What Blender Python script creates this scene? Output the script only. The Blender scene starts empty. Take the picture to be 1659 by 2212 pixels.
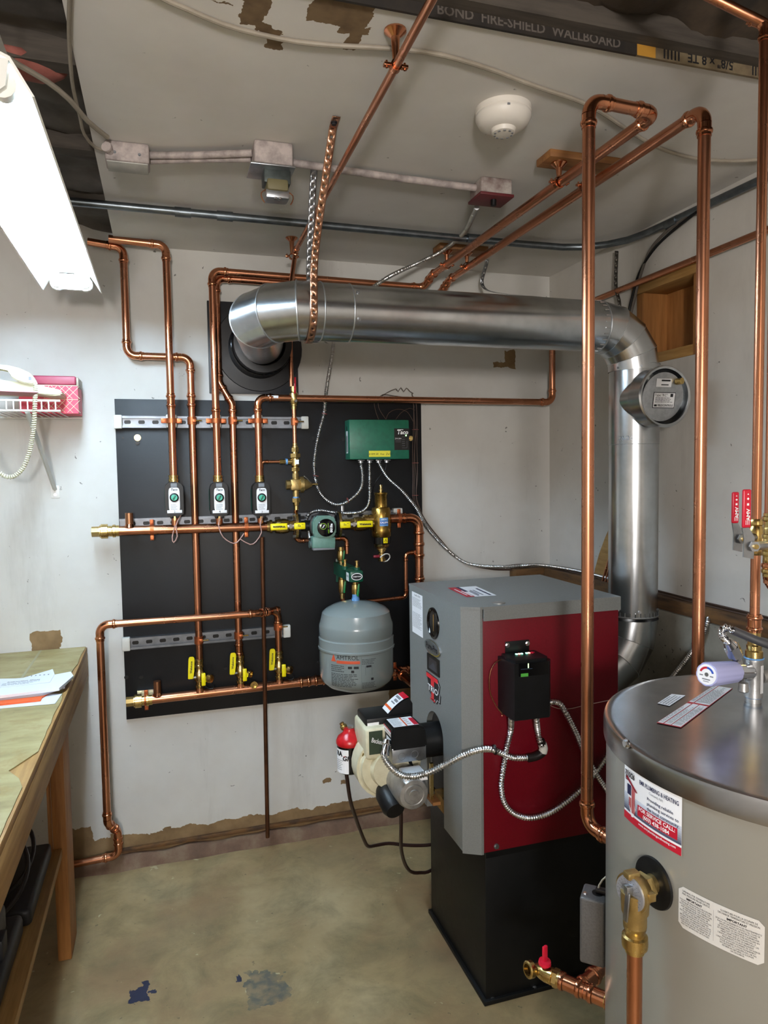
import bpy, bmesh, math, random
from mathutils import Vector, Matrix, noise
random.seed(7)
V = Vector
PI = math.pi
scene = bpy.context.scene
COL = scene.collection

# ------------------------------------------------------------------ camera
F_PX, PCX, PCY = 1525.8, 829.5, 1106.0
YAW, PITCH, ROLL, CAM_H = .30057356, -.06068386, -.01498294, 1.525
CAM = V((0, 0, CAM_H))
_fw = V((math.sin(YAW)*math.cos(PITCH), math.cos(YAW)*math.cos(PITCH), math.sin(PITCH)))
_ri = V((math.cos(YAW), -math.sin(YAW), 0)); _up = _ri.cross(_fw)
RI = _ri*math.cos(ROLL) + _up*math.sin(ROLL)
UP = -_ri*math.sin(ROLL) + _up*math.cos(ROLL)
cam = bpy.data.objects.new('camera', bpy.data.cameras.new('camera'))
COL.objects.link(cam)
cam.data.sensor_fit = 'HORIZONTAL'; cam.data.sensor_width = 36.0
cam.data.lens = F_PX/1659*36.0; cam.data.clip_start = .02
m = Matrix.Identity(4)
for i in range(3):
    m[i][0] = RI[i]; m[i][1] = UP[i]; m[i][2] = -_fw[i]; m[i][3] = CAM[i]
cam.matrix_world = m
scene.camera = cam

# ------------------------------------------------------------------ light
scene.view_settings.view_transform = 'Standard'
scene.view_settings.look = 'None'
scene.view_settings.gamma = 1.0
scene.view_settings.use_curve_mapping = False
scene.view_settings.exposure = 1.1
world = bpy.data.worlds.new('world'); scene.world = world
world.use_nodes = True
world.node_tree.nodes['Background'].inputs[0].default_value = (.9, .95, 1, 1)
world.node_tree.nodes['Background'].inputs[1].default_value = .05
TUBE_POWER = 35.0
# unseen fill light added behind the camera to brighten the whole room
bulb = bpy.data.lights.new('fill_light', 'POINT'); bulb.energy = 80; bulb.color = (1, .965, .945); bulb.shadow_soft_size = .12
fill_obj = bpy.data.objects.new('fill_light', bulb); COL.objects.link(fill_obj); fill_obj.location = (-.3, -1.25, 1.72)
scene.cycles.max_bounces = 8; scene.cycles.diffuse_bounces = 5; scene.cycles.glossy_bounces = 4; scene.cycles.transmission_bounces = 2
scene.cycles.caustics_reflective = False; scene.cycles.caustics_refractive = False

# ------------------------------------------------------------------ pixel -> place (a plane at a known depth)
def ray(px, py): return _fw + RI*((px-PCX)/F_PX) - UP*((py-PCY)/F_PX)
def py_(px, py, y): d = ray(px, py); return CAM + d*(y/d.y)
def px_(px, py, x): d = ray(px, py); return CAM + d*(x/d.x)
def pz_(px, py, z): d = ray(px, py); return CAM + d*((z-CAM_H)/d.z)
Y, X, Z = py_, px_, pz_

# ------------------------------------------------------------------ materials
def lin(h):
    h = h.lstrip('#'); o = []
    for i in (0, 2, 4):
        c = int(h[i:i+2], 16)/255; o.append(c/12.92 if c <= .04045 else ((c+.055)/1.055)**2.4)
    return (*o, 1)
class NT:
    def __init__(s, name):
        s.m = bpy.data.materials.new(name); s.m.use_nodes = True
        s.t = s.m.node_tree; s.b = s.t.nodes['Principled BSDF']; s._c = None
    def n(s, ty, **kw):
        n = s.t.nodes.new(ty)
        for k, v in kw.items(): setattr(n, k, v)
        return n
    def l(s, a, b): s.t.links.new(a, b)
    @property
    def co(s):
        if not s._c: s._c = s.n('ShaderNodeTexCoord').outputs['Object']
        return s._c
    def noise(s, scale, detail=4, rough=.55, dist=0, vec=None, stretch=None):
        v = vec or s.co
        if stretch:
            mp = s.n('ShaderNodeMapping'); mp.inputs['Scale'].default_value = stretch; s.l(v, mp.inputs[0]); v = mp.outputs[0]
        t = s.n('ShaderNodeTexNoise'); s.l(v, t.inputs['Vector'])
        t.inputs['Scale'].default_value = scale; t.inputs['Detail'].default_value = detail
        t.inputs['Roughness'].default_value = rough; t.inputs['Distortion'].default_value = dist
        return t.outputs['Fac']
    def ramp(s, fac, stops):
        r = s.n('ShaderNodeValToRGB'); s.l(fac, r.inputs[0]); e = r.color_ramp.elements
        while len(e) < len(stops): e.new(.5)
        for i, (p, c) in enumerate(stops):
            e[i].position = p; e[i].color = c if isinstance(c, tuple) else (c, c, c, 1)
        return r.outputs[0]
    def mix(s, fac, a, b, mode='MIX'):
        n = s.n('ShaderNodeMix', data_type='RGBA', blend_type=mode)
        for sock, v in ((n.inputs[0], fac), (n.inputs[6], a), (n.inputs[7], b)):
            if isinstance(v, (int, float)): sock.default_value = v
            elif isinstance(v, tuple): sock.default_value = v
            else: s.l(v, sock)
        return n.outputs[2]
    def math(s, op, a, b=None, c=None):
        n = s.n('ShaderNodeMath', operation=op)
        for i, v in enumerate((a, b, c)):
            if v is None: continue
            if isinstance(v, (int, float)): n.inputs[i].default_value = v
            else: s.l(v, n.inputs[i])
        return n.outputs[0]
    def bump(s, h, strength=.2, dist=.002):
        b = s.n('ShaderNodeBump'); b.inputs['Strength'].default_value = strength; b.inputs['Distance'].default_value = dist
        s.l(h, b.inputs['Height']); s.l(b.outputs[0], s.b.inputs['Normal'])
    def base(s, c):
        if isinstance(c, tuple): s.b.inputs['Base Color'].default_value = c
        else: s.l(c, s.b.inputs['Base Color'])
    def rough(s, r):
        if isinstance(r, (int, float)): s.b.inputs['Roughness'].default_value = r
        else: s.l(r, s.b.inputs['Roughness'])
    def patches(s, rects, ax=('X', 'Z'), wob=.02, nscale=14):
        """irregular stain shapes: rects of (a0,b0,a1,b1) in metres on two axes, with torn outlines"""
        sep = s.n('ShaderNodeSeparateXYZ'); s.l(s.co, sep.inputs[0])
        n1 = s.math('MULTIPLY', s.math('SUBTRACT', s.noise(nscale, 5, .6), .5), wob*4)
        n2 = s.math('MULTIPLY', s.math('SUBTRACT', s.noise(nscale*1.3, 5, .6), .5), wob*4)
        a = s.math('ADD', sep.outputs[ax[0]], n1); b = s.math('ADD', sep.outputs[ax[1]], n2)
        out = None
        for (a0, b0, a1, b1) in rects:
            da = s.math('SUBTRACT', s.math('ABSOLUTE', s.math('SUBTRACT', a, (a0+a1)/2)), (a1-a0)/2)
            db = s.math('SUBTRACT', s.math('ABSOLUTE', s.math('SUBTRACT', b, (b0+b1)/2)), (b1-b0)/2)
            k = s.math('LESS_THAN', s.math('MAXIMUM', da, db), 0)
            out = k if out is None else s.math('MAXIMUM', out, k)
        return out
def mat(name, col, rough=.5, metal=0, var=.0, vs=8, col2=None, bump=0, bs=60, rv=0, coat=0, stretch=None, spec=.5):
    t = NT(name); c = lin(col) if isinstance(col, str) else col
    t.b.inputs['Metallic'].default_value = metal
    t.b.inputs['Specular IOR Level'].default_value = spec
    if coat: t.b.inputs['Coat Weight'].default_value = coat; t.b.inputs['Coat Roughness'].default_value = .12
    if col2 or var:
        c2 = lin(col2) if col2 else tuple(x*(1-var) for x in c[:3])+(1,)
        t.base(t.ramp(t.noise(vs, 5, .6, stretch=stretch), [(.38, c), (.68, c2)]))
    else: t.base(c)
    if rv: t.rough(t.math('ADD', rough-rv/2, t.math('MULTIPLY', t.noise(vs*2, 4), rv)))
    else: t.rough(rough)
    if bump: t.bump(t.noise(bs, 4), bump)
    return t.m
def emit(name, col, power):
    t = NT(name); c = lin(col) if isinstance(col, str) else col
    t.base((c[0]*.5, c[1]*.5, c[2]*.5, 1)); t.b.inputs['Emission Color'].default_value = c; t.b.inputs['Emission Strength'].default_value = power
    return t.m
COPPER = mat('copper', '#cd9070', .28, 1, vs=7, col2='#bb7d5b', rv=.08)
COPPER_OLD = mat('copper_tarnished', '#bd8d6c', .36, 1, vs=6, col2='#7d4c30', rv=.2, stretch=(1, 1, .25))
COPPER_BROWN = mat('copper_brown', '#6b4630', .45, .85, vs=9, col2='#4a3021', rv=.2)
FITTING = mat('copper_fitting', '#d2906c', .2, 1, vs=14, col2='#bf7c58', rv=.08)
CLAMP = mat('clamp_copper_plate', '#b8683e', .38, .75, vs=20, col2='#9c5230')
BRASS = mat('brass', '#d2b87a', .27, 1, vs=16, col2='#b79a5c', rv=.16)
BRONZE = mat('cast_bronze', '#b9a06a', .42, .9, vs=30, col2='#9d8450', bump=.25, bs=240)
SEAM = mat('seam_steel', '#b6b9bb', .4, .95)
STEEL = mat('galvanised_steel', '#c6c9cb', .24, 1, vs=7, col2='#a9acae', rv=.12, stretch=(1, 1, 1))
STRUTM = mat('strut_zinc', '#80848a', .42, .9, vs=18, col2='#6a6e73')
ZINC = mat('zinc_plate', '#b9bcc0', .34, 1, vs=18, col2='#93979c')
CHROME = mat('chrome', '#d9dbe0', .12, 1)
ALU = mat('cast_aluminium', '#b7b6b3', .42, .85, vs=40, col2='#9c9a97', bump=.15, bs=300)
ARMOR = mat('armored_cable_steel', '#c9c9c8', .3, 1)
BLACK = mat('black_plastic', '#0b0c0d', .42, vs=30, col2='#101113', spec=.35)
BLACKGLOSS = mat('black_gloss', '#08080a', .16)
BOARD_BLACK = mat('black_painted_plywood', '#0b0c0f', .5, vs=5, col2='#121417', bump=.12, bs=90, rv=.12, spec=.4)
WHITE = mat('white_plastic', '#d9d9d2', .45)
LABELW = mat('label_white', '#e8e8ea', .5)
INK = mat('ink_black', '#151519', .6)
INKGREY = mat('ink_grey', '#77797d', .6)
INKBLUE = mat('ink_navy', '#1e2348', .55)
INKRED = mat('ink_red', '#b3122a', .5)
INKWHITE = mat('ink_white', '#f0f0f0', .5)
ORANGE = mat('ink_orange', '#d9571f', .5)
YELLOW = mat('yellow_vinyl', '#ecd90c', .35)
RED = mat('red_vinyl', '#c01530', .32)
GREENP = mat('green_enamel', '#1f6a51', .4, vs=60, col2='#1b5f49', bump=.08, bs=500)
GREEND = mat('dark_green_enamel', '#0c4a37', .35)
GREENH = mat('green_handle', '#1b7a41', .4)
TEAL = mat('teal_dial', '#3aa98c', .4)
PUMPGREEN = mat('pump_grey_green', '#668b7e', .45, vs=60, col2='#5c8074', bump=.12, bs=400)
TANKGREY = mat('tank_grey_enamel', '#7f8887', .22, coat=.4)
JACKET = mat('grey_hammer_enamel', '#767876', .42, vs=300, col2='#6e706e', bump=.1, bs=700)
MAROON = mat('maroon_enamel', '#690516', .4, vs=260, col2='#600312', bump=.08, bs=700, spec=.3)
CREAM = mat('cream_cast', '#cfc9ad', .45, vs=40, col2='#c2bb9c')
HEATER = mat('heater_beige_enamel', '#858279', .3, coat=.25)
LAMPWHITE = mat('lamp_white_enamel', '#e6e6e0', .4)
PAPER = mat('paper', '#dfe2e8', .7)
REDPLASTIC = mat('filter_red', '#b9131c', .28, vs=60, col2='#a80f18', bump=.3, bs=120)
CONDUIT = mat('conduit_zinc', '#7d858b', .36, 1, vs=20, col2='#666d72')
PAINTED = mat('painted_over_steel', '#b6aaa6', .6, vs=26, col2='#7d7472', bump=.2, bs=80)
WIRE_BR = mat('thermostat_wire', '#4a382f', .55)
WIRE_PK = mat('pink_wire', '#b48f86', .5)
IVORY = mat('ivory_plastic', '#cfcdb0', .4)
KRAFT = mat('kraft_cable', '#b7ae9b', .55)
PINE = mat('pine_lumber', '#a9743f', .6, vs=5, col2='#8a5a2c', stretch=(14, 14, 1), bump=.1, bs=40)
PINEX = mat('pine_lumber_level', '#9a6a3c', .6, vs=5, col2='#7c5029', stretch=(1, 14, 14), bump=.1, bs=40)
PINEY = mat('pine_edge_board', '#a8814a', .6, vs=5, col2='#8a6433', stretch=(14, 1, 14), bump=.1, bs=40)
SILLWOOD = mat('weathered_sill', '#6d4c28', .75, vs=7, col2='#3a281a', stretch=(2, 1, 6), bump=.3, bs=40)
RUBBER = mat('black_rubber', '#1a1413', .4)
OILHOSE = mat('coated_oil_line', '#2a1915', .35)
BLUE = mat('thread_sealant_blue', '#5f8fc0', .5)

# ------------------------------------------------------------------ mesh building
def perp(d):
    d = d.normalized(); a = V((0, 0, 1)) if abs(d.z) < .9 else V((1, 0, 0))
    u = a.cross(d).normalized(); return u, d.cross(u)
def spline(pts, step=.01):
    pts = [V(p) for p in pts]; out = []
    q = [pts[0]*2-pts[1]] + pts + [pts[-1]*2-pts[-2]]
    for i in range(1, len(q)-2):
        p0, p1, p2, p3 = q[i-1:i+3]; n = max(2, int((p2-p1).length/step))
        for k in range(n):
            t = k/n
            out.append(.5*((2*p1)+(p2-p0)*t+(2*p0-5*p1+4*p2-p3)*t*t+(3*p1-p0-3*p2+p3)*t**3))
    out.append(pts[-1]); return out
class B:
    def __init__(s): s.bm = bmesh.new()
    def _merge(s, o):
        mp = {v: s.bm.verts.new(v.co) for v in o.verts}
        for f in o.faces:
            try: s.bm.faces.new([mp[v] for v in f.verts])
            except ValueError: pass
        o.free()
    def box(s, c, size, rot=None, bevel=0, seg=2):
        o = bmesh.new(); bmesh.ops.create_cube(o, size=1)
        for v in o.verts: v.co = V((v.co.x*size[0], v.co.y*size[1], v.co.z*size[2]))
        if bevel: bmesh.ops.bevel(o, geom=o.edges[:], offset=min(bevel, min(size)*.49), segments=seg, profile=.5, affect='EDGES')
        R = rot if rot is not None else Matrix.Identity(3)
        for v in o.verts: v.co = R @ v.co + V(c)
        s._merge(o); return s
    def bb(s, lo, hi, bevel=0, seg=2):
        lo, hi = V(lo), V(hi); return s.box((lo+hi)/2, [abs(a) for a in (hi-lo)], None, bevel, seg)
    def rings(s, rings, closed=False, caps=True):
        vs = [[s.bm.verts.new(p) for p in r] for r in rings]; n = len(vs[0])
        for a, b in zip(vs, vs[1:]+([vs[0]] if closed else [])):
            for i in range(n):
                s.bm.faces.new((a[i], a[(i+1) % n], b[(i+1) % n], b[i]))
        if caps and not closed:
            if n > 2: s.bm.faces.new(vs[0][::-1]); s.bm.faces.new(vs[-1])
        return s
    def lathe(s, p, axis, prof, n=20, caps=True, flat=None):
        """prof: (distance along axis, radius)"""
        d = V(axis).normalized(); u, w = perp(d); p = V(p)
        return s.rings([[p+d*t+(u*math.cos(2*PI*i/n)+w*math.sin(2*PI*i/n))*max(r, 1e-5) for i in range(n)] for t, r in prof], False, caps)
    def cyl(s, a, b, r, r2=None, n=16, caps=True):
        a, b = V(a), V(b); d = b-a; return s.lathe(a, d, [(0, r), (d.length, r if r2 is None else r2)], n, caps)
    def hexn(s, a, b, r): return s.cyl(a, b, r, n=6)
    def tube(s, path, r, n=10, caps=True, closed=False, sq=None):
        path = [V(p) for p in path]; N = len(path); rs = r if isinstance(r, (list, tuple)) else [r]*N
        T = [(path[min(i+1, N-1)]-path[max(i-1, 0)]).normalized() for i in range(N)]
        if closed: T = [(path[(i+1) % N]-path[i-1]).normalized() for i in range(N)]
        u, w = perp(T[0]); R = []
        for i in range(N):
            if i:
                ax = T[i-1].cross(T[i])
                if ax.length > 1e-7: u = Matrix.Rotation(T[i-1].angle(T[i]), 3, ax.normalized()) @ u
                u = (u-T[i]*u.dot(T[i])).normalized()
            w = T[i].cross(u)
            R.append([path[i]+(u*math.cos(2*PI*k/n)+w*math.sin(2*PI*k/n)*(sq or 1))*rs[i] for k in range(n)])
        return s.rings(R, closed, caps)
    def torus(s, c, axis, R, r, n=28, m=10):
        u, w = perp(V(axis)); c = V(c)
        return s.tube([c+(u*math.cos(2*PI*i/n)+w*math.sin(2*PI*i/n))*R for i in range(n)], r, m, closed=True)
    def prism(s, outline, fn, d):
        """outline [(u,v)], fn(u,v,h)->point; extruded h 0..d"""
        a = [s.bm.verts.new(fn(u, v, 0)) for u, v in outline]; b = [s.bm.verts.new(fn(u, v, d)) for u, v in outline]
        n = len(a); s.bm.faces.new(a[::-1]); s.bm.faces.new(b)
        for i in range(n): s.bm.faces.new((a[i], a[(i+1) % n], b[(i+1) % n], b[i]))
        return s
    def sphere(s, c, r, sc=(1, 1, 1), n=14):
        o = bmesh.new(); bmesh.ops.create_uvsphere(o, u_segments=n, v_segments=max(6, n*2//3), radius=r)
        for v in o.verts: v.co = V((v.co.x*sc[0], v.co.y*sc[1], v.co.z*sc[2]))+V(c)
        s._merge(o); return s
    def quad(s, *p): s.bm.faces.new([s.bm.verts.new(V(q)) for q in p]); return s
    def build(s, name, m, parent=None, ang=38, origin=None, fix=True):
        if fix: bmesh.ops.recalc_face_normals(s.bm, faces=s.bm.faces)
        off = OFF.get(parent.name, V((0, 0, 0))) if parent else (V(origin) if origin is not None else V((0, 0, 0)))
        for v in s.bm.verts: v.co -= off
        me = bpy.data.meshes.new(name); s.bm.to_mesh(me); s.bm.free()
        for p in me.polygons: p.use_smooth = True
        me.set_sharp_from_angle(angle=math.radians(ang))
        me.materials.append(m)
        o = bpy.data.objects.new(name, me); COL.objects.link(o)
        if parent: o.parent = parent; OFF[o.name] = off
        else: o.location = off; OFF[o.name] = off
        return o
OFF = {}
def tag(o, label, cat, group=None):
    o['label'] = label; o['category'] = cat
    if group: o['group'] = group
    return o
def thing(name, label, cat, loc, group=None):
    o = bpy.data.objects.new(name, None); COL.objects.link(o); o.location = V(loc); o.empty_display_size = .05
    OFF[o.name] = V(loc); return tag(o, label, cat, group)
def struct(o): o['kind'] = 'structure'; return o
def flat(o, ux, uy):
    o, ux, uy = V(o), V(ux), V(uy); return lambda u, v: o+ux*u+uy*v
def cylmap(c, R, a0, z0): return lambda u, v: V((c[0]+R*math.cos(a0+u/R), c[1]+R*math.sin(a0+u/R), z0+v))
def txt(s_, size, fn, parent, m, name='lettering', at=(0, 0), align='CENTER', bold=0, sx=1, lift=.0004, nrm=None, space=1, shear=0, fit=None):
    c = bpy.data.curves.new('t', 'FONT'); c.body = s_; c.size = size; c.align_x = align; c.align_y = 'CENTER'
    c.offset = bold*size; c.resolution_u = 2; c.space_line = space; c.shear = shear; c.fill_mode = 'FRONT'
    o = bpy.data.objects.new('t', c); me = bpy.data.meshes.new_from_object(o)
    bpy.data.objects.remove(o); bpy.data.curves.remove(c)
    off = OFF.get(parent.name, V((0, 0, 0)))
    if fit and len(me.vertices):
        xs_ = [v.co.x for v in me.vertices]; sx = fit/max(1e-6, max(xs_)-min(xs_))
    for v in me.vertices: v.co = fn(at[0]+v.co.x*sx, at[1]+v.co.y)-off
    me.name = name; me.materials.clear(); me.materials.append(m)
    q = bpy.data.objects.new(name, me); COL.objects.link(q); q.parent = parent; OFF[q.name] = off
    return q
def quads(name, fn, rects, m, parent, step=None):
    b = B()
    for (u0, v0, u1, v1) in rects:
        n = max(1, int(abs(u1-u0)/step)) if step else 1
        for k in range(n):
            a, c = u0+(u1-u0)*k/n, u0+(u1-u0)*(k+1)/n
            b.quad(fn(a, v0), fn(c, v0), fn(c, v1), fn(a, v1))
    return b.build(name, m, parent, fix=False)
def poly(name, fn, pts, m, parent): 
    b = B(); b.quad(*[fn(u, v) for u, v in pts]); return b.build(name, m, parent, fix=False)
def disc(fn, cx, cy, rx, ry=None, n=24): 
    ry = ry or rx; return [(cx+rx*math.cos(2*PI*i/n), cy+ry*math.sin(2*PI*i/n)) for i in range(n)]
def print_lines(fn, u0, v1, u1, v0, rows, seed=1, fill=.55):
    """rows of unreadable small print as word-long dashes"""
    r = random.Random(seed); out = []; h = (v1-v0)/rows
    for i in range(rows):
        y = v1-h*(i+.5); x = u0; end = u1-(u1-u0)*r.random()*.3
        while x < end:
            w = (u1-u0)*(.05+.1*r.random()); out.append((x, y-h*fill*.3, min(x+w, end), y+h*fill*.3)); x += w+(u1-u0)*.025
    return out

# ------------------------------------------------------------------ plumbing vocabulary
def socket(b, p, d, r, L=None):
    L = L or r*2.1
    b.lathe(p, d, [(0, r*1.1), (L*.42, r*1.1), (L*.48, r*1.27), (L*.6, r*1.33), (L*.74, r*1.27), (L*.8, r*1.12), (L, r*1.12), (L, r*.98)], 16, False)
def elbow(parent, c, a, bdir, r, m=None, bend=2.3, sock=True, name='elbow'):
    a, bd = V(a).normalized(), V(bdir).normalized(); c = V(c)
    th = PI-a.angle(bd); rb = r*bend; t = rb*math.tan(th/2)
    if t < 1e-4: return
    q = B(); mid = (a+bd).normalized(); cen = c+mid*(rb/math.cos(th/2)); p0 = c+a*t-cen
    ax = a.cross(bd).normalized(); path = []
    n = max(4, int(th/ (PI/2)*8))
    for i in range(n+1): path.append(cen+Matrix.Rotation(-th*i/n, 3, ax) @ p0)
    if (path[-1]-(c+bd*t)).length > r: path = [cen+Matrix.Rotation(th*i/n, 3, ax) @ p0 for i in range(n+1)]
    q.tube(path, r*1.1, 14)
    if sock: socket(q, c+a*t, a, r); socket(q, c+bd*t, bd, r)
    return q.build(name, m or FITTING, parent)
def coupling(parent, p, d, r, m=None, L=None, name='coupling'):
    q = B(); d = V(d).normalized(); p = V(p); socket(q, p, d, r, L); socket(q, p, -d, r, L)
    return q.build(name, m or FITTING, parent)
def pipe(parent, a, b, r, m=None, n=18, name='pipe'):
    return B().cyl(a, b, r, n=n).build(name, m or COPPER, parent)
def run(name, label, pts, r, m=None, cat='pipe', group=None, fit=None, couple=(), skip=()):
    pts = [V(p) for p in pts]; lo = min(pts, key=lambda p: p.z)
    t = thing(name, label, cat, lo, group)
    def cut(i):
        if i in (0, len(pts)-1): return 0
        th = PI-(pts[i-1]-pts[i]).angle(pts[i+1]-pts[i]); return r*2.3*math.tan(th/2)
    for i in range(len(pts)-1):
        d = (pts[i+1]-pts[i]).normalized(); a, b = pts[i]+d*cut(i), pts[i+1]-d*cut(i+1)
        if (b-a).dot(d) > .001: pipe(t, a, b, r, m)
    for i in range(1, len(pts)-1): elbow(t, pts[i], pts[i-1]-pts[i], pts[i+1]-pts[i], r, fit)
    for i, f in couple: coupling(t, pts[i].lerp(pts[i+1], f), pts[i+1]-pts[i], r, fit)
    return t
def flex(name, label, pts, r=.0095, cat='cable', pitch=.0075, m=None, parent=None, group=None):
    path = spline(pts, pitch/4); acc = 0; rs = []; last = path[0]
    for p in path:
        acc += (p-last).length; last = p
        rs.append(r*(.81+.19*math.cos(2*PI*acc/pitch)))
    b = B().tube(path, rs, 10)
    if parent: return b.build(name, m or ARMOR, parent, 60)
    return tag(b.build(name, m or ARMOR, None, 60, origin=pts[-1]), label, cat, group)
def wire(name, label, pts, r, m, cat='cable', parent=None, n=6, step=.015, group=None):
    b = B().tube(spline(pts, step), r, n)
    if parent: return b.build(name, m, parent)
    return tag(b.build(name, m, None, origin=pts[-1]), label, cat, group)
def screw(parent, p, d, r=.004, m=None, name='screw', hx=True):
    b = B(); d = V(d).normalized(); p = V(p); b.cyl(p, p+d*r*.35, r*1.35, n=14); b.cyl(p+d*r*.3, p+d*r*1.1, r, n=6 if hx else 14)
    return b.build(name, m or ZINC, parent)
def ball_handle(b, p, along, out, L, w, th=.004):
    pass
# ================================================================== the room
WY, WX, CZ = 2.85, 1.675, 2.372          # back wall face, right wall face, ceiling face
def rc(p0, p1, y):                        # two pixels on a plane of the back wall -> rectangle (x0,z0,x1,z1)
    a, b = Y(*p0, y), Y(*p1, y); return (min(a.x, b.x), min(a.z, b.z), max(a.x, b.x), max(a.z, b.z))
def rz(p0, p1, z):
    a, b = Z(*p0, z), Z(*p1, z); return (min(a.x, b.x), min(a.y, b.y), max(a.x, b.x), max(a.y, b.y))
def wall_mat(name, base, dark, patch, ax, strip):
    t = NT(name)
    c = t.ramp(t.noise(2.2, 5, .6), [(.35, lin(base)), (.75, lin(dark))])
    c = t.mix(t.math('MULTIPLY', t.ramp(t.noise(5, 6, .7, stretch=(1, 1, .16)), [(.56, 0.0), (.8, 1.0)]), .3), c, lin('#6b6257'))
    sp = t.ramp(t.noise(34, 3, .6, .6), [(.71, 0.0), (.73, 1.0)])
    c = t.mix(t.math('MULTIPLY', sp, .75), c, lin('#3c352e'))
    k = t.patches(patch+strip, ax, .016, 9)
    c = t.mix(k, c, t.ramp(t.noise(12, 5), [(.35, lin('#8d7350')), (.7, lin('#6f5738'))]))
    t.base(c); t.rough(.78); t.bump(t.math('ADD', t.math('MULTIPLY', t.noise(55, 5), .5), t.math('MULTIPLY', k, -.6)), .25, .0025)
    return t.m
strip = [(-1.2, -.1, 1.3, .115)]
bp = [rc((68, 1368), (132, 1420), WY), rc((150, 1790), (205, 1850), WY), rc((348, 1790), (372, 1850), WY), rc((238, 1805), (262, 1850), WY),
      rc((1068, 783), (1108, 795), WY), rc((1092, 757), (1112, 795), WY), rc((838, 1480), (892, 1560), WY), rc((735, 1683), (755, 1690), WY), rc((700, 1684), (716, 1688), WY)]
WALLM = wall_mat('painted_drywall', '#d0cfca', '#c0bcb5', bp, ('X', 'Z'), strip)
WALLR = wall_mat('painted_drywall_side', '#cbc7c0', '#b5afa6', [], ('Y', 'Z'), [(-3, -2, -2.9, -1.9)])
wb = struct(B().bb((-2.2, WY, 0), (WX+.1, WY+.1, 2.62)).build('wall_back', WALLM))
wr = B()
nz0, nz1 = 1.885, 2.15
ny0, ny1 = 1.90, 2.23                     # boxed opening in the right wall
wr.bb((WX, -1.6, 0), (WX+.12, ny0, 2.62)).bb((WX, ny1, 0), (WX+.12, WY, 2.62)).bb((WX, ny0, 0), (WX+.12, ny1, nz0)).bb((WX, ny0, nz1), (WX+.12, ny1, 2.62))
struct(wr.build('wall_right', WALLR))
struct(B().bb((-2.3, -1.6, 0), (-2.2, WY+.1, 2.62)).build('wall_left', WALLR))
struct(B().bb((-2.2, -1.7, 0), (WX+.1, -1.6, 2.62)).build('wall_front', WALLR))
# floor
t = NT('stained_concrete')
c = t.ramp(t.noise(1.6, 6, .62), [(.3, lin('#b3a17b')), (.5, lin('#9a855f')), (.72, lin('#78664d'))])
c = t.mix(t.math('MULTIPLY', t.ramp(t.noise(6, 6, .7, .4), [(.42, 0.0), (.68, 1.0)]), .6), c, lin('#5c543a'))
c = t.mix(t.math('MULTIPLY', t.ramp(t.noise(3.1, 5, .6), [(.5, 0.0), (.66, 1.0)]), .5), c, lin('#8f6f50'))
c = t.mix(t.math('MULTIPLY', t.ramp(t.noise(40, 3, .6), [(.68, 0.0), (.72, 1.0)]), .5), c, lin('#3b372d'))
c = t.mix(t.math('MULTIPLY', t.ramp(t.noise(28, 2, .5, 1), [(.74, 0.0), (.76, 1.0)]), .6), c, lin('#c8bf9c'))
k = t.patches([rz((278, 2140), (322, 2160), 0), rz((305, 2120), (322, 2136), 0), rz((326, 2138), (336, 2146), 0), rz((508, 2108), (520, 2122), 0)], ('X', 'Y'), .012, 30)
c = t.mix(k, c, lin('#20263f'))
k2 = t.patches([rz((525, 2110), (620, 2165), 0)], ('X', 'Y'), .05, 9)
c = t.mix(t.math('MULTIPLY', k2, t.ramp(t.noise(30, 4), [(.4, .35), (.6, .85)])), c, lin('#4d5250'))
t.base(c); t.rough(t.ramp(t.noise(5, 4), [(.3, .38), (.7, .62)])); t.bump(t.noise(45, 6), .2, .003)
floor = struct(B().bb((-2.2, -1.6, -.1), (WX, WY, 0)).build('floor', t.m))
# wall foot: concrete lip and thin wood strip
t = NT('lip_concrete'); t.base(t.ramp(t.noise(9, 5, .65), [(.3, lin('#7d6a55')), (.5, lin('#6a5140')), (.75, lin('#4d3c30'))])); t.rough(.85); t.bump(t.noise(40, 5), .5, .006)
LIP = t.m
b = B(); n = 60; rings_ = []
for i in range(n+1):
    x = -1.3+2.7*i/n; h = .045+.012*noise.noise(V((x*9, 0, 0))); d = .03+.012*noise.noise(V((x*7, 3, 0)))
    rings_.append([V((x, WY, -.01)), V((x, WY-d-.015, -.01)), V((x, WY-d, h*.75)), V((x, WY-d*.55, h)), V((x, WY, h))])
struct(b.rings(rings_).build('baseboard_back', LIP))
struct(B().box((.32, WY-.008, .066), (1.05, .014, .016), Matrix.Rotation(-.004, 3, 'Y'), .003).build('trim_1', SILLWOOD))
# foundation wall and sill plate along the right side
t = NT('foundation_concrete'); c = t.ramp(t.noise(4, 6, .65), [(.3, lin('#8d897d')), (.7, lin('#6c665b'))])
c = t.mix(t.ramp(t.noise(60, 2), [(.68, 0.0), (.72, 1.0)]), c, lin('#3d3832')); t.base(c); t.rough(.85); t.bump(t.noise(60, 5), .4, .004)
FOUND = t.m
struct(B().bb((WX-.07, -1.6, 0), (WX, WY, 1.03)).build('trim_2', FOUND))
struct(B().bb((1.47, WY-.07, 0), (WX-.07, WY, 1.03)).build('trim_3', FOUND))
struct(B().bb((WX-.062, -1.6, 1.03), (WX, WY, 1.073), .004).build('trim_4', SILLWOOD))
struct(B().bb((1.47, WY-.06, 1.03), (WX-.062, WY, 1.073), .004).build('trim_5', SILLWOOD))
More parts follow.
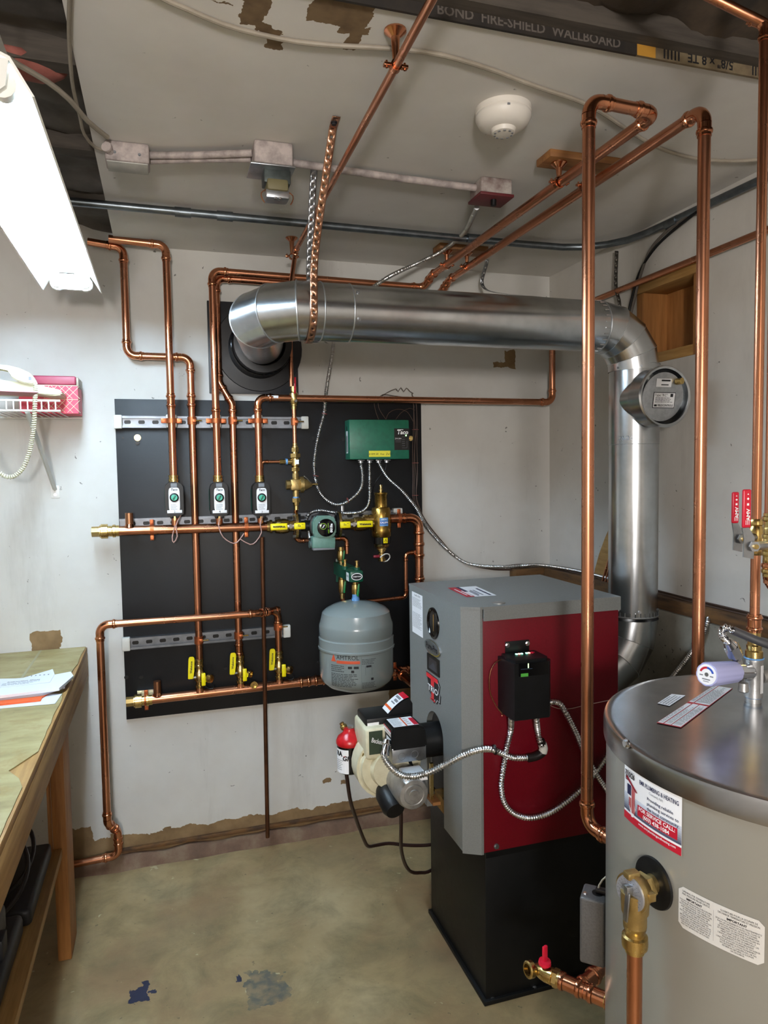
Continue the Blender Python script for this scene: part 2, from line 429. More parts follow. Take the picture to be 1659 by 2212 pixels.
# boxed opening of new lumber
w = struct(B().bb((WX+.1, ny0, nz0), (WX+.115, ny1, nz1)).build('window_1', PINE)); w['label'] = 'plywood back of boxed opening'
B().bb((WX-.012, ny0-.02, nz1-.005), (WX+.1, ny1+.02, nz1+.03), .002).build('header_board', PINEY, w)
B().bb((WX-.004, ny1-.04, nz0), (WX+.1, ny1, nz1-.005), .002).build('jamb_board', PINE, w)
B().bb((WX-.004, ny0, nz0), (WX+.1, ny0+.04, nz1-.005), .002).build('jamb_board', PINE, w)
B().bb((WX-.004, ny0+.04, nz0), (WX+.1, ny1-.04, nz0+.035), .002).build('sill_board', PINEY, w)

# ceiling: drywall sheet, open joists beyond it
t = NT('ceiling_drywall'); c = t.ramp(t.noise(1.8, 5, .6), [(.3, lin('#dbd8d3')), (.75, lin('#c6c2bc'))])
c = t.mix(t.math('MULTIPLY', t.ramp(t.noise(30, 3, .6), [(.72, 0.0), (.75, 1.0)]), .6), c, lin('#57524b'))
k = t.patches([rz((528, -10), (572, 62), CZ), rz((556, 50), (590, 75), CZ), rz((585, 62), (605, 105), CZ), rz((680, -20), (790, 62), CZ), rz((735, 50), (795, 80), CZ), rz((755, 70), (770, 112), CZ), rz((395, -10), (500, 6), CZ)], ('X', 'Y'), .014, 16)
c = t.mix(k, c, t.ramp(t.noise(20, 4), [(.4, lin('#7a6448')), (.7, lin('#5d4a35'))]))
t.base(c); t.rough(.85); t.bump(t.math('ADD', t.noise(40, 4), t.math('MULTIPLY', k, -1)), .15, .002)
CX0, CY0 = -.147, 1.285
ceil = struct(B().bb((CX0, CY0, CZ), (WX, WY, CZ+.016)).build('ceiling', t.m))
SUB = mat('subfloor_boards', '#4a3726', .8, vs=6, col2='#2f2318'); JOIST = mat('hazed_joist', '#4b443c', .85, vs=6, col2='#36302a', stretch=(1, 9, 9))  # joist colour greyed and darkened to paint in the lamp haze and shade
sub = struct(B().bb((-2.2, -1.6, 2.62), (WX+.1, WY+.1, 2.66)).build('trim_6', SUB))
for yy in (-1.2, -.8, -.4, 0, .42, .84, 1.25, 1.67, 2.09, 2.51):
    B().bb((-2.2, yy, CZ+.016), (WX, yy+.04, 2.62)).build('joist', JOIST, sub)
# paper tape with print along the sheet's front edge
TAPE = mat('black_printed_tape', '#1c1815', .6, vs=20, col2='#2b241d')
TAPEL = mat('brown_tape', '#5c4e3c', .7, vs=20, col2='#77694f'); TAPEY = mat('gold_tape', '#a97a2a', .6)
tp = B().bb((CX0, CY0-.006, CZ-.006), (.955, CY0, CZ+.024)).build('edge_tape', TAPE, ceil)
B().bb((.955, CY0-.006, CZ-.006), (WX, CY0, CZ+.024)).build('edge_tape', TAPEL, ceil)
fe = flat((0, CY0-.0065, CZ+.009), (1, 0, 0), (0, 0, 1)); fr = flat((0, CY0-.0065, CZ+.009), (-1, 0, 0), (0, 0, -1))
TAPEINK = mat('tape_print', '#57504a', .6)
txt('BOND  FIRE-SHIELD  WALLBOARD', .026, fe, tp, TAPEINK, at=(.715, 0), bold=.02)
quads('band', fe, [(.955, -.015, 1.0, .015)], TAPEY, tp)
txt('5/8" x 8 TE', .026, fr, tp, INK, at=(-1.14, 0), bold=.02); txt('5/8" x 8 TE', .026, fr, tp, INK, at=(-1.36, 0), bold=.02)
quads('barcode', fe, [(1.02+.009*i, -.012, 1.024+.009*i, .013) for i in range(5)]+[(1.25+.008*i, -.012, 1.2535+.008*i, .013) for i in range(4)], INK, tp)
# loose insulation above
INS = mat('shaded_insulation', '#43372a', .95, vs=9, col2='#1c1814', bump=.9, bs=26)  # brown taken very dark: the shade above the sheet is in the colour
KR = mat('kraft_backing', '#5c5650', .8, vs=6, col2='#3d3833', bump=.4, bs=14)
PINKI = mat('pink_insulation', '#a8655a', .95, vs=9, col2='#7a453c', bump=.9, bs=26)
def batt(name, x0, x1, y0, y1, zc, amp, m, label, res=.035, seed=0):
    nx, ny = int((x1-x0)/res), int((y1-y0)/res); b = B(); g = []
    for i in range(nx+1):
        row = []
        for j in range(ny+1):
            p = V((x0+(x1-x0)*i/nx, y0+(y1-y0)*j/ny, 0)); h = noise.fractal(V((p.x*4+seed, p.y*7, seed)), 1, 2, 4)
            row.append(b.bm.verts.new((p.x, p.y, min(zc+amp*h, 2.6))))
        g.append(row)
    for i in range(nx):
        for j in range(ny): b.bm.faces.new((g[i][j], g[i+1][j], g[i+1][j+1], g[i][j+1]))
    o = b.build(name, m, None, 180); o['kind'] = 'stuff'; o['label'] = label; o['category'] = 'insulation'; return o
batt('fibreglass_insulation', CX0, WX, .3, CY0-.02, 2.425, .05, INS, 'brown fibreglass insulation above the drywall edge')
batt('kraft_insulation', -1.6, CX0-.004, .6, WY, 2.43, .03, KR, 'grey kraft-faced insulation between joists left of the ceiling sheet', seed=5)
pi = Z(75, 140, 2.40)
b = B(); b.sphere((pi.x-.02, pi.y+.01, 2.405), .1, (.8, .55, .28), 16)
for v in b.bm.verts: v.co += V(noise.noise_vector(v.co*16))*.012
tag(b.build('insulation_tuft', PINKI, None, 180, origin=(pi.x-.02, pi.y+.01, 2.405)), 'pink tuft of insulation hanging beside the tube lamp', 'insulation')

# ================================================================== fluorescent shop light
LZ = 2.10
lx0, lx1, ly0, ly1 = -.342, -.174, 1.22, 2.462
lamp = thing('fluorescent_fixture', 'white two-tube fluorescent shop light hanging near the left wall', 'lamp', ((lx0+lx1)/2, (ly0+ly1)/2, LZ))
cx = (lx0+lx1)/2
b = B()  # reflector: inverted trough
prof = [(lx0-.004, LZ), (lx0+.028, LZ+.055), (lx0+.045, LZ+.062), (lx0+.045, LZ+.1), (lx1-.045, LZ+.1), (lx1-.045, LZ+.062), (lx1-.028, LZ+.055), (lx1+.004, LZ),
        (lx1, LZ), (lx1-.031, LZ+.051), (lx1-.048, LZ+.058), (lx0+.048, LZ+.058), (lx0+.031, LZ+.051), (lx0, LZ)]
b.prism(prof, lambda u, v, h: V((u, ly0+h, v)), ly1-ly0)
b.build('reflector', LAMPWHITE, lamp, 30)
for yy in (ly0+.001, ly1-.012):
    q = B(); q.prism([(lx0+.03, LZ+.052), (lx0+.036, LZ+.012), (lx0+.045, LZ+.004), (lx1-.045, LZ+.004), (lx1-.036, LZ+.012), (lx1-.03, LZ+.052)], lambda u, v, h: V((u, yy+h, v)), .011)
    q.build('end_plate', LAMPWHITE, lamp)
TUBE = emit('fluorescent_tube', (.72, .93, 1.14, 1), TUBE_POWER)
for dx in (-.04, .04):
    tb = B().lathe((cx+dx, ly0+.04, LZ+.02), (0, 1, 0), [(0, .016), (ly1-ly0-.08, .016)], 14).build('tube', TUBE, lamp)
    for yy, dd in ((ly0+.012, 1), (ly1-.012, -1)):
        B().lathe((cx+dx, yy, LZ+.02), (0, dd, 0), [(0, .022), (.014, .022), (.016, .017), (.03, .0165)], 14).build('socket', LAMPWHITE, lamp)
for yy in (ly0+.2, ly1-.2):
    B().cyl((cx, yy, LZ+.1), (cx, yy, CZ+.03), .002, n=6).build('hanging_chain', ZINC, lamp)
# ================================================================== black mounting board, struts
BF = 2.835                                # board face
r0 = rc((247, 861.5), (911, 1555), BF)
bz1 = Y(247, 861.5, BF).z; bx0, bx1, bz0 = r0[0], r0[0]+1.219, bz1-1.222
board = thing('mounting_board', 'large square black plywood panel screwed to the back wall', 'panel', ((bx0+bx1)/2, BF, bz0))
B().bb((bx0, BF, bz0), (bx1, WY, bz1), .001).build('panel', BOARD_BLACK, board)
screw(board, Y(297, 945.5, BF), (0, -1, 0), .009, BRASS, hx=False)
for q in ((297, 957), (265.5, 946), (305, 1462), (273, 1463), (488, 1443), (688, 1431), (676, 947), (741, 949)): screw(board, Y(*q, BF), (0, -1, 0), .006 if q[0] != 265.5 else .003, BLACK, hx=False)
screw(board, Y(887, 947, BF), (0, -1, 0), .008, BRASS, hx=False)
YR, YS = 2.765, 2.80                      # depth of zone risers and of returns
SF = BF-.021                              # strut face
def strut(label, pl, pr, h, slots, caps=(True, True)):
    a, b_ = Y(*pl, SF), Y(*pr, SF); z = (a.z+b_.z)/2; x0, x1 = a.x, b_.x
    t = thing('strut_channel', label, 'bracket', ((x0+x1)/2, BF, z-h/2), 'slotted steel strut channels on the black panel')
    b = B(); th = .0025; d = BF-SF
    # back web with lips, open to the front
    b.bb((x0, BF-th, z-h/2), (x1, BF, z+h/2)); 
    for s in (-1, 1):
        b.bb((x0, SF, z+s*h/2-th*(s > 0)), (x1, BF-th, z+s*h/2+th*(s < 0)))
        b.bb((x0, SF, z+s*(h/2-.0045)-.0045), (x1, SF+th, z+s*(h/2-.0045)+.0045))
    b.build('channel', STRUTM, t, 30)
    x = x0+.045
    while x < x1-.04:
        b = B(); w = .014
        b.prism([(x+w*u-(w*.5 if u < 0 else -w*.5), z+v) for u, v in [(math.cos(a_)*.35, math.sin(a_)*.007) for a_ in [2*PI*i/16 for i in range(16)]]], lambda u, v, hh: V((u, BF-th-.0004-hh, v)), .0003)
        b.build('slot', BLACK, t); x += .05
    for s, on in ((0, caps[0]), (1, caps[1])):
        if on:
            xc = x0 if s == 0 else x1
            B().box((xc+(.012 if s == 0 else -.012), (SF+BF)/2-.003, z), (.03, BF-SF+.004, h+.006), None, .004).build('end_cap', WHITE, t)
    return t
us = strut('upper zinc strut channel behind the three zone risers', (247, 910), (665, 914), .045, 1)
ls = strut('lower zinc strut channel behind the yellow-handled valves', (265, 1394), (626, 1362), .045, 1)
ms = strut('zinc strut channel hidden behind the upper copper header', (258, 1131), (868, 1113), .041, 1, (False, True))
def clamp(parent, x, y, z, r, axis='Z', vert=False, ears=True, m=None):
    """two-piece strap around a pipe with bolted ears"""
    m = m or CLAMP; b = B(); ax = {'Z': V((0, 0, 1)), 'X': V((1, 0, 0))}[axis]; c = V((x, y, z)); w = .018 if axis == 'Z' else .014
    b.lathe(c-ax*w/2, ax, [(0, r+.0005), (0, r+.003), (w, r+.003), (w, r+.0005)], 20, False)
    e = V((1, 0, 0)) if axis == 'Z' else V((0, 0, 1))
    for s in (-1, 1):
        p = c+e*s*(r+.011)
        b.box(p, (.02, .003, w) if axis == 'Z' else (w, .003, .02), None, .001)
    o = b.build('pipe_clamp', m, parent)
    for s in (-1, 1):
        p = c+e*s*(r+.012)+V((0, -.0015, 0)); B().cyl(p, p+V((0, -.004, 0)), .0045, n=12).build('bolt', m, o)
    return o
def side_clamp(parent, x, y, z, r, s=1):
    b = B(); b.lathe((x, y, z-.014), (0, 0, 1), [(0, r+.0005), (0, r+.0035), (.028, r+.0035), (.028, r+.0005)], 18, False)
    o = b.build('pipe_clamp', CLAMP, parent)
    B().bb((x+s*r*.2-.002, y-r-.006, z-.006), (x+s*r*.2+.012, y-r+.001, z+.006), .001).build('clamp_tab', CLAMP, o)
    B().cyl((x+s*.004, y-r-.003, z), (x+s*.036, y-r-.003, z), .003, n=8).build('bolt', BRASS, o)
    return o
R1, RH, R34, R12 = .0135, .0178, .0111, .008

# ------------------------------------------------------------------ zone valves
def zone_valve(px, num, label):
    top = Y(px, 1032, YR); x = top.x; zt = Y(px, 1040, YR).z; zb = Y(px, 1112, YR).z; w = .033; yc = YR-.02
    t = thing('zone_valve', label, 'valve', (x, YR, zb-.05), 'dial zone valves')
    b = B(); out = []
    for i in range(9): a = PI-PI*i/8; out.append((w*math.cos(a)*(1 if abs(math.cos(a)) < .99 else 1), zt-.022+.022*math.sin(a)))
    out = [(-w, zb+.01), (-w*.9, zb)][::1][:0]+[(u, v) for u, v in out]+[(w, zb+.008), (w*.9, zb), (-w*.9, zb), (-w, zb+.008)]
    b.prism(out, lambda u, v, h: V((x+u, YR-.052+h, v)), .062); bmesh.ops.bevel(b.bm, geom=[e for e in b.bm.edges], offset=.004, segments=2, affect='EDGES')
    body = b.build('housing', BLACK, t, 50)
    b = B(); b.bb((x-w-.001, YR+.0, zb+.015), (x+w+.001, YR+.022, zt-.028), .004).build('back_shell', GREEND, t)
    f = flat((x, YR-.0526, (zt+zb)/2), (1, 0, 0), (0, 0, 1)); h = (zt-zb)/2
    B().prism([(.0195*u, .072*v) for u, v in [(c_, s_) for c_, s_ in [((abs(math.cos(a))**.35)*math.copysign(1, math.cos(a)), (abs(math.sin(a))**.35)*math.copysign(.62, math.sin(a))) for a in [2*PI*(i+.5)/24 for i in range(24)]]]], lambda u, v, hh: f(u, v-.004)+V((0, -hh, 0)), .0012).build('face_label', LABELW, t)
    f2 = flat((x, YR-.0542, (zt+zb)/2), (1, 0, 0), (0, 0, 1))
    d = B().lathe((x, YR-.0538, (zt+zb)/2+.004), (0, -1, 0), [(0, .0165), (.004, .0165), (.005, .015)], 24).build('dial_ring', BLACK, t)
    B().lathe((x, YR-.0588, (zt+zb)/2+.004), (0, -1, 0), [(0, .0115), (.003, .011)], 20).build('dial', TEAL, d)
    B().box((x, YR-.0622, (zt+zb)/2+.004), (.006, .003, .018), Matrix.Rotation(.5, 3, 'Y'), .001).build('dial_pointer', GREENP, d)
    txt('Taco', .012, f2, t, INK, at=(0, .033), bold=.03, shear=.2)
    quads('fine_print', f2, print_lines(f2, -.013, -.02, .013, -.042, 4, num), INKGREY, t)
    quads('top_panel', f, [(-.011, h-.02, .011, h-.006)], INKGREY, t)
    B().bb((x-w*.8, YR-.0535, zb+.009), (x+w*.8, YR-.05, zb+.02), .001).build('number_strip', LABELW, t)
    txt(str(num), .012, flat((x, YR-.0538, zb+.0145), (1, 0, 0), (0, 0, 1)), t, INK)
    q = B(); q.lathe((x, YR, zt-.004), (0, 0, 1), [(0, .017), (.006, .017), (.006, .0185), (.012, .0185), (.013, .0165), (.02, .0165), (.021, .0178), (.027, .0178), (.028, .0155)], 18); q.build('union_nut', BRASS, t)
    q = B(); q.bb((x-.016, YR-.03, zb-.012), (x-.006, YR-.008, zb+.002), .001).bb((x+.006, YR-.03, zb-.012), (x+.016, YR-.008, zb+.002), .001).bb((x-.018, YR-.034, zb-.004), (x+.018, YR-.004, zb+.001)); q.build('release_clip', BLACK, t)
    B().cyl((x, YR, zb-.001), (x, YR, HZ(x)+.012), .0125, n=16).build('stub', FITTING, t)
    B().bb((x-.003, YR-.024, zb-.02), (x+.003, YR-.02, zb-.002)).build('lever', BRASS, t)
    return x, zt, zb
H0, H1 = Y(250, 1147, YR), Y(575, 1137.5, YR)
def HZ(x): return H0.z+(H1.z-H0.z)*(x-H0.x)/(H1.x-H0.x)
vx = {}
for px, num, lb in ((374.5, 2, 'leftmost dial zone valve, marked 2, on the upper copper header'), (470.5, 4, 'middle dial zone valve, marked 4, on the upper copper header'), (560.5, 3, 'rightmost dial zone valve, marked 3, on the upper copper header')):
    vx[num] = zone_valve(px, num, lb)
for num, pts in ((2, [(391, 1112), (380, 1135), (383, 1158), (375, 1172), (372, 1160), (378, 1135)]), (4, [(478, 1112), (472, 1133), (482, 1160), (505, 1174), (518, 1165), (527, 1152)]), (3, [(568, 1112), (562, 1133), (565, 1150), (553, 1170), (540, 1176), (518, 1164)])):
    wire('thermostat_wire', 'pink wire drooping under the %s zone valve' % {2: 'leftmost', 4: 'middle', 3: 'rightmost'}[num], [Y(a, b_, YR-.032) for a, b_ in pts], .0022, WIRE_PK)

# ------------------------------------------------------------------ copper runs
x2, zt2, _ = vx[2]; x4, zt4, _ = vx[4]; x3, zt3, _ = vx[3]
top1 = Y(360, 530, YR)
t = run('copper_pipe', 'copper riser from zone valve 2, bending left at the ceiling', [(x2, YR, zt2+.02), (x2, YR, top1.z), (Y(235, 524, YR).x, YR, top1.z+.008)], R1, couple=[(0, .33)])
clamp(us, x2, YR, Y(370, 909, YR).z, R1+.003)
B().box((x2, YR+.024, Y(370, 909, YR).z), (.04, .026, .05), None, .006).build('cushion', WHITE, us)
# return 1
xr1 = Y(430, 1400, YS).x; zj = Y(400, 772, YS).z; xl = Y(272, 700, YS).x
run('copper_pipe', 'copper return on the black panel that jogs left above it, first from the left', [(xr1, YS, Y(431, 1424, YS).z), (xr1, YS, zj), (xl, YS, zj), (xl, YS, Y(268, 535, YS).z), (xl-.12, YS, Y(268, 535, YS).z+.012)], R1, couple=[(0, .86)])
side_clamp(us, xr1, YS, Y(410, 909, YS).z, R1); side_clamp(ls, xr1, YS, Y(430, 1382, YS).z, R1)
# riser 4 -> ceiling -> tank supply
zx = Y(470, 586, YR).z; yc1 = 2.62; PZ1 = 2.30
xa = Z(1437, 245, PZ1).x-.02; ya = 1.345; xq = Z(1272, 215, PZ1).x
TANKC = V((.967, .861, 0)); TR, TZ = .305, 1.10
zel = Y(1268, 1782, ya).z
dT = (TANKC-V((xq, ya, 0))).normalized()
run('copper_pipe', 'copper line from zone valve 4 over the ceiling to the side of the water heater', [(x4, YR, zt4+.02), (x4, YR, zx), (xa-.02, YR, zx-.01), (xa-.01, 2.70, PZ1), (xa, ya+.01, PZ1), (xq, ya, PZ1), (xq, ya, zel), (xq+dT.x*.1, ya+dT.y*.1, zel)], R1, couple=[(0, .3)])
pp = V((xq, ya, zel))+dT*.085
B().lathe(pp, dT, [(0, .0155), (.008, .0155), (.01, .018), (.018, .018), (.02, .016), (.032, .016), (.034, .019), (.044, .019), (.046, .0165), (.06, .0165)], 18).build('brass_adapter', BRASS, bpy.data.objects[[o.name for o in COL.objects if o.name.startswith('copper_pipe') and o.parent is None][-1]])
pipe(bpy.data.objects[[o.name for o in COL.objects if o.name.startswith('copper_pipe') and o.parent is None][-1]], pp+dT*.05, V((TANKC.x, TANKC.y, zel))-dT*(TR-.01), R34, BRASS, name='nipple')
clamp(us, x4, YR, Y(463, 909, YR).z, R1+.003); B().box((x4, YR+.024, Y(463, 909, YR).z), (.04, .026, .05), None, .006).build('cushion', WHITE, us)
# return 2 -> ceiling -> back of tank
xr2 = Y(516, 1390, YS).x; xo = Y(469, 700, YS).x; zo = Y(500, 873, YS).z; zo2 = Y(472, 825, YS).z
zx2 = Y(480, 601, YS).z; xb = Z(1470, 270, PZ1).x; xe, ye = Z(1494, 262, PZ1).x, 1.31
zrb = .56
run('copper_pipe', 'copper return with an offset bend, crossing the ceiling and dropping behind the heater', [(xr2, YS, Y(517, 1400, YS).z), (xr2, YS, zo), (xo, YS, zo2), (xo, YS, zx2), (xb-.03, YS, zx2-.012), (xb-.02, 2.73, PZ1-.003), (xb, ye, PZ1), (xb+.002, ye, PZ1-.05), (xb+.002, ye, zrb+.25)] if False else
    [(xr2, YS, Y(517, 1418, YS).z), (xr2, YS, zo), (xo, YS, zo2), (xo, YS, zx2), (xb-.03, YS, zx2-.012), (xb-.01, 2.73, PZ1-.003), (xb, ye, PZ1), (xb, ye, zrb)], R1, couple=[(0, .03)])
side_clamp(us, xr2, YS, Y(500, 909, YS).z, R1); side_clamp(ls, xr2, YS, Y(516, 1372, YS).z, R1)
# riser 3
z3 = Y(560, 859, YR).z; xr3 = Y(1193, 873, YR).x
run('copper_pipe', 'copper line from zone valve 3 running right along the top of the panel', [(x3, YR, zt3+.02), (x3, YR, z3), (xr3, YR, z3), (xr3, YR, Y(1197, 700, YR).z)], R1)
q = Y(590, 857, YR-R1-.0005); quads('barcode_tag', flat(q, (1, 0, 0), (0, 0, 1)), [(-.02, -.005, .02, .005)], LABELW, board)
clamp(us, x3, YR, Y(551, 909, YR).z, R1+.003); B().box((x3, YR+.024, Y(551, 909, YR).z), (.04, .026, .05), None, .006).build('cushion', WHITE, us)
# upper header
t = thing('supply_header', 'thick horizontal copper header below the zone valves with brass end cap', 'pipe', (H0.x, YR, H0.z))
hx1 = Y(600, 1136, YR).x
pipe(t, H0, (hx1, YR, HZ(hx1)), RH)
def brass_cap(t, p, s=-1):
    b = B(); b.lathe(p, (s, 0, 0), [(-.012, RH+.003), (0, RH+.003), (.001, RH+.006), (.01, RH+.006), (.012, RH+.002), (.026, RH+.002), (.027, RH+.009), (.05, RH+.009), (.052, RH+.005), (.055, RH+.005)], 20)
    b.build('end_coupling', BRASS, t); B().cyl(V(p)+V((s*.053, 0, 0)), V(p)+V((s*.082, 0, 0)), .019, n=8).build('plug', BRONZE, t)
brass_cap(t, H0)
sx = Y(279.5, 1130, YR).x; pipe(t, (sx, YR, HZ(sx)), (sx, YR, Y(279, 1108, YR).z), .0142, COPPER_OLD, name='capped_stub')
B().lathe((sx, YR, HZ(sx)+.012), (0, 0, 1), [(0, .02), (.006, .017), (.012, .0145)], 16).build('collar', FITTING, t)
for px in (328, 532): 
    xx = Y(px, 1140, YR).x; clamp(ms, xx, YR, HZ(xx), RH, 'X')
# lower header
L0, L1 = Y(322, 1511.5, YS), Y(890, 1446, YS)
def LZ_(x): return L0.z+(L1.z-L0.z)*(x-L0.x)/(L1.x-L0.x)
t = thing('return_header', 'thick lower copper header running behind the grey expansion tank to the boiler', 'pipe', (L0.x, YS, L0.z))
bxl = .80
pipe(t, L0, (bxl+.1, YS, LZ_(bxl+.1)), RH); brass_cap(t, L0)
for px in (658, 690, 872):
    xx = Y(px, 1470, YS).x; coupling(t, (xx, YS, LZ_(xx)), (1, 0, 0), RH, L=.025)
sx = Y(340, 1490, YS).x; pipe(t, (sx, YS, LZ_(sx)), (sx, YS, Y(339, 1471, YS).z), .0142, COPPER_OLD, name='capped_stub')
B().lathe((sx, YS, LZ_(sx)+.012), (0, 0, 1), [(0, .02), (.006, .017), (.012, .0145)], 16).build('collar', FITTING, t)
elbow(t, (bxl+.12, YS, LZ_(bxl+.1)), (-1, 0, 0), (0, -1, 0), RH); pipe(t, (bxl+.12, YS, LZ_(bxl+.1)), (bxl+.12, 2.195, LZ_(bxl+.1)), RH)
bs = B().bb((Y(297, 1500, BF).x, BF-.012, L0.z-.0), (Y(335, 1500, BF).x, BF, L0.z+.032)).build('strut_stub', ZINC, t)
clamp(t, Y(316, 1510, YS).x, YS, LZ_(Y(316, 1510, YS).x), RH, 'X'); clamp(t, Y(853, 1450, YS).x, YS, LZ_(Y(853, 1450, YS).x), RH, 'X')
# valves with drain on the lower header
def drain_valve(px, pyt, label, capped=True):
    x = Y(px, pyt, YS).x; zb = LZ_(x)+RH*.8; zt = zb+.125; yv = YS
    t = thing('purge_valve', label, 'valve', (x, yv, zb), 'yellow-handled purge valves')
    b = B(); b.lathe((x, yv, zb), (0, 0, 1), [(0, .014), (.012, .014), (.014, .017), (.022, .017), (.024, .0135), (.034, .0135), (.042, .02), (.058, .021), (.07, .019), (.078, .0145), (.09, .0145), (.092, .0175), (.1, .0175), (.103, .015), (.112, .015), (.115, .0178), (.122, .0178), (.125, .014)], 20)
    b.build('body', BRASS, t)
    B().lathe((x, yv, zb-.005), (0, 0, 1), [(0, .02), (.008, .017), (.014, .0145)], 16).build('collar', FITTING, t)
    # side drain port pointing right-front
    d = V((.8, -.6, 0)); p = V((x, yv, zb+.05)); q = B()
    q.lathe(p, d, [(0, .014), (.03, .0125), (.034, .0135), (.044, .0135)], 18); q.build('drain_port', BRASS, t)
    if capped: 
        o = B().lathe(p+d*.04, d, [(0, .0165), (.014, .0165), (.016, .014), (.016, .001)], 18).build('drain_cap', BRASS, t)
        u = p+d*.05; wire('strap', '', [u+V((.006, -.01, -.012)), u+V((.012, -.012, -.03)), u+V((-.004, -.012, -.036)), u+V((-.02, -.01, -.026))], .0016, BLACK, parent=o)
    else:
        B().lathe(p+d*.044, d, [(0, .013), (.006, .013), (.006, .0095), (0, .0095)], 18, False).build('open_thread', BRASS, t)
    # lever handle on the left, standing up, seen edge on
    B().cyl((x-.0, yv-.01, zb+.056), (x-.04, yv-.012, zb+.056), .006, n=10).build('stem', ZINC, t)
    b = B(); hx = x-.031
    b.prism([(-.010, -.042), (.010, -.042), (.0125, -.01), (.0125, .034), (.008, .044), (-.008, .044), (-.0105, .034), (-.0105, -.01)], lambda u, v, h_: V((hx+u+v*.06, yv-.018-h_, zb+.096+v)), .007); bmesh.ops.bevel(b.bm, geom=b.bm.edges[:], offset=.002, segments=2, affect='EDGES'); h = b.build('handle', YELLOW, t)
    f = flat((hx+.001, yv-.0253, zb+.1), (.06, 0, 1), (-1, 0, .06)); txt('Webstone', .011, f, h, INK, bold=.03)
    p2 = p+d*.022+V((0, -.016, 0)); B().cyl(p+d*.02, p2, .007, n=12).build('drain_stem', BRASS, t)
    b = B(); b.lathe(p2, (0, -1, 0), [(0, .011), (.007, .01)], 16); b.box(p2+V((-.004, -.007, .002)), (.016, .008, .05), None, .003); b.build('drain_handle', YELLOW, t)
    return t, x, zt
dv = [drain_valve(430.5, 1455, 'leftmost yellow-handled brass purge valve on the lower header'), drain_valve(519, 1445, 'middle yellow-handled brass purge valve, drain cap off, on the lower header', False), drain_valve(602.7, 1435, 'rightmost yellow-handled brass purge valve under the elbowed pipe')]
cp = Y(549, 1480, YS-.032); o = B().lathe(cp+V((0, .012, 0)), (0, -1, 0), [(0, .003), (0, .0145), (.014, .0145), (.014, .011), (.004, .011), (.004, .002)], 20, False).build('loose_cap', BRASS, dv[1][0])
wire('strap', '', [cp+V((0, .004, .014)), cp+V((-.02, 0, .03)), V((dv[1][1]+.03, YS-.04, cp.z+.05))], .0014, BLACK, parent=o)
# third return: up from right valve, elbows, left and down to the floor
YJ = 2.715; x5 = dv[2][1]; z5 = Y(600, 1318, YS).z; xj = Y(560, 1323, YJ).x; xd = Y(217, 1400, YJ).x; zj5 = Y(540, 1326, YJ).z
za, zb_ = Y(228, 1778, YJ).z, .075
t = run('copper_pipe', 'copper line elbowing left across the panel and dropping to the floor near the bench', [(x5, YS, dv[2][2]-.01), (x5, YS, z5), (x5-.03, YS-.012, z5), (xj, YJ, zj5), (xd, YJ, zj5), (xd, YJ, za), (xd+.028, YJ+.07, za-.07), (xd+.03, YJ+.075, zb_), (xd-.35, YJ+.085, zb_-.02)], R1, couple=[(2, .6)])
side_clamp(ls, x5, YS, Y(602, 1353, YS).z, R1)
# brown rod-like pipe to the floor
yb = 2.725; p = Y(566, 1160, yb); p2 = Y(581, 1790, yb)
tag(B().cyl((p.x, yb, p.z), (p2.x-.0, yb+.05, .055), .0082).build('brown_pipe', COPPER_BROWN, None, origin=(p2.x, yb, .055)), 'thin brown tarnished pipe dropping from the upper header to the floor', 'pipe')

# ------------------------------------------------------------------ cold feed line with its brass train
xf = Y(636, 930, YR).x
dz = 2.305; dA, dB = Z(942, -8, dz), Z(641, 540, dz)
t = run('copper_pipe', 'copper feed pipe crossing the ceiling diagonally and dropping to the red-handled valve', [(dB.x-.02, 1.0, dz), (dB.x-.005, 2.54, dz), (xf-.012, 2.62, dz-.05), (xf-.012, YR, dz-.14), (xf, YR, Y(634, 835, YR).z)] if False else
    [(dB.x-.025, 1.0, dz), (dB.x-.003, 2.53, dz), (xf-.008, YR, dz-.1), (xf-.008, YR, Y(634, 835, YR).z)], .0085)
def hexseg(b, x, y, z0, z1, r): b.cyl((x, y, z0), (x, y, z1), r, n=6)
fv = thing('feed_valve', 'brass ball valve with short red lever above the black panel', 'valve', (xf, YR, Y(634, 880, YR).z))
b = B(); z0, z1 = Y(634, 884, YR).z, Y(634, 835, YR).z
b.lathe((xf, YR, z0), (0, 0, 1), [(0, .0105), (.012, .0105), (.014, .013), (.022, .013), (.026, .016), (.045, .017), (.062, .016), (.066, .012), (z1-z0, .012)], 18).build('body', BRASS, fv)
b = B(); p = Y(637, 832, YR-.03); b.tube([p+V((0, .006, -.03)), p+V((.001, 0, -.005)), p+V((.001, -.004, .03))], [.0085, .009, .0095], 12, sq=.4); b.build('handle', RED, fv)
B().cyl((xf, YR, z0+.03), (xf+.004, YR-.03, z0+.03), .005, n=8).build('stem', ZINC, fv)
txt('60', .012, flat(p+V((0, -.007, 0)), (.0, 0, 1), (-1, 0, 0)), fv, INKWHITE)
zs1 = Y(636, 960, YR).z
fp = thing('feed_pipe', 'short copper pipe clamped at the right end of the upper strut', 'pipe', (xf, YR, zs1)); pipe(fp, (xf, YR, zs1-.01), (xf, YR, z0+.01), .0095)
side_clamp(us, xf, YR, Y(636, 911, YR).z, .0095)
bf = thing('backflow_preventer', 'brass backflow preventer with white tag and blue thread sealant', 'valve', (xf, YR, Y(637, 1010, YR).z))
zz = lambda py: Y(637, py, YR).z
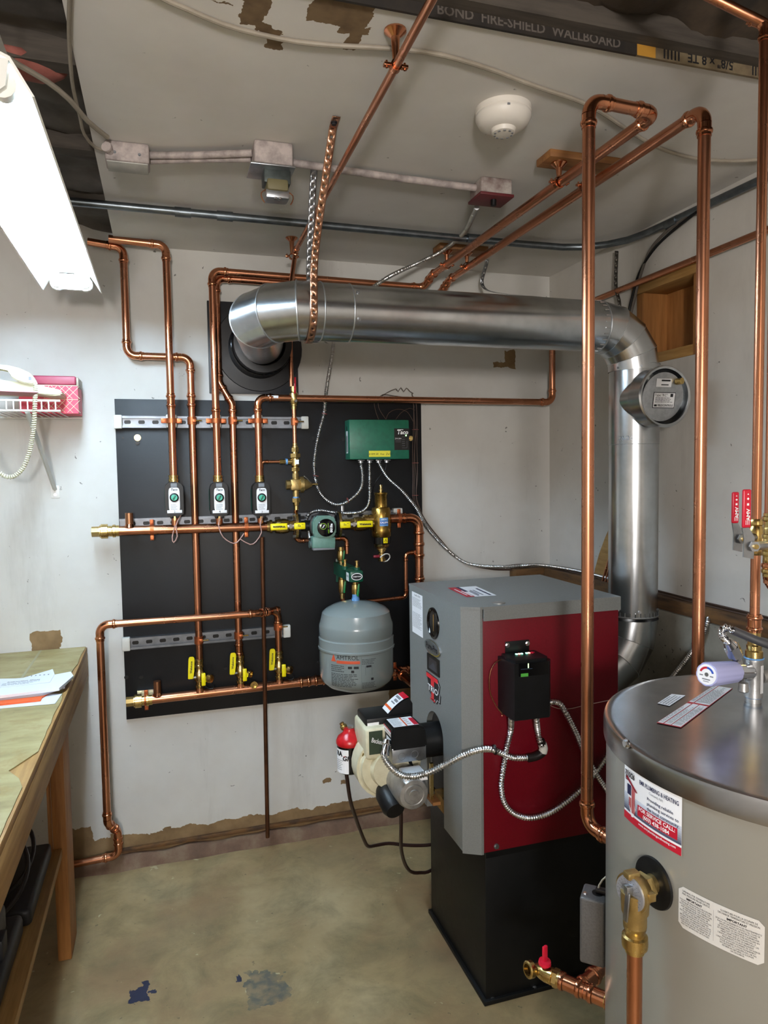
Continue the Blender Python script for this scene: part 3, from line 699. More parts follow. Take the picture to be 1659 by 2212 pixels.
b = B(); b.lathe((xf, YR, zz(962)), (0, 0, -1), [(-.008, .0105), (0, .0105), (.002, .013), (.008, .013), (.01, .0105), (.022, .0105)], 16); hexseg(b, xf, YR, zz(976), zz(967), .0155); b.lathe((xf, YR, zz(976)), (0, 0, -1), [(0, .012), (.007, .013)], 16); hexseg(b, xf, YR, zz(988), zz(980), .022)
b.lathe((xf, YR, zz(987)), (0, 0, -1), [(0, .019), (.004, .0185), (.006, .0165), (.034, .0165), (.038, .012), (.042, .012)], 20); hexseg(b, xf, YR, zz(1018), zz(1010), .017); b.lathe((xf, YR, zz(1017)), (0, 0, -1), [(0, .012), (.02, .012)], 16)
b.cyl((xf-.012, YR, zz(997)), (xf-.034, YR, zz(997)), .0115); b.build('body', BRASS, bf)
B().cyl((xf-.03, YR, zz(997)), (xf-.038, YR, zz(997)), .0118).build('sealant', BLUE, bf)
B().cyl((xf-.036, YR, zz(997)), (xf-.062, YR, zz(997)), .0095, n=8).build('adapter', BRASS, bf)
quads('tag', flat((xf+.004, YR-.0168, zz(998)), (.98, -.0, 0), (0, 0, 1)), [(-.008, -.009, .008, .009)], LABELW, bf)
xb_ = Y(566, 1007, YR-.01).x
run('copper_pipe', 'small copper vent branch curving down from the backflow preventer', [(xf-.05, YR, zz(997)), (xb_, YR, zz(997)+.001), (xb_, YR, zz(1030))], .006)
pr = thing('pressure_valve', 'cast bronze pressure reducing valve with bell to the right', 'valve', (xf, YR, zz(1075)))
zc = zz(1047); b = B(); b.cyl((xf, YR, zz(1022)), (xf, YR, zz(1073)), .0125); hexseg(b, xf, YR, zz(1033), zz(1023), .0135)
b.box((xf-.002, YR, zc), (.042, .036, .046), None, .008); b.cyl((xf-.018, YR, zc), (xf-.038, YR, zc), .0185, n=8)
b.cyl((xf+.016, YR, zc), (xf+.022, YR, zc), .032, n=24); b.cyl((xf+.0225, YR, zc), (xf+.03, YR, zc), .032, n=24)
b.lathe((xf+.03, YR, zc), (1, 0, 0), [(0, .025), (.01, .022), (.025, .014), (.034, .009), (.036, .006)], 20); b.build('body', BRONZE, pr)
B().cyl((xf+.06, YR, zc), (xf+.088, YR, zc), .0045, n=10).build('adjusting_screw', BRASS, pr)
wire('lever', '', [(xf+.03, YR-.02, zc+.034), (xf+.045, YR-.024, zc+.02), (xf+.06, YR-.012, zc+.004)], .0018, ZINC, parent=pr)
txt('J', .014, flat((xf-.002, YR-.019, zc), (1, 0, 0), (0, 0, 1)), pr, BRASS)
for i in range(4):
    a = PI/4+i*PI/2; B().cyl((xf+.014, YR+.026*math.cos(a), zc+.026*math.sin(a)), (xf+.033, YR+.026*math.cos(a), zc+.026*math.sin(a)), .004, n=6).build('bolt', BRONZE, pr)
un = thing('brass_union', 'brass union below the pressure reducing valve', 'fitting', (xf, YR, zz(1110)))
b = B(); hexseg(b, xf, YR, zz(1085), zz(1076), .0175); b.lathe((xf, YR, zz(1072)), (0, 0, -1), [(0, .012), (.01, .012)], 16); b.lathe((xf, YR, zz(1085)), (0, 0, -1), [(0, .013), (.012, .012), (.014, .0095), (.03, .0095)], 16); b.build('nut', BRASS, un)
B().cyl((xf, YR, zz(1073)), (xf, YR, zz(1076)), .0125).build('sealant', BLUE, un)
pipe(un, (xf, YR, zz(1092)), (xf, YR+.02, zz(1112)), .0085, FITTING)
yb2 = YR+.035; xp2 = Y(749, 1175, yb2).x; zf2 = Y(690, 1166, yb2).z
run('copper_pipe', 'small copper fill line passing behind the circulator pump', [(xf, YR+.02, zz(1111)), (xf+.003, yb2, zf2), (xp2, yb2, zf2+.003), (xp2, yb2, Y(749, 1196, yb2).z)], .0085)
# ================================================================== pump, isolation valves, air separator
def HY(px): 
    x = Y(px, 1130, YR).x; return V((x, YR, HZ(x)))
def iso_valve(pxa, pxb, flange_px, label, hand, flip):
    a, b_ = HY(pxa), HY(pxb); t = thing('isolation_valve', label, 'valve', a.lerp(b_, .5), 'flanged isolation valves beside the pump')
    L = (b_-a).length; d = (b_-a).normalized(); s = 1 if not flip else -1
    p = a if not flip else b_; dd = d*s
    b = B(); b.lathe(p, dd, [(-.004, RH+.004), (.006, RH+.004), (.008, RH+.008), (.016, RH+.008), (.018, RH+.002), (.026, RH+.002), (.028, RH+.007), (.034, RH+.01), (.06, RH+.012), (.078, RH+.01), (.084, RH+.004), (L*.92, RH+.004)], 24); b.build('body', BRASS, t)
    fx = HY(flange_px); b = B(); b.prism([(.03*math.cos(q)*(1), .052*math.sin(q)) for q in [2*PI*i/20 for i in range(20)]], lambda u, v, h: V((fx.x-.005+h, YR+u, fx.z+v)), .01); b.build('flange', BRASS, t)
    for s2 in (-1, 1): B().cyl((fx.x-.016, YR-.004, fx.z+s2*.042), (fx.x+.018, YR-.004, fx.z+s2*.042), .0055, n=6).build('flange_bolt', ZINC, t)
    m = HY(hand); m = V((m.x, YR-.045, m.z+.002))
    B().cyl((m.x, YR-.02, m.z), (m.x, YR-.05, m.z), .009, n=12).build('stem', CHROME, t)
    B().cyl((m.x, YR-.05, m.z), (m.x, YR-.056, m.z), .0075, n=6).build('stem_nut', CHROME, t)
    B().box(m+V((0, -.004, 0)), (.05, .003, .014), None, .001).build('lever_plate', CHROME, t)
    tl = -1 if not flip else 1
    h = B(); h.box(m+V((tl*.045, -.006, 0)), (.066, .009, .026), None, .008, 3); o = h.build('handle', YELLOW, t)
    txt('Webstone', .011, flat(m+V((tl*.045, -.0112, 0)), (-1 if not flip else 1, 0, 0), (0, 0, -1 if not flip else 1)), o, INK, bold=.05)
    h = B(); h.box(m+V((-tl*.036, -.006, 0)), (.044, .009, .026), None, .008, 3); o = h.build('handle', YELLOW, t)
    f = flat(m+V((-tl*.036, -.0112, 0)), (1, 0, 0), (0, 0, 1)); quads('mark', f, [(-.008, -.001, .003, .001), (-.008, .004, -.002, .0055), (.006, .005, .012, .0065)], INK, o)
    return fx
f1 = iso_valve(578, 648, 640, 'yellow-handled isolation valve left of the circulator pump', 623, False)
f2 = iso_valve(735, 806, 733, 'yellow-handled isolation valve right of the circulator pump', 758, True)
pc = Y(700, 1137, YR-.06); pc.y = YR
pump = thing('circulator_pump', 'grey-green circulator pump with black round face between the two yellow-handled valves', 'pump', (pc.x, YR, pc.z-.08))
b = B(); b.lathe((pc.x-.0, YR+.035, pc.z), (0, -1, 0), [(0, .03), (.015, .045), (.05, .05), (.056, .052), (.065, .052), (.068, .044)], 28); b.build('volute', BLACK, pump)
for fx, s in ((f1, 1), (f2, -1)):
    B().lathe((fx.x+s*.005, YR, pc.z), (s, 0, 0), [(0, .03), (.006, .03), (.008, .02), (.05, .022)], 20).build('volute_neck', BLACK, pump)
    B().prism([(.03*math.cos(q), .05*math.sin(q)) for q in [2*PI*i/16 for i in range(16)]], lambda u, v, h: V((fx.x+s*(.006+h), YR+u, pc.z+v)), .008).build('pump_flange', BLACK, pump)
b = B(); w = .046
oc = [(-w, -.03), (-w, .024), (-.03, .042), (.03, .042), (w, .024), (w, -.03), (.03, -.046), (-.03, -.046)]
b.prism(oc, lambda u, v, h: V((pc.x+u, YR-.036-h, pc.z+v)), .04); bmesh.ops.bevel(b.bm, geom=b.bm.edges[:], offset=.006, segments=2, affect='EDGES'); b.build('motor_housing', PUMPGREEN, pump, 45)
b = B(); b.box((pc.x-.003, YR-.045, pc.z-.063), (.092, .05, .046), Matrix.Rotation(.05, 3, 'Y'), .006); b.build('terminal_box', PUMPGREEN, pump)
B().box((pc.x-.003, YR-.045, pc.z-.088), (.088, .046, .01), None, .003).build('terminal_base', INKGREY, pump)
B().cyl((pc.x-.045, YR-.045, pc.z-.07), (pc.x-.058, YR-.045, pc.z-.07), .015, n=16).build('cable_gland', mat('gland_grey', '#4d5f5c', .5), pump)
fc = V((pc.x+.004, YR-.0765, pc.z-.004))
B().lathe(fc, (0, -1, 0), [(0, .035), (.005, .035), (.007, .032)], 28).build('face', BLACKGLOSS, pump)
ff = flat(fc+V((0, -.0073, 0)), (1, 0, 0), (0, 0, 1)); LIME = mat('lime_print', '#9bd632', .5)
B().torus(fc+V((-.012, -.007, .006)), (0, 1, 0), .012, .0008, 20, 5).build('dial_scale', LIME, pump)
B().lathe(fc+V((-.012, -.006, .006)), (0, -1, 0), [(0, .009), (.004, .0085)], 18).build('speed_dial', BLACK, pump)
B().box(fc+V((-.012, -.0105, .006)), (.003, .002, .015), Matrix.Rotation(.6, 3, 'Y')).build('dial_pointer', LABELW, pump)
fv_ = flat(fc+V((.02, -.0073, 0)), (0, 0, 1), (-1, 0, 0))
txt('0018e', .014, fv_, pump, INKWHITE, bold=.05, at=(-.002, 0))
quads('lime_bars', flat(fc+V((.008, -.0073, 0)), (0, 0, 1), (-1, 0, 0)), [(-.022, 0, -.004, .001), (0, 0, .018, .0015), (-.022, -.003, -.008, -.002)], LIME, pump)
# air separator
ax_ = Y(823.6, 1130, YR).x
zs = lambda py: Y(823.6, py, YR).z
sep = thing('air_separator', 'tall brass air separator with blue label and black magnet band', 'separator', (ax_, YR, zs(1214)))
k = zs(1100)-zs(1110); k /= 10  # metres per pixel here
b = B(); b.lathe((ax_, YR, zs(1160)), (0, 0, 1), [(0, .036), (.006, .04), (.03, .041), (.04, .04), (.05, .042), (.075, .042), (.085, .04), (.118, .039), (.122, .036), (.124, .026), (.172, .0255), (.176, .028), (.182, .028), (.184, .02), (.184, .006)], 28); b.build('body', mat('brass_body', '#b0904c', .28, 1, vs=18, col2='#8f6f35', rv=.16), sep)
B().lathe((ax_, YR, zs(1062)), (0, 0, 1), [(-.004, .006), (.004, .006), (.004, .0085), (.01, .0085), (.012, .006), (.022, .0055), (.023, .007), (.028, .006)], 12).build('vent_cap', BRASS, sep)
B().lathe((ax_, YR, zs(1160)), (0, 0, -1), [(-.002, .0355), (0, .037), (.026, .036), (.028, .034)], 28).build('magnet_band', BLACKGLOSS, sep)
B().lathe((ax_, YR, zs(1174)), (0, 0, -1), [(0, .033), (.012, .03), (.02, .02), (.024, .02), (.026, .0155), (.032, .0155)], 24).build('lower_cone', BRASS, sep)
B().lathe((ax_, YR, zs(1190)), (0, 0, -1), [(0, .01), (.008, .01), (.01, .014), (.02, .014), (.022, .011), (.03, .011), (.031, .0155), (.042, .0155), (.043, .008)], 18).build('drain_cock', BRASS, sep)
B().box((ax_-.024, YR-.004, zs(1201)), (.028, .012, .012), None, .004).build('drain_handle', mat('maroon_handle', '#7a1a2a', .4), sep)
wire('strap', '', [(ax_-.012, YR-.016, zs(1203)), (ax_+.006, YR-.02, zs(1196)), (ax_+.026, YR-.014, zs(1197)), (ax_+.032, YR-.008, zs(1205)), (ax_+.02, YR-.006, zs(1212)), (ax_+.004, YR-.012, zs(1212))], .0025, WHITE, parent=sep)
cm = cylmap((ax_, YR), .0425, -PI/2-.05, zs(1126))
quads('label', cm, [(-.017, -.017, .02, .017)], BLUE, sep, .005); cm2 = cylmap((ax_, YR), .0429, -PI/2-.05, zs(1126))
quads('label_panel', cm2, [(-.016, -.01, .019, .004)], mat('label_blue', '#2f62b0', .5), sep, .005); cm3 = cylmap((ax_, YR), .0432, -PI/2-.05, zs(1126))
txt('CALEFFI', .0095, cm3, sep, INKWHITE, at=(.0015, -.003), bold=.03); txt('DISCAL', .007, cm3, sep, INKWHITE, at=(.0015, .010), bold=.02)
cy2 = cylmap((ax_, YR), .0375, -PI/2+.12, zs(1166)); quads('warning_label', cy2, [(-.008, -.011, .012, .011)], YELLOW, sep, .005)
cy3 = cylmap((ax_, YR), .0378, -PI/2+.12, zs(1166)); poly('warning_sign', cy3, [(-.005, -.006), (.009, -.006), (.002, .007)], INK, sep); cy4 = cylmap((ax_, YR), .0381, -PI/2+.12, zs(1166)); poly('warning_fill', cy4, [(-.002, -.0045), (.006, -.0045), (.002, .003)], YELLOW, sep)
# header right end: into elbow down to boiler
zr = zs(1121); xd2 = Y(904.6, 1150, YR).x
t = run('boiler_riser', 'copper riser elbowing from the air separator down behind the boiler', [(ax_+.038, YR, zr), (xd2, YR, zr), (xd2, YR, 1.0), (xd2, 2.195, 1.0)], RH, couple=[(1, .27), (1, .42)])
clamp(t, Y(862, 1123, YR).x, YR, zr, RH, 'X'); B().box((Y(866, 1108, YR).x, YR+.05, zr+.03), (.04, .03, .02), None, .004).build('strut_cap', WHITE, t)
B().lathe((ax_-.075, YR, zr), (1, 0, 0), [(0, RH+.002), (.04, RH+.002)], 20).build('nipple', BRASS, sep)
xbr, zb1, zb2 = Y(876.5, 1240, YR).x, Y(877, 1195, YR).z, Y(878, 1290, YR).z
run('copper_pipe', 'thin copper branch from the boiler riser looping left behind the expansion tank', [(xd2-.006, YR, zb1+.003), (xbr, YR, zb1), (xbr, YR, zb2), (Y(760, 1296, YR).x, YR, zb2-.008)], .008)
# expansion tank on its bracket
YT = 2.60
tc = Y(770, 1400, YT); tR = (Y(847.4, 1390, YT).x-Y(693, 1390, YT).x)/2; tx = tc.x
tz = lambda py: Y(770, py, YT).z
et = thing('expansion_tank', 'grey steel expansion tank with AMTROL print hanging from a green bracket', 'tank', (tx, YT, tz(1493)))
zt_, zsd, zb0 = tz(1300)+.006, tz(1343), tz(1452)
prof = [(zt_, .02), (zt_-.005, tR*.36), (zt_-.014, tR*.6), (zt_-.028, tR*.8), (zt_-.042, tR*.91), (zsd+.008, tR*.965), (zsd, tR*.99), (zsd-.008, tR)]
zg, zrd = tz(1368)-.0, tz(1393)
prof += [(zg+.006, tR), (zg, tR*.985), (zg-.004, tR*.985), (zg-.008, tR*1.015), (zrd+.006, tR*1.015), (zrd+.003, tR*1.035), (zrd-.003, tR*1.035), (zrd-.006, tR), (zb0, tR), (zb0-.022, tR*.95), (zb0-.042, tR*.8), (zb0-.058, tR*.5), (zb0-.064, .015)]
B().lathe((tx, YT, 0), (0, 0, 1), prof, 56).build('shell', TANKGREY, et, 30)
B().lathe((tx, YT, zb0-.062), (0, 0, -1), [(0, .007), (.01, .007), (.012, .004)], 12).build('valve_stem', LABELW, et)
B().lathe((tx, YT, zt_-.004), (0, 0, 1), [(0, .016), (.014, .015), (.016, .013), (.03, .013)], 16).build('nipple', BLUE, et)
a0 = math.radians(180+52)
def TM(d): return cylmap((tx, YT), tR+d, math.radians(218), tz(1437))
m1 = TM(.0006); z_ = lambda py: tz(py)-tz(1446)
txt('AMTROL', .022, m1, et, INK, at=(.058, z_(1410)))
quads('orange_bar', m1, [(.015, z_(1422), .105, z_(1416))], mat('amtrol_orange', '#c9502f', .5), et, .01)
poly('logo', m1, [(-.01, z_(1419)), (.012, z_(1419)), (.002, z_(1403))], mat('amtrol_orange', '#c9502f', .5), et)
quads('fine_print', m1, print_lines(m1, -.01, z_(1425), .05, z_(1440), 4, 3)+print_lines(m1, -.01, z_(1442), .1, z_(1470), 9, 4)+[(.06, z_(1432), .075, z_(1427)), (.082, z_(1432), .1, z_(1427)), (.072, z_(1440), .083, z_(1435))]+print_lines(m1, .112, z_(1412), .17, z_(1424), 4, 8)+print_lines(m1, .112, z_(1460), .17, z_(1473), 5, 9)+[(.11, z_(1473), .1104, z_(1408))], INK, et, .012)
quads('diagram', m1, [(.125, z_(1446), .1256, z_(1427)), (.15, z_(1446), .1506, z_(1427)), (.128, z_(1430), .148, z_(1426)), (.146, z_(1457), .156, z_(1452))], INK, et, .012)
br = thing('tank_bracket', 'dark green wall bracket with two brass valves above the expansion tank', 'bracket', (Y(732, 1235, BF).x, BF, Y(732, 1256, BF).z))
px0 = Y(725, 1207, BF); px1 = Y(742, 1256, BF)
B().bb((px0.x, BF-.004, px1.z), (px1.x, BF, px0.z), .001).build('wall_plate', GREEND, br)
screw(br, (px0.x+.012, BF-.004, px1.z+.012), (0, -1, 0), .004, BLACK)
zh = Y(771, 1244, YT-.02).z; xl_ = Y(749, 1244, YT+.1).x
b = B(); b.bb((tx-.03, YT-.04, zh-.022), (tx+.022, YT+.05, zh+.022), .006); b.build('head', GREEND, br)
b = B(); b.prism([(xl_-.022, BF-.003), (xl_+.02, BF-.003), (tx+.015, YT+.04), (tx-.025, YT+.04)], lambda u, v, h: V((u, v, zh-.025+h)), .05); b.build('arm', GREEND, br)
f = flat((tx-.004, YT-.0405, zh), (1, 0, 0), (0, 0, 1)); poly('badge', f, disc(f, 0, 0, .022, .014), LABELW, br); f = flat((tx-.004, YT-.0408, zh), (1, 0, 0), (0, 0, 1)); poly('badge_field', f, disc(f, 0, 0, .019, .011), INK, br); txt('WEBSTONE', .006, flat((tx-.004, YT-.0411, zh), (1, 0, 0), (0, 0, 1)), br, INKWHITE, bold=.03)
f = flat((tx-.0302, YT, zh-.002), (0, -1, 0), (0, 0, 1)); quads('label', f, [(-.02, -.018, .02, .014)], LABELW, br); f = flat((tx-.0305, YT, zh-.002), (0, -1, 0), (0, 0, 1)); txt('10.PRO', .011, f, br, INK)
def bvalve(x, y, z0, z1, h, m=GREENH):
    t = B(); L = z0-z1
    t.lathe((x, y, z0), (0, 0, -1), [(0, .012), (L*.2, .012), (L*.22, .015), (L*.4, .0165), (L*.6, .0165), (L*.75, .0145), (L*.78, .011), (L, .0105)], 18); o = t.build('valve', BRASS, br)
    if h: B().box((x+.006, y-.02, (z0+z1)/2), (.008, .008, .05), Matrix.Rotation(.12, 3, 'Y'), .003).build('handle', m, o)
bvalve(tx, YT, zh-.02, zt_+.008, True); bvalve(xl_, yb2-.02, zh-.02, Y(749, 1290, yb2).z, True); bvalve(xl_+.0, yb2-.01, Y(749, 1180, yb2).z, zh+.016, True)
for xx, yy in ((tx-.028, YT+.045), (tx+.006, YT-.005)):
    b = B(); b.lathe((xx, yy, zh+.018), (0, 0, 1), [(0, .013), (.012, .013), (.013, .009)], 14); b.build('boss', GREEND, br)
    B().lathe((xx, yy, zh+.03), (0, 0, 1), [(0, .008), (.006, .008), (.007, .0055), (.02, .005), (.021, .008), (.027, .008)], 10).build('vent', BRASS, br)
run('copper_pipe', 'short copper tail under the left valve of the green bracket', [(xl_, yb2-.02, Y(749, 1288, yb2).z), (xl_, yb2-.02, zb2-.007), (xl_+.04, YR, zb2-.007)], .008)

# ------------------------------------------------------------------ green relay box
gx0, gx1 = Y(755, 950, BF-.075).x, Y(884, 950, BF-.075).x; gz0, gz1 = Y(820, 992, BF-.075).z, Y(820, 906.5, BF-.075).z
gb = thing('relay_box', 'green zone control box with black status panel on the black board', 'control box', ((gx0+gx1)/2, BF, gz0))
B().bb((gx0, BF-.075, gz0), (gx1, BF, gz1), .004).build('enclosure', GREENP, gb)
GF = BF-.0752; f = flat((gx1, GF, gz0), (-1, 0, 0), (0, 0, 1)); W_, Hh = gx1-gx0, gz1-gz0
f = flat((gx0, GF, gz0), (1, 0, 0), (0, 0, 1)); fl = flat((gx0, GF-.0004, gz0), (1, 0, 0), (0, 0, 1))
quads('status_panel', f, [(W_*.745, Hh*.23, W_, Hh*.78)], BLACKGLOSS, gb)
txt('Taco', .024, fl, gb, INKWHITE, at=(W_*.885, Hh*.68), bold=.03, shear=.15); quads('logo_bar', fl, [(W_*.8, Hh*.74, W_*.9, Hh*.755)], INKWHITE, gb)
txt('ZVC404', .008, fl, gb, INKWHITE, at=(W_*.81, Hh*.52)); quads('panel_print', fl, [(W_*.76, Hh*.47-.002*i, W_*.86, Hh*.475-.002*i) for i in (0, 3)]+[(W_*.875, Hh*(.56-.055*i), W_*.925, Hh*(.567-.055*i)) for i in range(5)]+[(W_*.875, Hh*.28, W_*.96, Hh*.284), (W_*.958, Hh*.28, W_*.961, Hh*.46)], INKGREY, gb)
GLED = emit('green_led', (.25, 1, .2, 1), 3.0); poly('power_led', fl, disc(fl, W_*.945, Hh*.6, .0032), GLED, gb)
quads('tape_note', f, [(W_*.315, Hh*.06, W_*.675, Hh*.215)], mat('yellow_tape', '#e4d83a', .6), gb)
b = B()
for i, s_ in enumerate(('14', 'RM', 'SR', 'Vue', 'ZONE')): pass
txt('14 RM SR vue 2w??', .0125, fl, gb, INK, name='handwriting', at=(W_*.495, Hh*.13), shear=.3) if False else txt('14 RM SR  Vue  ZwT)', .0115, fl, gb, INK, name='handwriting', at=(W_*.495, Hh*.13), shear=.25)
fs = flat((gx0-.0004, BF, gz0), (0, -1, 0), (0, 0, 1)); quads('side_sticker', fs, [(.022, Hh*.16, .05, Hh*.72)], LABELW, gb); fs2 = flat((gx0-.0008, BF, gz0), (0, -1, 0), (0, 0, 1)); quads('side_print', fs2, [(.026+.004*i, Hh*.19, .028+.004*i, Hh*.6) for i in range(5)]+[(.03, Hh*.74, .042, Hh*.84)], INK, gb)
gconn = []
for px in (779, 798, 817, 835):
    x = Y(px, 997, BF-.045).x; b = B(); b.bb((x-.014, BF-.06, gz0-.006), (x+.014, BF-.03, gz0-.001), .002); b.lathe((x, BF-.045, gz0-.004), (0, 0, -1), [(0, .011), (.01, .011)], 14); b.build('connector', ZINC, gb); gconn.append(V((x, BF-.045, gz0-.012)))
YC = BF-.04
c1 = [gconn[0]]+[Y(a, b_, YC) for a, b_ in [(783, 1030), (778, 1058), (753, 1082), (727, 1090), (702, 1077), (687, 1055), (679.5, 1022), (679.5, 989), (687, 943), (699.5, 895), (702, 870), (707, 830)]]+[Y(717, 770, 2.74), Y(725, 725, 2.7), Y(760, 660, 2.62), Y(830, 604, 2.55)]+[Z(905, 567, 2.33), Z(950, 545, 2.345), Z(1000, 505, 2.355), Z(1024, 462, 2.34), Z(1030, 448, 2.33)]
flex('armored_cable', 'armored cable looping from the relay box up behind the flue to the red switch box', c1, .0085)
flex('armored_cable', 'armored cable curving from the relay box to the circulator pump', [gconn[1]]+[Y(a, b_, YC) for a, b_ in [(798.5, 1040), (797, 1085), (783, 1104), (755, 1109), (720, 1107), (695, 1103), (672, 1107), (662, 1122), (665, 1140)]]+[V((pc.x-.05, YR-.03, pc.z-.05))], .0085)
flex('armored_cable', 'armored cable sweeping from the relay box down right to the boiler corner', [gconn[2]]+[Y(a, b_, YC) for a, b_ in [(838, 1032), (868, 1060), (899, 1098), (918, 1133), (945, 1166), (962, 1183)]]+[Y(a, b_, WY-.02) for a, b_ in [(985, 1203), (1010, 1217), (1045, 1223), (1085, 1224)]]+[V((1.5, WY-.045, 1.085)), V((1.58, WY-.06, 1.088)), V((WX-.035, 2.6, 1.087)), V((WX-.035, 2.3, 1.087))], .0085)
B().box(Y(739, 1102, BF-.01), (.012, .02, .05), None, .002).build('cable_strap', ZINC, gb)
for q in ((701, 894), (682, 1028), (751, 1081)): B().torus(Y(*q, YC), (.2, 0, 1) if q[0] != 751 else (1, 0, .2), .0105, .0016, 14, 5).build('cable_tie', mat('tie_red', '#8d4b46', .5), gb)
wire('signal_wire', 'black wire hanging under the relay box behind the air separator', [gconn[3], Y(832, 1015, YC), Y(812, 1040, YC), Y(805, 1062, BF-.02), Y(807, 1090, BF-.02), Y(806, 1150, BF-.02), Y(806, 1190, BF-.02)], .002, BLACK)
tb = thing('wire_bundle', 'bundle of brown thermostat wires down the right edge of the black panel', 'cable', Y(897, 1000, BF))
for i, dx in enumerate((-5, -2, 1, 4)):
    r = random.Random(i); pts = [Y(895+dx, 850+6*i, BF-.012)]+[Y(897+dx+r.uniform(-2, 2), yy, BF-.008-.004*(i % 2)) for yy in (880, 930, 960, 1000, 1035, 1070)]+[Y(903+dx, 1098, BF-.012), Y(918+dx, 1128, BF-.02), Y(955+dx, 1174, BF-.02), Y(1000, 1212+i, WY-.015), Y(1060, 1227+i, WY-.012), Y(1105, 1229+i, WY-.02)]
    wire('wire', '', pts, .0019, WIRE_BR, parent=tb)
for i, pts in enumerate(([(895, 880), (890, 865), (872, 858), (850, 855), (828, 852), (820, 858)], [(893, 850), (885, 845), (878, 838), (872, 846), (866, 837), (860, 846), (855, 840), (840, 846), (825, 855)], [(818, 906), (812, 890), (808, 868), (812, 855)], [(834, 906), (826, 895), (818, 880), (816, 860)], [(834, 906), (840, 892), (858, 884), (880, 890), (895, 915)], [(855, 906), (866, 892), (884, 882), (896, 886)])):
    wire('wire', '', [Y(a, b_, BF-.012-.003*i) for a, b_ in pts], .0014, WIRE_BR, parent=tb)
for yy in (928, 1000, 1070): B().torus(Y(897, yy, BF-.01), (0, 0, 1), .013, .0013, 14, 5).build('cable_tie', mat('tie_red2', '#8d4b46', .5), tb)

# ================================================================== flue
FY, FR = 1.97, .0785
zfl = Y(750, 677, FY).z; xV = 1.468
th = thing('flue_wall_plate', 'black square plate with round black thimble where the flue enters the wall', 'panel', Y(545, 850, WY))
q0, q1 = Y(447, 649, WY-.02), Y(645, 852, WY-.02)
B().bb((q0.x, WY-.02, q1.z), (q1.x, WY, q0.z), .001).build('plate', mat('black_sheet', '#121317', .4, vs=6, col2='#1b1d22'), th)
wc = Y(560, 752, WY-.02); wc = V((wc.x, WY-.02, wc.z))
B().lathe(wc, (0, -1, 0), [(0, .17), (.004, .168), (.005, .12), (.03, .116), (.115, .11), (.117, .085), (.03, .084)], 40, False).build('thimble', mat('thimble_black', '#0e0f12', .3), th)
B().torus(wc+V((0, -.07, 0)), (0, 1, 0), .114, .003, 40, 6).build('thimble_ring', BLACKGLOSS, th)
fl_ = thing('flue_pipe', 'galvanised round flue pipe from the boiler up and across to the wall', 'pipe', (1.26, FY, .77))
# left elbow: from horizontal run bending toward the wall
xs = Y(690, 677, FY).x; A = V((xs, FY, zfl)); Wp = V((wc.x, WY-.1, wc.z-.0))
xh0 = Y(752, 677, FY).x; xh1 = Y(1290, 700, FY).x
P1 = V((xs-.02, FY, zfl)); P2 = V((xs-.115, FY+.035, zfl-.005)); P3 = V((xs-.165, FY+.12, zfl-.012))
def duct(path, rad, name, m=STEEL, n=40, flatang=20): 
    return B().tube(path, rad, n, caps=False).build(name, m, fl_, flatang)
def bead(p, d, R, name='seam', r=.003): return B().torus(p, d, R-.0012, r*.75, 48, 8).build(name, SEAM, fl_)
dir2 = (Wp-P3).normalized()
duct([V((xh0, FY, zfl)), V((xs, FY, zfl))], FR+.0015, 'elbow_collar')
gp_ = [V((xs, FY, zfl)), V((xs-.06, FY, zfl)), V((xs-.122, FY+.032, zfl-.004)), V((xs-.158, FY+.095, zfl-.01))]; gp_.append(gp_[3].lerp(Wp, .99))
nr_ = [V((-1, 0, 0))]+[((gp_[i]-gp_[i-1]).normalized()+(gp_[i+1]-gp_[i]).normalized()).normalized() for i in (1, 2, 3)]+[(gp_[4]-gp_[3]).normalized()]
def mring(p, n_, seg_d, R):
    """mitre ring: circle of the duct cut by the plane p,n_"""
    u_ = V((0, 0, 1)); u_ = (u_-seg_d*u_.dot(seg_d)).normalized(); w_ = seg_d.cross(u_); out_ = []
    for k in range(48):
        q_ = p+(u_*math.cos(2*PI*k/48)+w_*math.sin(2*PI*k/48))*R; out_.append(q_-seg_d*((q_-p).dot(n_)/seg_d.dot(n_)))
    return out_
for i in range(4):
    sd_ = (gp_[i+1]-gp_[i]).normalized(); R_i = FR+(.0025, .002, .0015, 0)[i]
    B().rings([mring(gp_[i], nr_[i], sd_, R_i), mring(gp_[i+1], nr_[i+1], sd_, R_i-.0003)], False, False).build('elbow_gore' if i < 3 else 'wall_pipe', STEEL, fl_, 20)
    if i: B().tube(mring(gp_[i], nr_[i], sd_, R_i+.0005), .0022, 6, closed=True).build('seam', SEAM, fl_)
bead((xs, FY, zfl), (1, 0, 0), FR+.003); bead((xh0, FY, zfl), (1, 0, 0), FR+.002)
duct([V((xh0, FY, zfl)), V((xh1+.01, FY, zfl))], FR, 'straight_pipe')
for a in (.6, 2.0, -.4): screw(fl_, V((xh0+.012, FY+math.cos(a)*-FR, zfl+math.sin(a)*FR)), (0, -math.cos(a), math.sin(a)), .004)
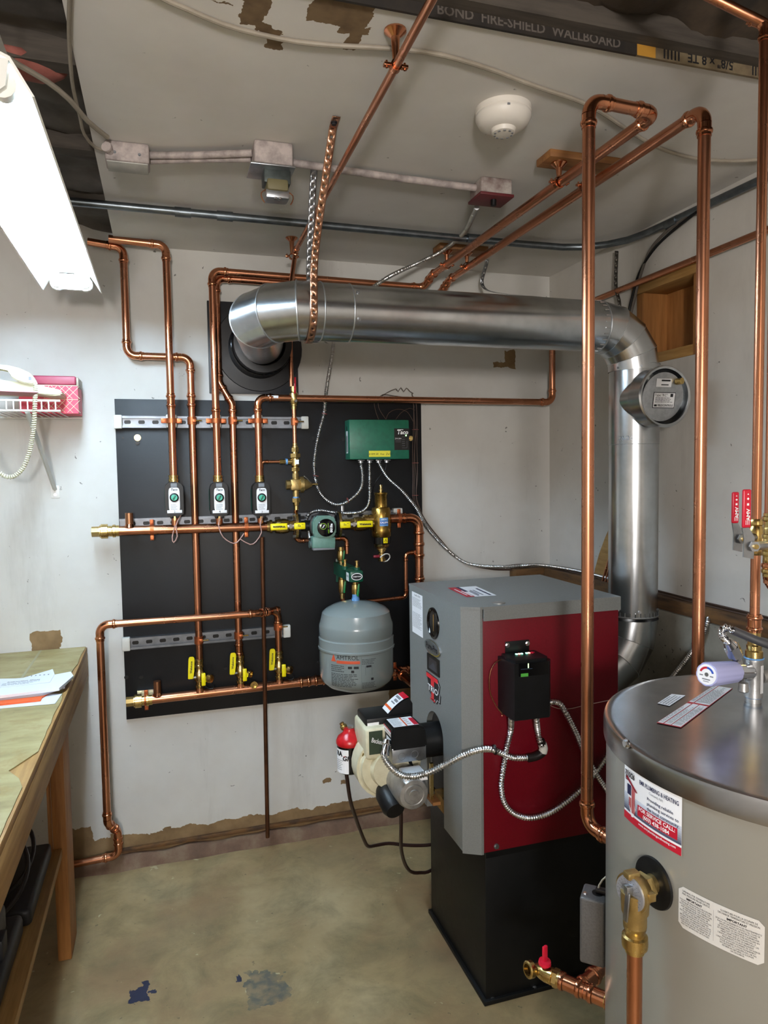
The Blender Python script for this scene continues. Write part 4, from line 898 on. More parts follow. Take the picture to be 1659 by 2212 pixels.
# right elbow: gored, horizontal to vertical
rbx = xV-xh1; zc_ = zfl-rbx
def gored(cx_, cz_, rb, a0, a1, n, R, name='elbow_gore'):
    for i in range(n):
        s0, s1 = a0+(a1-a0)*i/n, a0+(a1-a0)*(i+1)/n
        p = lambda s: V((cx_+rb*math.cos(s), FY, cz_+rb*math.sin(s)))
        t0 = V((-math.sin(s0), 0, math.cos(s0))); t1 = V((-math.sin(s1), 0, math.cos(s1))); rings_ = []
        for s, R_ in ((s0, R+.001), (s1, R+.0025)):
            c = p(s); u = V((math.cos(s), 0, math.sin(s))); rings_.append([c+u*math.cos(2*PI*k/40)*R_+V((0, 1, 0))*math.sin(2*PI*k/40)*R_ for k in range(40)])
        B().rings(rings_, False, False).build(name, STEEL, fl_, 20)
        if i: bead(p(s0), t0, R+.002, r=.0022)
gored(xh1, zc_, rbx, PI/2, 0, 4, FR)
bead((xh1, FY, zfl), (1, 0, 0), FR+.002); 
b = B()
for k in range(26):
    a = 2*PI*k/26; b.box((xh1-.012, FY+math.cos(a)*(FR+.0008), zfl+math.sin(a)*(FR+.0008)), (.016, .003, .003), Matrix.Rotation(0, 3, 'X'))
b.build('crimp', STEEL, fl_)
z_t1, z_t2 = Y(1366, 790, FY).z, Y(1366, 960, FY).z
duct([V((xV, FY, zc_)), V((xV, FY, z_t1))], FR, 'riser_collar'); bead((xV, FY, z_t1), (0, 0, 1), FR+.0015, r=.002)
duct([V((xV, FY, z_t1)), V((xV, FY, z_t2))], FR+.0005, 'tee_body'); bead((xV, FY, z_t2), (0, 0, 1), FR+.0008, r=.0012)
zlow = Y(1372, 1325, FY).z
duct([V((xV, FY, z_t2)), V((xV, FY, zlow))], FR-.0005, 'vertical_pipe'); bead((xV, FY, Y(1372, 1125, FY).z), (0, 0, 1), FR, r=.0008)
zd = Y(1400, 858, FY-.12).z
duct([V((xV, FY-.02, zd)), V((xV, FY-.085, zd))], FR-.004, 'tee_branch')
for a in (.3, 1.2, 2.3): screw(fl_, V((xV-math.cos(a)*FR, FY-math.sin(a)*FR, z_t1-.012)), (-math.cos(a), -math.sin(a), 0), .004); screw(fl_, V((xV-math.cos(a)*FR, FY-math.sin(a)*FR, zlow+.02)), (-math.cos(a), -math.sin(a), 0), .004)
fz = .825; rb2 = zlow-fz-.012
gored(xV-rb2, fz+rb2-.0, rb2, 0, -PI/2, 4, FR+.002)
b = B()
for k in range(30):
    a = 2*PI*k/30; b.box((xV+math.cos(a)*(FR+.001), FY+math.sin(a)*(FR+.001), zlow+.006), (.003, .003, .018))
b.build('crimp', STEEL, fl_)
bead((xV, FY, zlow), (0, 0, 1), FR+.003); duct([V((xV-rb2, FY, fz)), V((1.24, FY, fz))], FR+.003, 'outlet_pipe')
txt('26-20', .02, cylmap((xV, FY), FR+.0012, math.radians(215), z_t1+.018), fl_, ZINC, bold=.02); txt('26-26', .02, cylmap((xV, FY), FR+.0012, math.radians(215), z_t2+.018), fl_, ZINC, bold=.02)
# barometric damper
da = thing('draft_regulator', 'round barometric damper with counterweight label on the flue tee', 'damper', (xV, FY-.09, zd-FR))
yd = FY-.072
B().lathe((xV, yd, zd), (0, -1, 0), [(0, FR-.002), (.012, FR+.002), (.02, FR+.012), (.028, FR+.012), (.075, FR+.012), (.078, FR+.016), (.082, FR+.012), (.08, FR+.006), (.02, FR+.006)], 44, False).build('ring', STEEL, da)
tilt = Matrix.Rotation(.16, 3, 'X'); b = B(); b.lathe((0, 0, 0), (0, -1, 0), [(0, .001), (0, FR-.004), (.003, FR-.004), (.003, .001)], 40)
for v in b.bm.verts: v.co = tilt @ v.co + V((xV, yd-.065, zd))
b.build('gate', mat('gate_steel', '#b4b6b8', .4, .9, vs=60, col2='#a2a4a6'), da)
fd = lambda u, v: tilt @ V((u, -.0036, v))+V((xV, yd-.065, zd)); fd2 = lambda u, v: tilt @ V((u, -.004, v))+V((xV, yd-.065, zd))
quads('label_border', fd, [(-.035, -.034, .045, .014)], INK, da); quads('label', fd2, [(-.033, -.032, .043, .012)], LABELW, da); fd3 = lambda u, v: tilt @ V((u, -.0044, v))+V((xV, yd-.065, zd))
txt('Type "RC"', .011, fd3, da, INK, at=(-.008, .005)); txt('FIELDCONTROLS', .0085, fd3, da, INK, at=(.011, -.026), bold=.03, fit=.056); quads('fine_print', fd3, print_lines(fd3, -.028, -.001, .038, -.018, 4, 5)+[(-.03, -.029, -.02, -.023), (.026, 0, .036, .01)], INK, da)
quads('adjuster_slot', fd2, [(-.03, .03, .025, .055)], LABELW, da); quads('adjuster_print', fd3, [(-.012, .047, .02, .052), (-.012, .035, .015, .038)], INK, da)
b = B(); b.lathe(fd3(.043, .047), (.2, -1, 0), [(0, .01), (.02, .01), (.022, .006)], 14); b.build('counterweight', BRASS, da)
# perforated hanger straps
def strap(label, pts, w, m, n_every=.022):
    path = spline(pts, .004); t = thing('hanger_strap', label, 'strap', pts[0], 'perforated pipe hanger straps'); L = [0]
    for a, b_ in zip(path, path[1:]): L.append(L[-1]+(b_-a).length)
    b = B(); side = V((1, 0, 0)); N = max(2, int(L[-1]/n_every))
    def at(s_):
        s_ = max(0, min(L[-1], s_))
        for i in range(len(L)-1):
            if L[i+1] >= s_: return path[i].lerp(path[i+1], (s_-L[i])/max(1e-9, L[i+1]-L[i]))
        return path[-1]
    for k in range(N):
        s0, s1 = L[-1]*k/N, L[-1]*(k+1)/N; sm = (s0+s1)/2; hh = (s1-s0)/2
        def pt(u, v): return at(sm+v*hh)+side*(u*w/2)
        rh = .0035 if k % 2 else .0028
        out = [(-1, -1), (0, -1), (1, -1), (1, 0), (1, 1), (0, 1), (-1, 1), (-1, 0)]; vs = [b.bm.verts.new(pt(u, v)) for u, v in out]
        inn = [b.bm.verts.new(pt(rh*2/w*u/max(1, math.hypot(u, v)), rh/hh*v/max(1, math.hypot(u, v)))) for u, v in out]
        for i in range(8): b.bm.faces.new((vs[i], vs[(i+1) % 8], inn[(i+1) % 8], inn[i]))
    bmesh.ops.remove_doubles(b.bm, verts=b.bm.verts[:], dist=1e-5)
    o = b.build('band', m, t, 60); sm = o.modifiers.new('thick', 'SOLIDIFY'); sm.thickness = .001
    return t
STR = mat('strap_copper', '#c79a80', .28, 1, vs=10, col2='#a87a60')
xs1 = Y(678, 690, FY-FR).x; tp1 = Z(720, 272, CZ-.002)
def around(x, a0, a1, n, R): return [V((x, FY-R*math.cos(a0+(a1-a0)*i/n), zfl+R*math.sin(a0+(a1-a0)*i/n))) for i in range(n+1)]
R_ = FR+.008
st = strap('coppery perforated strap holding up the front of the flue', [V((tp1.x-.004, tp1.y-.05, tp1.z-.001)), V((tp1.x, tp1.y, tp1.z-.002)), V((tp1.x-.002, tp1.y+.02, CZ-.03)), V((xs1+.004, FY-FR-.02, zfl+.14))]+around(xs1, .15, -PI*.62, 10, R_), .02, STR)
screw(st, V((tp1.x-.003, tp1.y-.02, CZ-.003)), (0, 0, -1), .006, INK)
xs2 = xs1+.026
st2 = strap('grey perforated strap rising behind the flue to the ceiling', around(xs2, -PI*.62, -PI*1.1, 6, R_)+[V((xs2+.004, FY+FR+.03, zfl+.16)), V((xs2+.008, FY+.05, CZ-.02)), V((xs2+.01, FY+.03, CZ-.001))], .02, ZINC)
p = Z(1052, 560, CZ-.001); strap('pale perforated strap hanging behind the flue near the copper pair', [p, V((p.x, p.y+.01, CZ-.12)), V((p.x-.01, FY+FR+.03, zfl+.1)), V((p.x-.012, FY+FR+.008, zfl))], .016, ZINC)
pp_ = [V((WX-.02, 2.33, CZ-.04)), V((WX-.03, 2.32, 2.2)), V((WX-.028, 2.3, 2.12)), V((WX-.03, 2.32, 2.0))]
strap('dark perforated strap against the right wall above the flue elbow', pp_, .016, mat('strap_dark', '#4e4a44', .5, .8))
# ================================================================== boiler
XF = .765; BY0, BY1 = 1.748, 2.2
boiler = thing('boiler', 'grey and maroon oil boiler standing on a black steel base', 'boiler', (1.03, 1.97, 0))
yA, yB = X(958, 1650, XF).y, X(921.5, 1600, XF).y; ztop = X(938, 1538, XF).z; rad = (yB-yA)/2; yM = (yA+yB)/2
pts = [(1.772, .452), (yA, .452), (yA, ztop-rad)]+[(yM-rad*math.cos(PI*i/16), ztop-rad+rad*math.sin(PI*i/16)) for i in range(1, 16)]+[(yB, ztop-rad), (yB, .452), (2.198, .452), (2.198, 1.138), (1.772, 1.138)]
wn = X(936, 1346, XF); 
b = B(); b.prism(pts, lambda u, v, h: V((XF+h, u, v)), .018)
fp_ = b.build('front_panel', JACKET, boiler, 30)
B().prism([(XF, 1.772), (.8115, BY0-.002), (.8185, BY0-.002), (.8185, BY0+.012), (.815, BY0+.012), (XF+.006, 1.778)], lambda u, v, h: V((u, v, .446+h)), .692).build('corner_panel', JACKET, boiler, 20)
lid = [(XF-.001, 1.7715), (.811, BY0-.0035), (.8195, BY0-.0035), (.8195, BY0-.007), (1.257, BY0-.007), (1.257, 2.205), (.812, 2.205), (XF-.001, 2.199)]
b = B(); b.prism(lid, lambda u, v, h: V((u, v, 1.138+h)), .007); b.bb((.8205, BY0-.007, 1.106), (1.257, BY0-.002, 1.14)); b.build('lid', JACKET, boiler, 20)
B().bb((.82, BY0, .449), (1.254, BY0+.012, 1.112), .001).build('side_panel', MAROON, boiler)
B().bb((.82, BY1-.012, .449), (1.254, BY1, 1.112)).build('far_panel', MAROON, boiler); B().bb((1.24, BY0+.012, .449), (1.254, BY1-.012, 1.138)).build('rear_panel', JACKET, boiler)
B().bb((.83, BY0+.02, .46), (1.2, BY1-.02, 1.1)).build('cast_block', BLACK, boiler)
TANW = mat('ceramic_board', '#8d6a2c', .8, vs=20, col2='#5d431c')
B().bb((.795, yA+.01, .5), (.829, yA+.03, ztop-.02)).build('insulation_strip', TANW, boiler); B().bb((.79, yA, .46), (.829, yB, .505)).build('insulation_strip', TANW, boiler)
BASEB = mat('base_black_steel', '#08090a', .45, vs=20, col2='#0d0e0e', rv=.1, spec=.3)
base = B().bb((.827, 1.757, .012), (1.25, 2.188, .449), .002).build('base', BASEB, boiler)
B().bb((.818, 1.748, 0), (1.256, 2.196, .014), .002).build('base_flange', BASEB, boiler); B().bb((.827, 1.752, .43), (1.25, 1.757, .452)).build('base_ledge', BASEB, boiler)
for q in ((1066, 2163), (1157, 2138), (1178, 2139)): 
    p = Y(*q, 1.75); screw(boiler, (p.x, 1.757, p.z), (0, -1, 0), .006)
for q in ((1072, 1828), (1317, 1780)): 
    p = Y(*q, BY0); screw(boiler, (p.x, BY0, p.z), (0, -1, 0), .006)
p = Y(1074, 1335, BY0); B().cyl((p.x, BY0+.002, p.z), (p.x, BY0-.001, p.z), .0025, n=8).build('screw_hole', BLACK, boiler)
p = Z(1077, 1302, 1.146); B().lathe((p.x, p.y, 1.144), (0, 0, 1), [(0, .018), (.003, .018), (.004, .014)], 20).build('lid_plug', ALU, boiler)
fX = lambda d=.0005: flat((XF-d, 0, 0), (0, -1, 0), (0, 0, 1))      # u = -y on the front face
def U(px, py): q = X(px, py, XF); return (-q.y, q.z)
# data sheet, sight window, badge, recess, emblem
u0, z1 = U(889, 1267); u1, _ = U(913, 1300); z0 = U(890, 1363)[1]
quads('data_sheet', fX(), [(u0+.004, z0, u1, z1-.014)], LABELW, boiler); hgt = z1-.014-z0
quads('data_print', fX(.001), print_lines(None, u0+.01, z1-.03, u1-.005, z1-hgt*.45, 9, 11)+print_lines(None, u0+.01, z1-hgt*.58, u1-.005, z0+.02, 14, 12), INKGREY, boiler); txt('PureFire TRIO', .009, fX(.001), boiler, INK, at=((u0+u1)/2+.005, z1-.022))
wu, wz = U(936.5, 1346)
wrad = abs(U(949, 1346)[0]-U(924, 1346)[0])/2
B().lathe((XF+.001, -wu, wz), (-1, 0, 0), [(0, wrad), (.005, wrad*.97), (.007, wrad*.86), (.004, wrad*.8), (.0025, wrad*.78), (.0024, .001)], 32).build('sight_port', BLACKGLOSS, boiler)
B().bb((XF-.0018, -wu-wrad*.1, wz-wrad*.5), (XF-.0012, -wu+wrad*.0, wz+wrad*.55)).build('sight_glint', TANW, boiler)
bu, bz = U(935.5, 1399); bw = abs(U(952, 1400)[0]-U(919, 1400)[0])/2
B().prism(disc(None, bu, bz, bw, bw*.36, 32), lambda u, v, h: V((XF-h, -u, v)), .004).build('badge_rim', CHROME, boiler); B().prism(disc(None, bu, bz, bw*.93, bw*.3, 32), lambda u, v, h: V((XF-.004-h, -u, v)), .0008).build('badge_field', mat('badge_grey', '#6d7070', .35, .6), boiler)
txt('Pure-Pro', .026, fX(.0054), boiler, INK, at=(bu, bz), bold=.03, fit=bw*1.5)
ru, rz_ = U(937, 1436); rw = abs(U(949.5, 1436)[0]-U(924, 1436)[0])/2; rk = rw/.045
b = B(); b.prism([(-rw, -.026), (rw, -.026), (rw, .026), (-rw, .026)], lambda u, v, h: V((XF-h, -(ru+u), rz_+v)), .003); o = b.build('latch_plate', BLACK, boiler)
b = B(); b.quad(*[V((XF-.0032, -(ru+u), rz_+v)) for u, v in ((-.033*rk, -.017), (.033*rk, -.017), (.028*rk, .017), (-.028*rk, .017))]); b.build('latch_recess', mat('recess_grey', '#24262c', .3), o, fix=False)
b = B(); b.quad(*[V((XF-.0035, -(ru+u), rz_+v)) for u, v in ((-.033*rk, -.017), (.033*rk, -.017), (.004*rk, .009))]); b.build('latch_ramp', mat('ramp_grey', '#3a3e46', .3), o, fix=False)
tu, tz_ = U(937, 1487); ek = abs(U(952, 1487)[0]-U(921.5, 1487)[0])/.1; ev = .68
sh = [(-.05, .055), (.03, .055), (.046, .03), (.04, -.005), (.05, -.012), (.046, -.048), (.03, -.045), (.024, -.06), (.014, -.05), (.004, -.066), (-.006, -.055), (-.03, -.03), (-.042, .0), (-.036, .005), (-.044, .03)]
sh = [(u*ek, v*ev) for u, v in sh]
B().prism([(tu+u, tz_+v) for u, v in sh], lambda u, v, h: V((XF-h, -u, v)), .002).build('emblem_backing', INK, boiler)  # black backing plate that outlines the emblem
poly('emblem_border', fX(.0022), [(tu+u*.94, tz_+v*.93+.001) for u, v in sh], LABELW, boiler); poly('emblem_field', fX(.0025), [(tu+u*.9, tz_+v*.88+.001) for u, v in sh], INK, boiler)
quads('emblem_t', fX(.0028), [(tu+a*ek, tz_+b_*ev, tu+c_*ek, tz_+d_*ev) for a, b_, c_, d_ in ((-.046, .036, .034, .055), (-.014, .008, .008, .037), (-.012, -.055, .006, -.02), (-.02, -.058, .014, -.05))], mat('emblem_red', '#d5202c', .4), boiler)
txt('TRIO', .026, fX(.003), boiler, INKWHITE, at=(tu, tz_-.005), bold=.02, fit=.07*ek)
# service sticker on the lid
l1, l2, l3, l4 = [Z(*q, 1.1455) for q in ((966, 1270), (1028, 1266), (1073, 1286), (1008, 1290))]
fl2 = lambda u, v: (l1.lerp(l2, u)).lerp(l4.lerp(l3, u), v); fl3 = lambda u, v: fl2(u, v)+V((0, 0, .0004)); fl4 = lambda u, v: fl2(u, v)+V((0, 0, .0008))
quads('service_sticker', fl2, [(0, 0, 1, 1)], LABELW, boiler); quads('sticker_red', fl3, [(0, 0, .28, 1)], INKRED, boiler); quads('sticker_navy', fl3, [(.28, 0, .4, .5)], INKBLUE, boiler); quads('sticker_print', fl4, [(.8, .25, .87, .95), (.6, .4, .64, .9), (.5, .4, .54, .85), (.42, .5, .46, .95)], INKBLUE, boiler); quads('sticker_print', fl4, [(.1, .2, .14, .85), (.2, .4, .25, .95)], INKWHITE, boiler)
# control on the maroon side
cb = thing('aquastat_control', 'black boiler control box with small lit display on the maroon side', 'control box', (1.0, BY0, .72))
yf = 1.655; xL, xR = Y(1111.5, 1480, yf).x, Y(1185, 1480, yf).x; xb0 = Y(1079, 1480, BY0-.01).x; xb1 = xR+.014
zt1, zb1_ = Y(1150, 1425, yf).z, Y(1150, 1553, yf).z
outl = [(xb0, BY0), (xb0, BY0-.05), (xL, yf), (xR, yf-.004), (xb1, yf+.014), (xb1, BY0)]
b = B(); b.prism(outl, lambda u, v, h: V((u, v, zb1_+h)), zt1-zb1_); bmesh.ops.bevel(b.bm, geom=[e for e in b.bm.edges if abs((e.verts[0].co-e.verts[1].co).z) < 1e-4 and e.verts[0].co.z > zt1-.001], offset=.008, segments=2, affect='EDGES'); b.build('housing', BLACK, cb, 25)
B().bb((xb0+.022, BY0-.003, zt1-.005), (xb0+.096, BY0, zt1+.03), .001).build('mounting_tab', BLACK, cb)
for dx in (.028, .09): screw(cb, (xb0+dx, BY0-.003, zt1+.02), (0, -1, 0), .005, CHROME)
fz_ = flat((xL, yf-.0012, zb1_), (1, -.05, 0), (0, 0, 1)); wF, hF = xR-xL, zt1-zb1_
quads('display_window', fz_, [(wF*.12, hF*.74, wF*.96, hF*.96)], BLACKGLOSS, cb); fz2 = flat((xL, yf-.0018, zb1_), (1, -.05, 0), (0, 0, 1))
quads('display_digit', fz2, [(wF*.37, hF*.875, wF*.395, hF*.95)], emit('digit_green', (.5, 1, .3, 1), 2.5), cb); quads('display_glow', fz2, [(wF*.17, hF*.735, wF*.38, hF*.79)], emit('glow_green', (.05, .25, .03, 1), .35), cb); quads('display_line', fz2, [(wF*.17, hF*.855, wF*.5, hF*.868)], mat('line_blue', '#2b3644', .3), cb)
LG, LR = emit('indicator_green', (.3, 1, .7, 1), 3), emit('indicator_red', (1, .35, .25, 1), 3)
for i, (dx, mm) in enumerate(((.042, LG), (.05, LR), (.058, LG), (.073, LG), (.08, LR))): B().box((xb0+dx, BY0-.03, zt1+.0008), (.005, .006, .0016)).build('indicator', mm, cb)
B().box((xb0+.09, BY0-.03, zt1+.001), (.012, .01, .002), Matrix.Rotation(.7, 3, 'Z')).build('reset_button', RED, cb)
for zz_ in (.62, .24): B().box((xb0+.018, BY0-.066, zb1_+hF*zz_), (.008, .014, .02), Matrix.Rotation(-.6, 3, 'Z'), .002).build('latch', BLACKGLOSS, cb)
yc2 = BY0-.022
gp = lambda a, b_, y=yc2: Y(a, b_, y)
flex('armored_cable', 'armored cable hanging in a wide loop from the boiler control to the right', [V((xL+.006, yf+.03, zb1_))]+[gp(*q) for q in ((1103, 1580), (1094, 1620), (1086, 1670), (1083, 1700), (1090, 1735), (1112, 1758), (1145, 1767), (1185, 1757), (1220, 1735), (1255, 1705), (1290, 1665), (1320, 1625))]+[V((1.27, BY0-.03, .7)), V((1.34, BY0+.02, .78))], .0088)
flex('armored_cable', 'short armored cable from the boiler control to the black elbow connector', [V((Y(1158, 1553, yf+.03).x, yf+.03, zb1_))]+[gp(*q, yc2-.01) for q in ((1161, 1575), (1166, 1600), (1172, 1612))], .0088)
flex('armored_cable', 'armored cable from the burner across the boiler corner to the maroon side', [V((0, 0, 0))]*0+[Y(828, 1632, 1.84), Y(838, 1650, 1.825), Y(862, 1672, 1.79), Y(893, 1677, 1.76), Y(930, 1667, 1.73), Y(965, 1650, 1.715), Y(1000, 1632, 1.715), Y(1035, 1620, 1.722), Y(1062, 1619, 1.726), Y(1085, 1628, 1.726), Y(1110, 1637, 1.726), Y(1145, 1637, 1.726)], .0095)
flex('armored_cable', 'armored cable from the control sweeping down right behind the standing copper pipe', [V((xb1-.004, BY0-.03, Y(1190, 1515, BY0-.03).z))]+[gp(*q) for q in ((1205, 1518), (1222, 1540), (1245, 1585), (1262, 1625), (1290, 1675), (1322, 1722))]+[V((1.27, BY0-.02, .5)), V((1.3, BY0+.03, .42))], .0088)
flex('armored_cable', 'armored cable rising behind the tank beside the sill plate', [X(1530, 1313, WX-.03), X(1531, 1330, WX-.05), X(1527, 1350, WX-.075), X(1510, 1385, WX-.085), X(1490, 1415, WX-.09), X(1465, 1447, WX-.1), X(1430, 1490, WX-.12)], .0085)
el = thing('elbow_connector', 'black rubber elbow with white tape joining two armored cables under the boiler control', 'fitting', gp(1165, 1640))
B().tube(spline([gp(1140, 1638, 1.724), gp(1158, 1634, 1.722), gp(1172, 1625, 1.72), gp(1173, 1612, 1.72), gp(1168, 1600, 1.718)], .005), .0115, 12).build('sleeve', RUBBER, el)
B().tube(spline([gp(1172, 1626, 1.72), gp(1174, 1616, 1.72), gp(1171, 1606, 1.72)], .004), .0122, 12).build('tape', WHITE, el)
B().torus(gp(1068, 1620, 1.726), (1, 0, .1), .011, .003, 18, 6).build('cable_clamp', BLACK, boiler); screw(boiler, gp(1068, 1612, BY0), (0, -1, 0), .004, CHROME)
wire('capillary_tube', 'thin copper capillary looping out of the left side of the boiler control', [V((xb0+.004, BY0-.03, zb1_+hF*.86)), gp(1085, 1425), gp(1070, 1432), gp(1060, 1450), gp(1057, 1475), gp(1060, 1500), gp(1072, 1525), gp(1085, 1542), V((xL-.012, yf+.05, zb1_))], .0016, COPPER)
wire('sensor_wire', 'thin sensor wire running right from the boiler control across the maroon side', [V((xb1, BY0-.02, zb1_+.02)), gp(1215, 1532, BY0-.004), gp(1270, 1522, BY0-.004), gp(1330, 1510, BY0-.004)], .0012, WIRE_PK)

# ------------------------------------------------------------------ burner
bu_ = thing('oil_burner', 'cream oil burner with black control cover mounted on the boiler front', 'burner', (.6, 1.95, .35))
E_ = lambda x, y: (680+.1929*x, 1480+.1929*y)
mc = Y(*E_(1110, 1228), 1.805); MR = .047
B().lathe((mc.x, 1.94, mc.z), (0, -1, 0), [(0, MR), (.115, MR), (.13, MR*.93), (.135, MR*.86), (.136, MR*.64), (.1345, MR*.6), (.137, MR*.56), (.137, MR*.34), (.14, MR*.3), (.14, .002)], 36).build('motor', ALU, bu_)
b = B(); sc = V((mc.x-.03, 0, mc.z+.03))
out = [(sc.x+(.088+.018*i/24)*math.cos(PI*.3+2*PI*i/24*.9), sc.z+(.088+.018*i/24)*math.sin(PI*.3+2*PI*i/24*.9)) for i in range(25)]
b.prism(out, lambda u, v, h: V((u, 1.94+h, v)), .085); bmesh.ops.bevel(b.bm, geom=[e for e in b.bm.edges if abs(e.verts[0].co.y-e.verts[1].co.y) < 1e-5], offset=.012, segments=3, affect='EDGES'); b.build('fan_housing', CREAM, bu_, 40)
p0, p1 = Y(*E_(560, 830), 1.94), Y(*E_(740, 560), 1.94)
hb = B().bb((p0.x, 1.92, p0.z), (p1.x+.03, 2.06, p1.z+.03), .012, 3).build('neck', CREAM, bu_)
B().lathe((sc.x, 1.942, sc.z), (0, -1, 0), [(0, .085), (.008, .083), (.01, .06), (.03, .055)], 32).build('motor_plate', CREAM, bu_)
B().lathe((sc.x+.012, 1.938, sc.z-.01), (0, -1, 0), [(0, .062), (.02, .058), (.022, .045)], 28).build('mounting_ring', BLACK, bu_)
za_ = Y(930, 1597, 1.97).z
B().lathe((.61, 1.97, za_), (1, 0, 0), [(0, .05), (.085, .05), (.085, .056), (.1, .056), (.1, .051), (.22, .051)], 32).build('air_tube', BLACK, bu_)
p = Y(*E_(1000, 900), 1.9); 
b = B(); b.bb((sc.x+.0, 1.93, sc.z+.02), (.66, 2.02, za_+.045), .01); b.build('neck_casting', CREAM, bu_)
g0, g1 = Y(*E_(868, 888), 1.86), Y(*E_(1248, 665), 1.86)
jb = B().bb((g0.x, 1.86, g0.z), (g1.x, 1.965, g1.z), .003).build('junction_box', ZINC, bu_)
for ex, ey in ((975, 800), (1118, 775)): q = Y(*E_(ex, ey), 1.86); B().torus((q.x, 1.8597, q.z), (0, 1, 0), .0105, .0006, 20, 5).build('knockout', INKGREY, jb)
zct = Y(*E_(1000, 470), 1.855).z
b = B(); b.prism([(g0.x-.002, g1.z-.004), (g1.x+.002, g1.z-.004), (g1.x-.004, zct-.012), (g1.x-.018, zct), (g0.x+.004, zct), (g0.x-.002, zct-.012)], lambda u, v, h: V((u, 1.853+h, v)), .085); bmesh.ops.bevel(b.bm, geom=b.bm.edges[:], offset=.005, segments=2, affect='EDGES'); cc = b.build('primary_control', BLACK, bu_, 40)
b = B(); x0i, x1i = Y(*E_(585, 560), 1.94).x, g1.x
b.bb((x0i, 1.945, g1.z-.0), (x1i-.01, 2.05, zct+.002), .006); b.build('igniter_cover', BLACK, bu_)
b = B(); xq0, xq1 = Y(*E_(745, 300), 2.0).x, Y(*E_(1040, 300), 2.0).x
b.prism([(xq0, zct-.01), (xq1, zct-.01), (xq1, zct+.03)]+[(xq0+(xq1-xq0)*t_, zct-.01+.055*math.sin(PI*(.5*t_+.02))) for t_ in (.9, .7, .5, .3, .1)], lambda u, v, h: V((u, 1.955+h, v)), .065); b.build('igniter_dome', BLACK, bu_, 40)
ft = flat((g0.x+.006, 1.858, zct+.0008), (1, 0, 0), (0, 1, 0)); wt = g1.x-g0.x-.028
quads('control_label', ft, [(0, .002, wt, .072)], LABELW, cc); ft2 = flat((g0.x+.006, 1.858, zct+.0012), (1, 0, 0), (0, 1, 0)); quads('orange_band', ft2, [(wt*.5, .002, wt*.56, .072)], ORANGE, cc); quads('red_tab', ft2, [(wt*.82, .004, wt, .06)], RED, cc); quads('label_print', ft2, print_lines(None, .004, .068, wt*.46, .006, 7, 21)+print_lines(None, wt*.6, .066, wt*.78, .01, 4, 22), INKGREY, cc)
ft3 = flat((g0.x+.0, 1.8525, g1.z), (1, 0, 0), (0, 0, 1)); 
fs3 = flat((g0.x-.0028, 1.853, g1.z), (0, 1, 0), (0, 0, 1)); hc = zct-g1.z; quads('terminal_strip', fs3, [(.008, hc*.55, .075, hc*.78)], LABELW, cc); fs4 = flat((g0.x-.0032, 1.853, g1.z), (0, 1, 0), (0, 0, 1)); quads('terminal_red', fs4, [(.008, hc*.8, .075, hc*.86)], RED, cc); quads('terminals', fs4, [(.01+.009*i, hc*.6, .014+.009*i, hc*.7) for i in range(7)], TANW, cc); quads('side_label', fs3, [(.01, hc*.05, .05, hc*.45)], LABELW, cc)
fi = lambda u, v: V((xq0+(xq1-xq0)*(.1+.8*u), 1.9545+.062*v+.004, zct-.0085+.055*math.sin(PI*(.5*(.1+.8*u)+.02))+.0012)) 
quads('dome_label', fi, [(a/8, .05, (a+1)/8, .95) for a in range(0, 6)], LABELW, bu_); quads('dome_red', fi, [(a/8, .05, (a+1)/8, .95) for a in (6, 7)], RED, bu_)
fi2 = lambda u, v: fi(u, v)+V((-.0006, 0, .0008)); quads('dome_orange', fi2, [(.12, .05, .2, .95)], ORANGE, bu_); quads('dome_print', fi2, [(.45, .15, .55, .6), (.6, .2, .7, .8), (.35, .2, .4, .7)], INKGREY, bu_)
fgl = flat((p0.x-.0006, 1.92, p0.z), (0, -1, 0), (0, 0, 1)); BKG = mat('burner_plate_green', '#33402f', .4)
fgn = flat((p0.x+.002, 1.9195, p0.z), (1, 0, 0), (0, 0, 1)); wn_ = p1.x+.03-p0.x-.004; hn = p1.z+.03-p0.z
quads('name_plate', fgn, [(.006, hn*.2, wn_*.62, hn*.92)], BKG, bu_); txt('Beckett', .02, flat((p0.x+.002, 1.919, p0.z), (1, 0, -.35), (.1, 0, 1)), bu_, INKWHITE, at=(wn_*.32, hn*.68), shear=.2, bold=.01, fit=wn_*.48)
quads('top_label', flat((x0i+.003, 1.9445, zct-.022), (1, 0, 0), (0, 0, 1)), [(0, -.012, .035, .012)], LABELW, bu_)
# damper scoop, connector, bracket
sA, sB = Y(*E_(790, 1180), 1.93), Y(*E_(905, 1410), 1.86)
B().lathe(sA, sB-sA, [(-.01, .026), (.01, .034), ((sB-sA).length*.8, .034), ((sB-sA).length, .027), ((sB-sA).length, .002)], 24).build('air_scoop', BLACK, bu_)
b = B()
for k in (-1, 0, 1): b.box(sA.lerp(sB, .45+.17*k)+V((-.006, -.0335, .008)), (.02, .001, .0015), Matrix.Rotation(-.5, 3, 'Y'))
b.build('scoop_marks', LABELW, bu_)
p = Y(*E_(890, 1135), 1.88); B().box(p, (.018, .03, .02), Matrix.Rotation(.3, 3, 'Y'), .003).build('motor_clip', ALU, bu_)
p = Y(*E_(1110, 1000), 1.83); B().prism([(-.034, -.006), (.034, -.006), (.03, .012), (-.03, .012)], lambda u, v, h: V((p.x+u, 1.81+h, mc.z+MR+v-.006)), .06).build('motor_label', LABELW, bu_)
p = Y(*E_(790, 700), 1.85); B().lathe(p+V((.012, .02, .012)), V((-.35, -.5, -.8)), [(0, .012), (.012, .014), (.014, .011), (.03, .011), (.034, .013), (.044, .013)], 16).build('conduit_connector', CHROME, bu_)
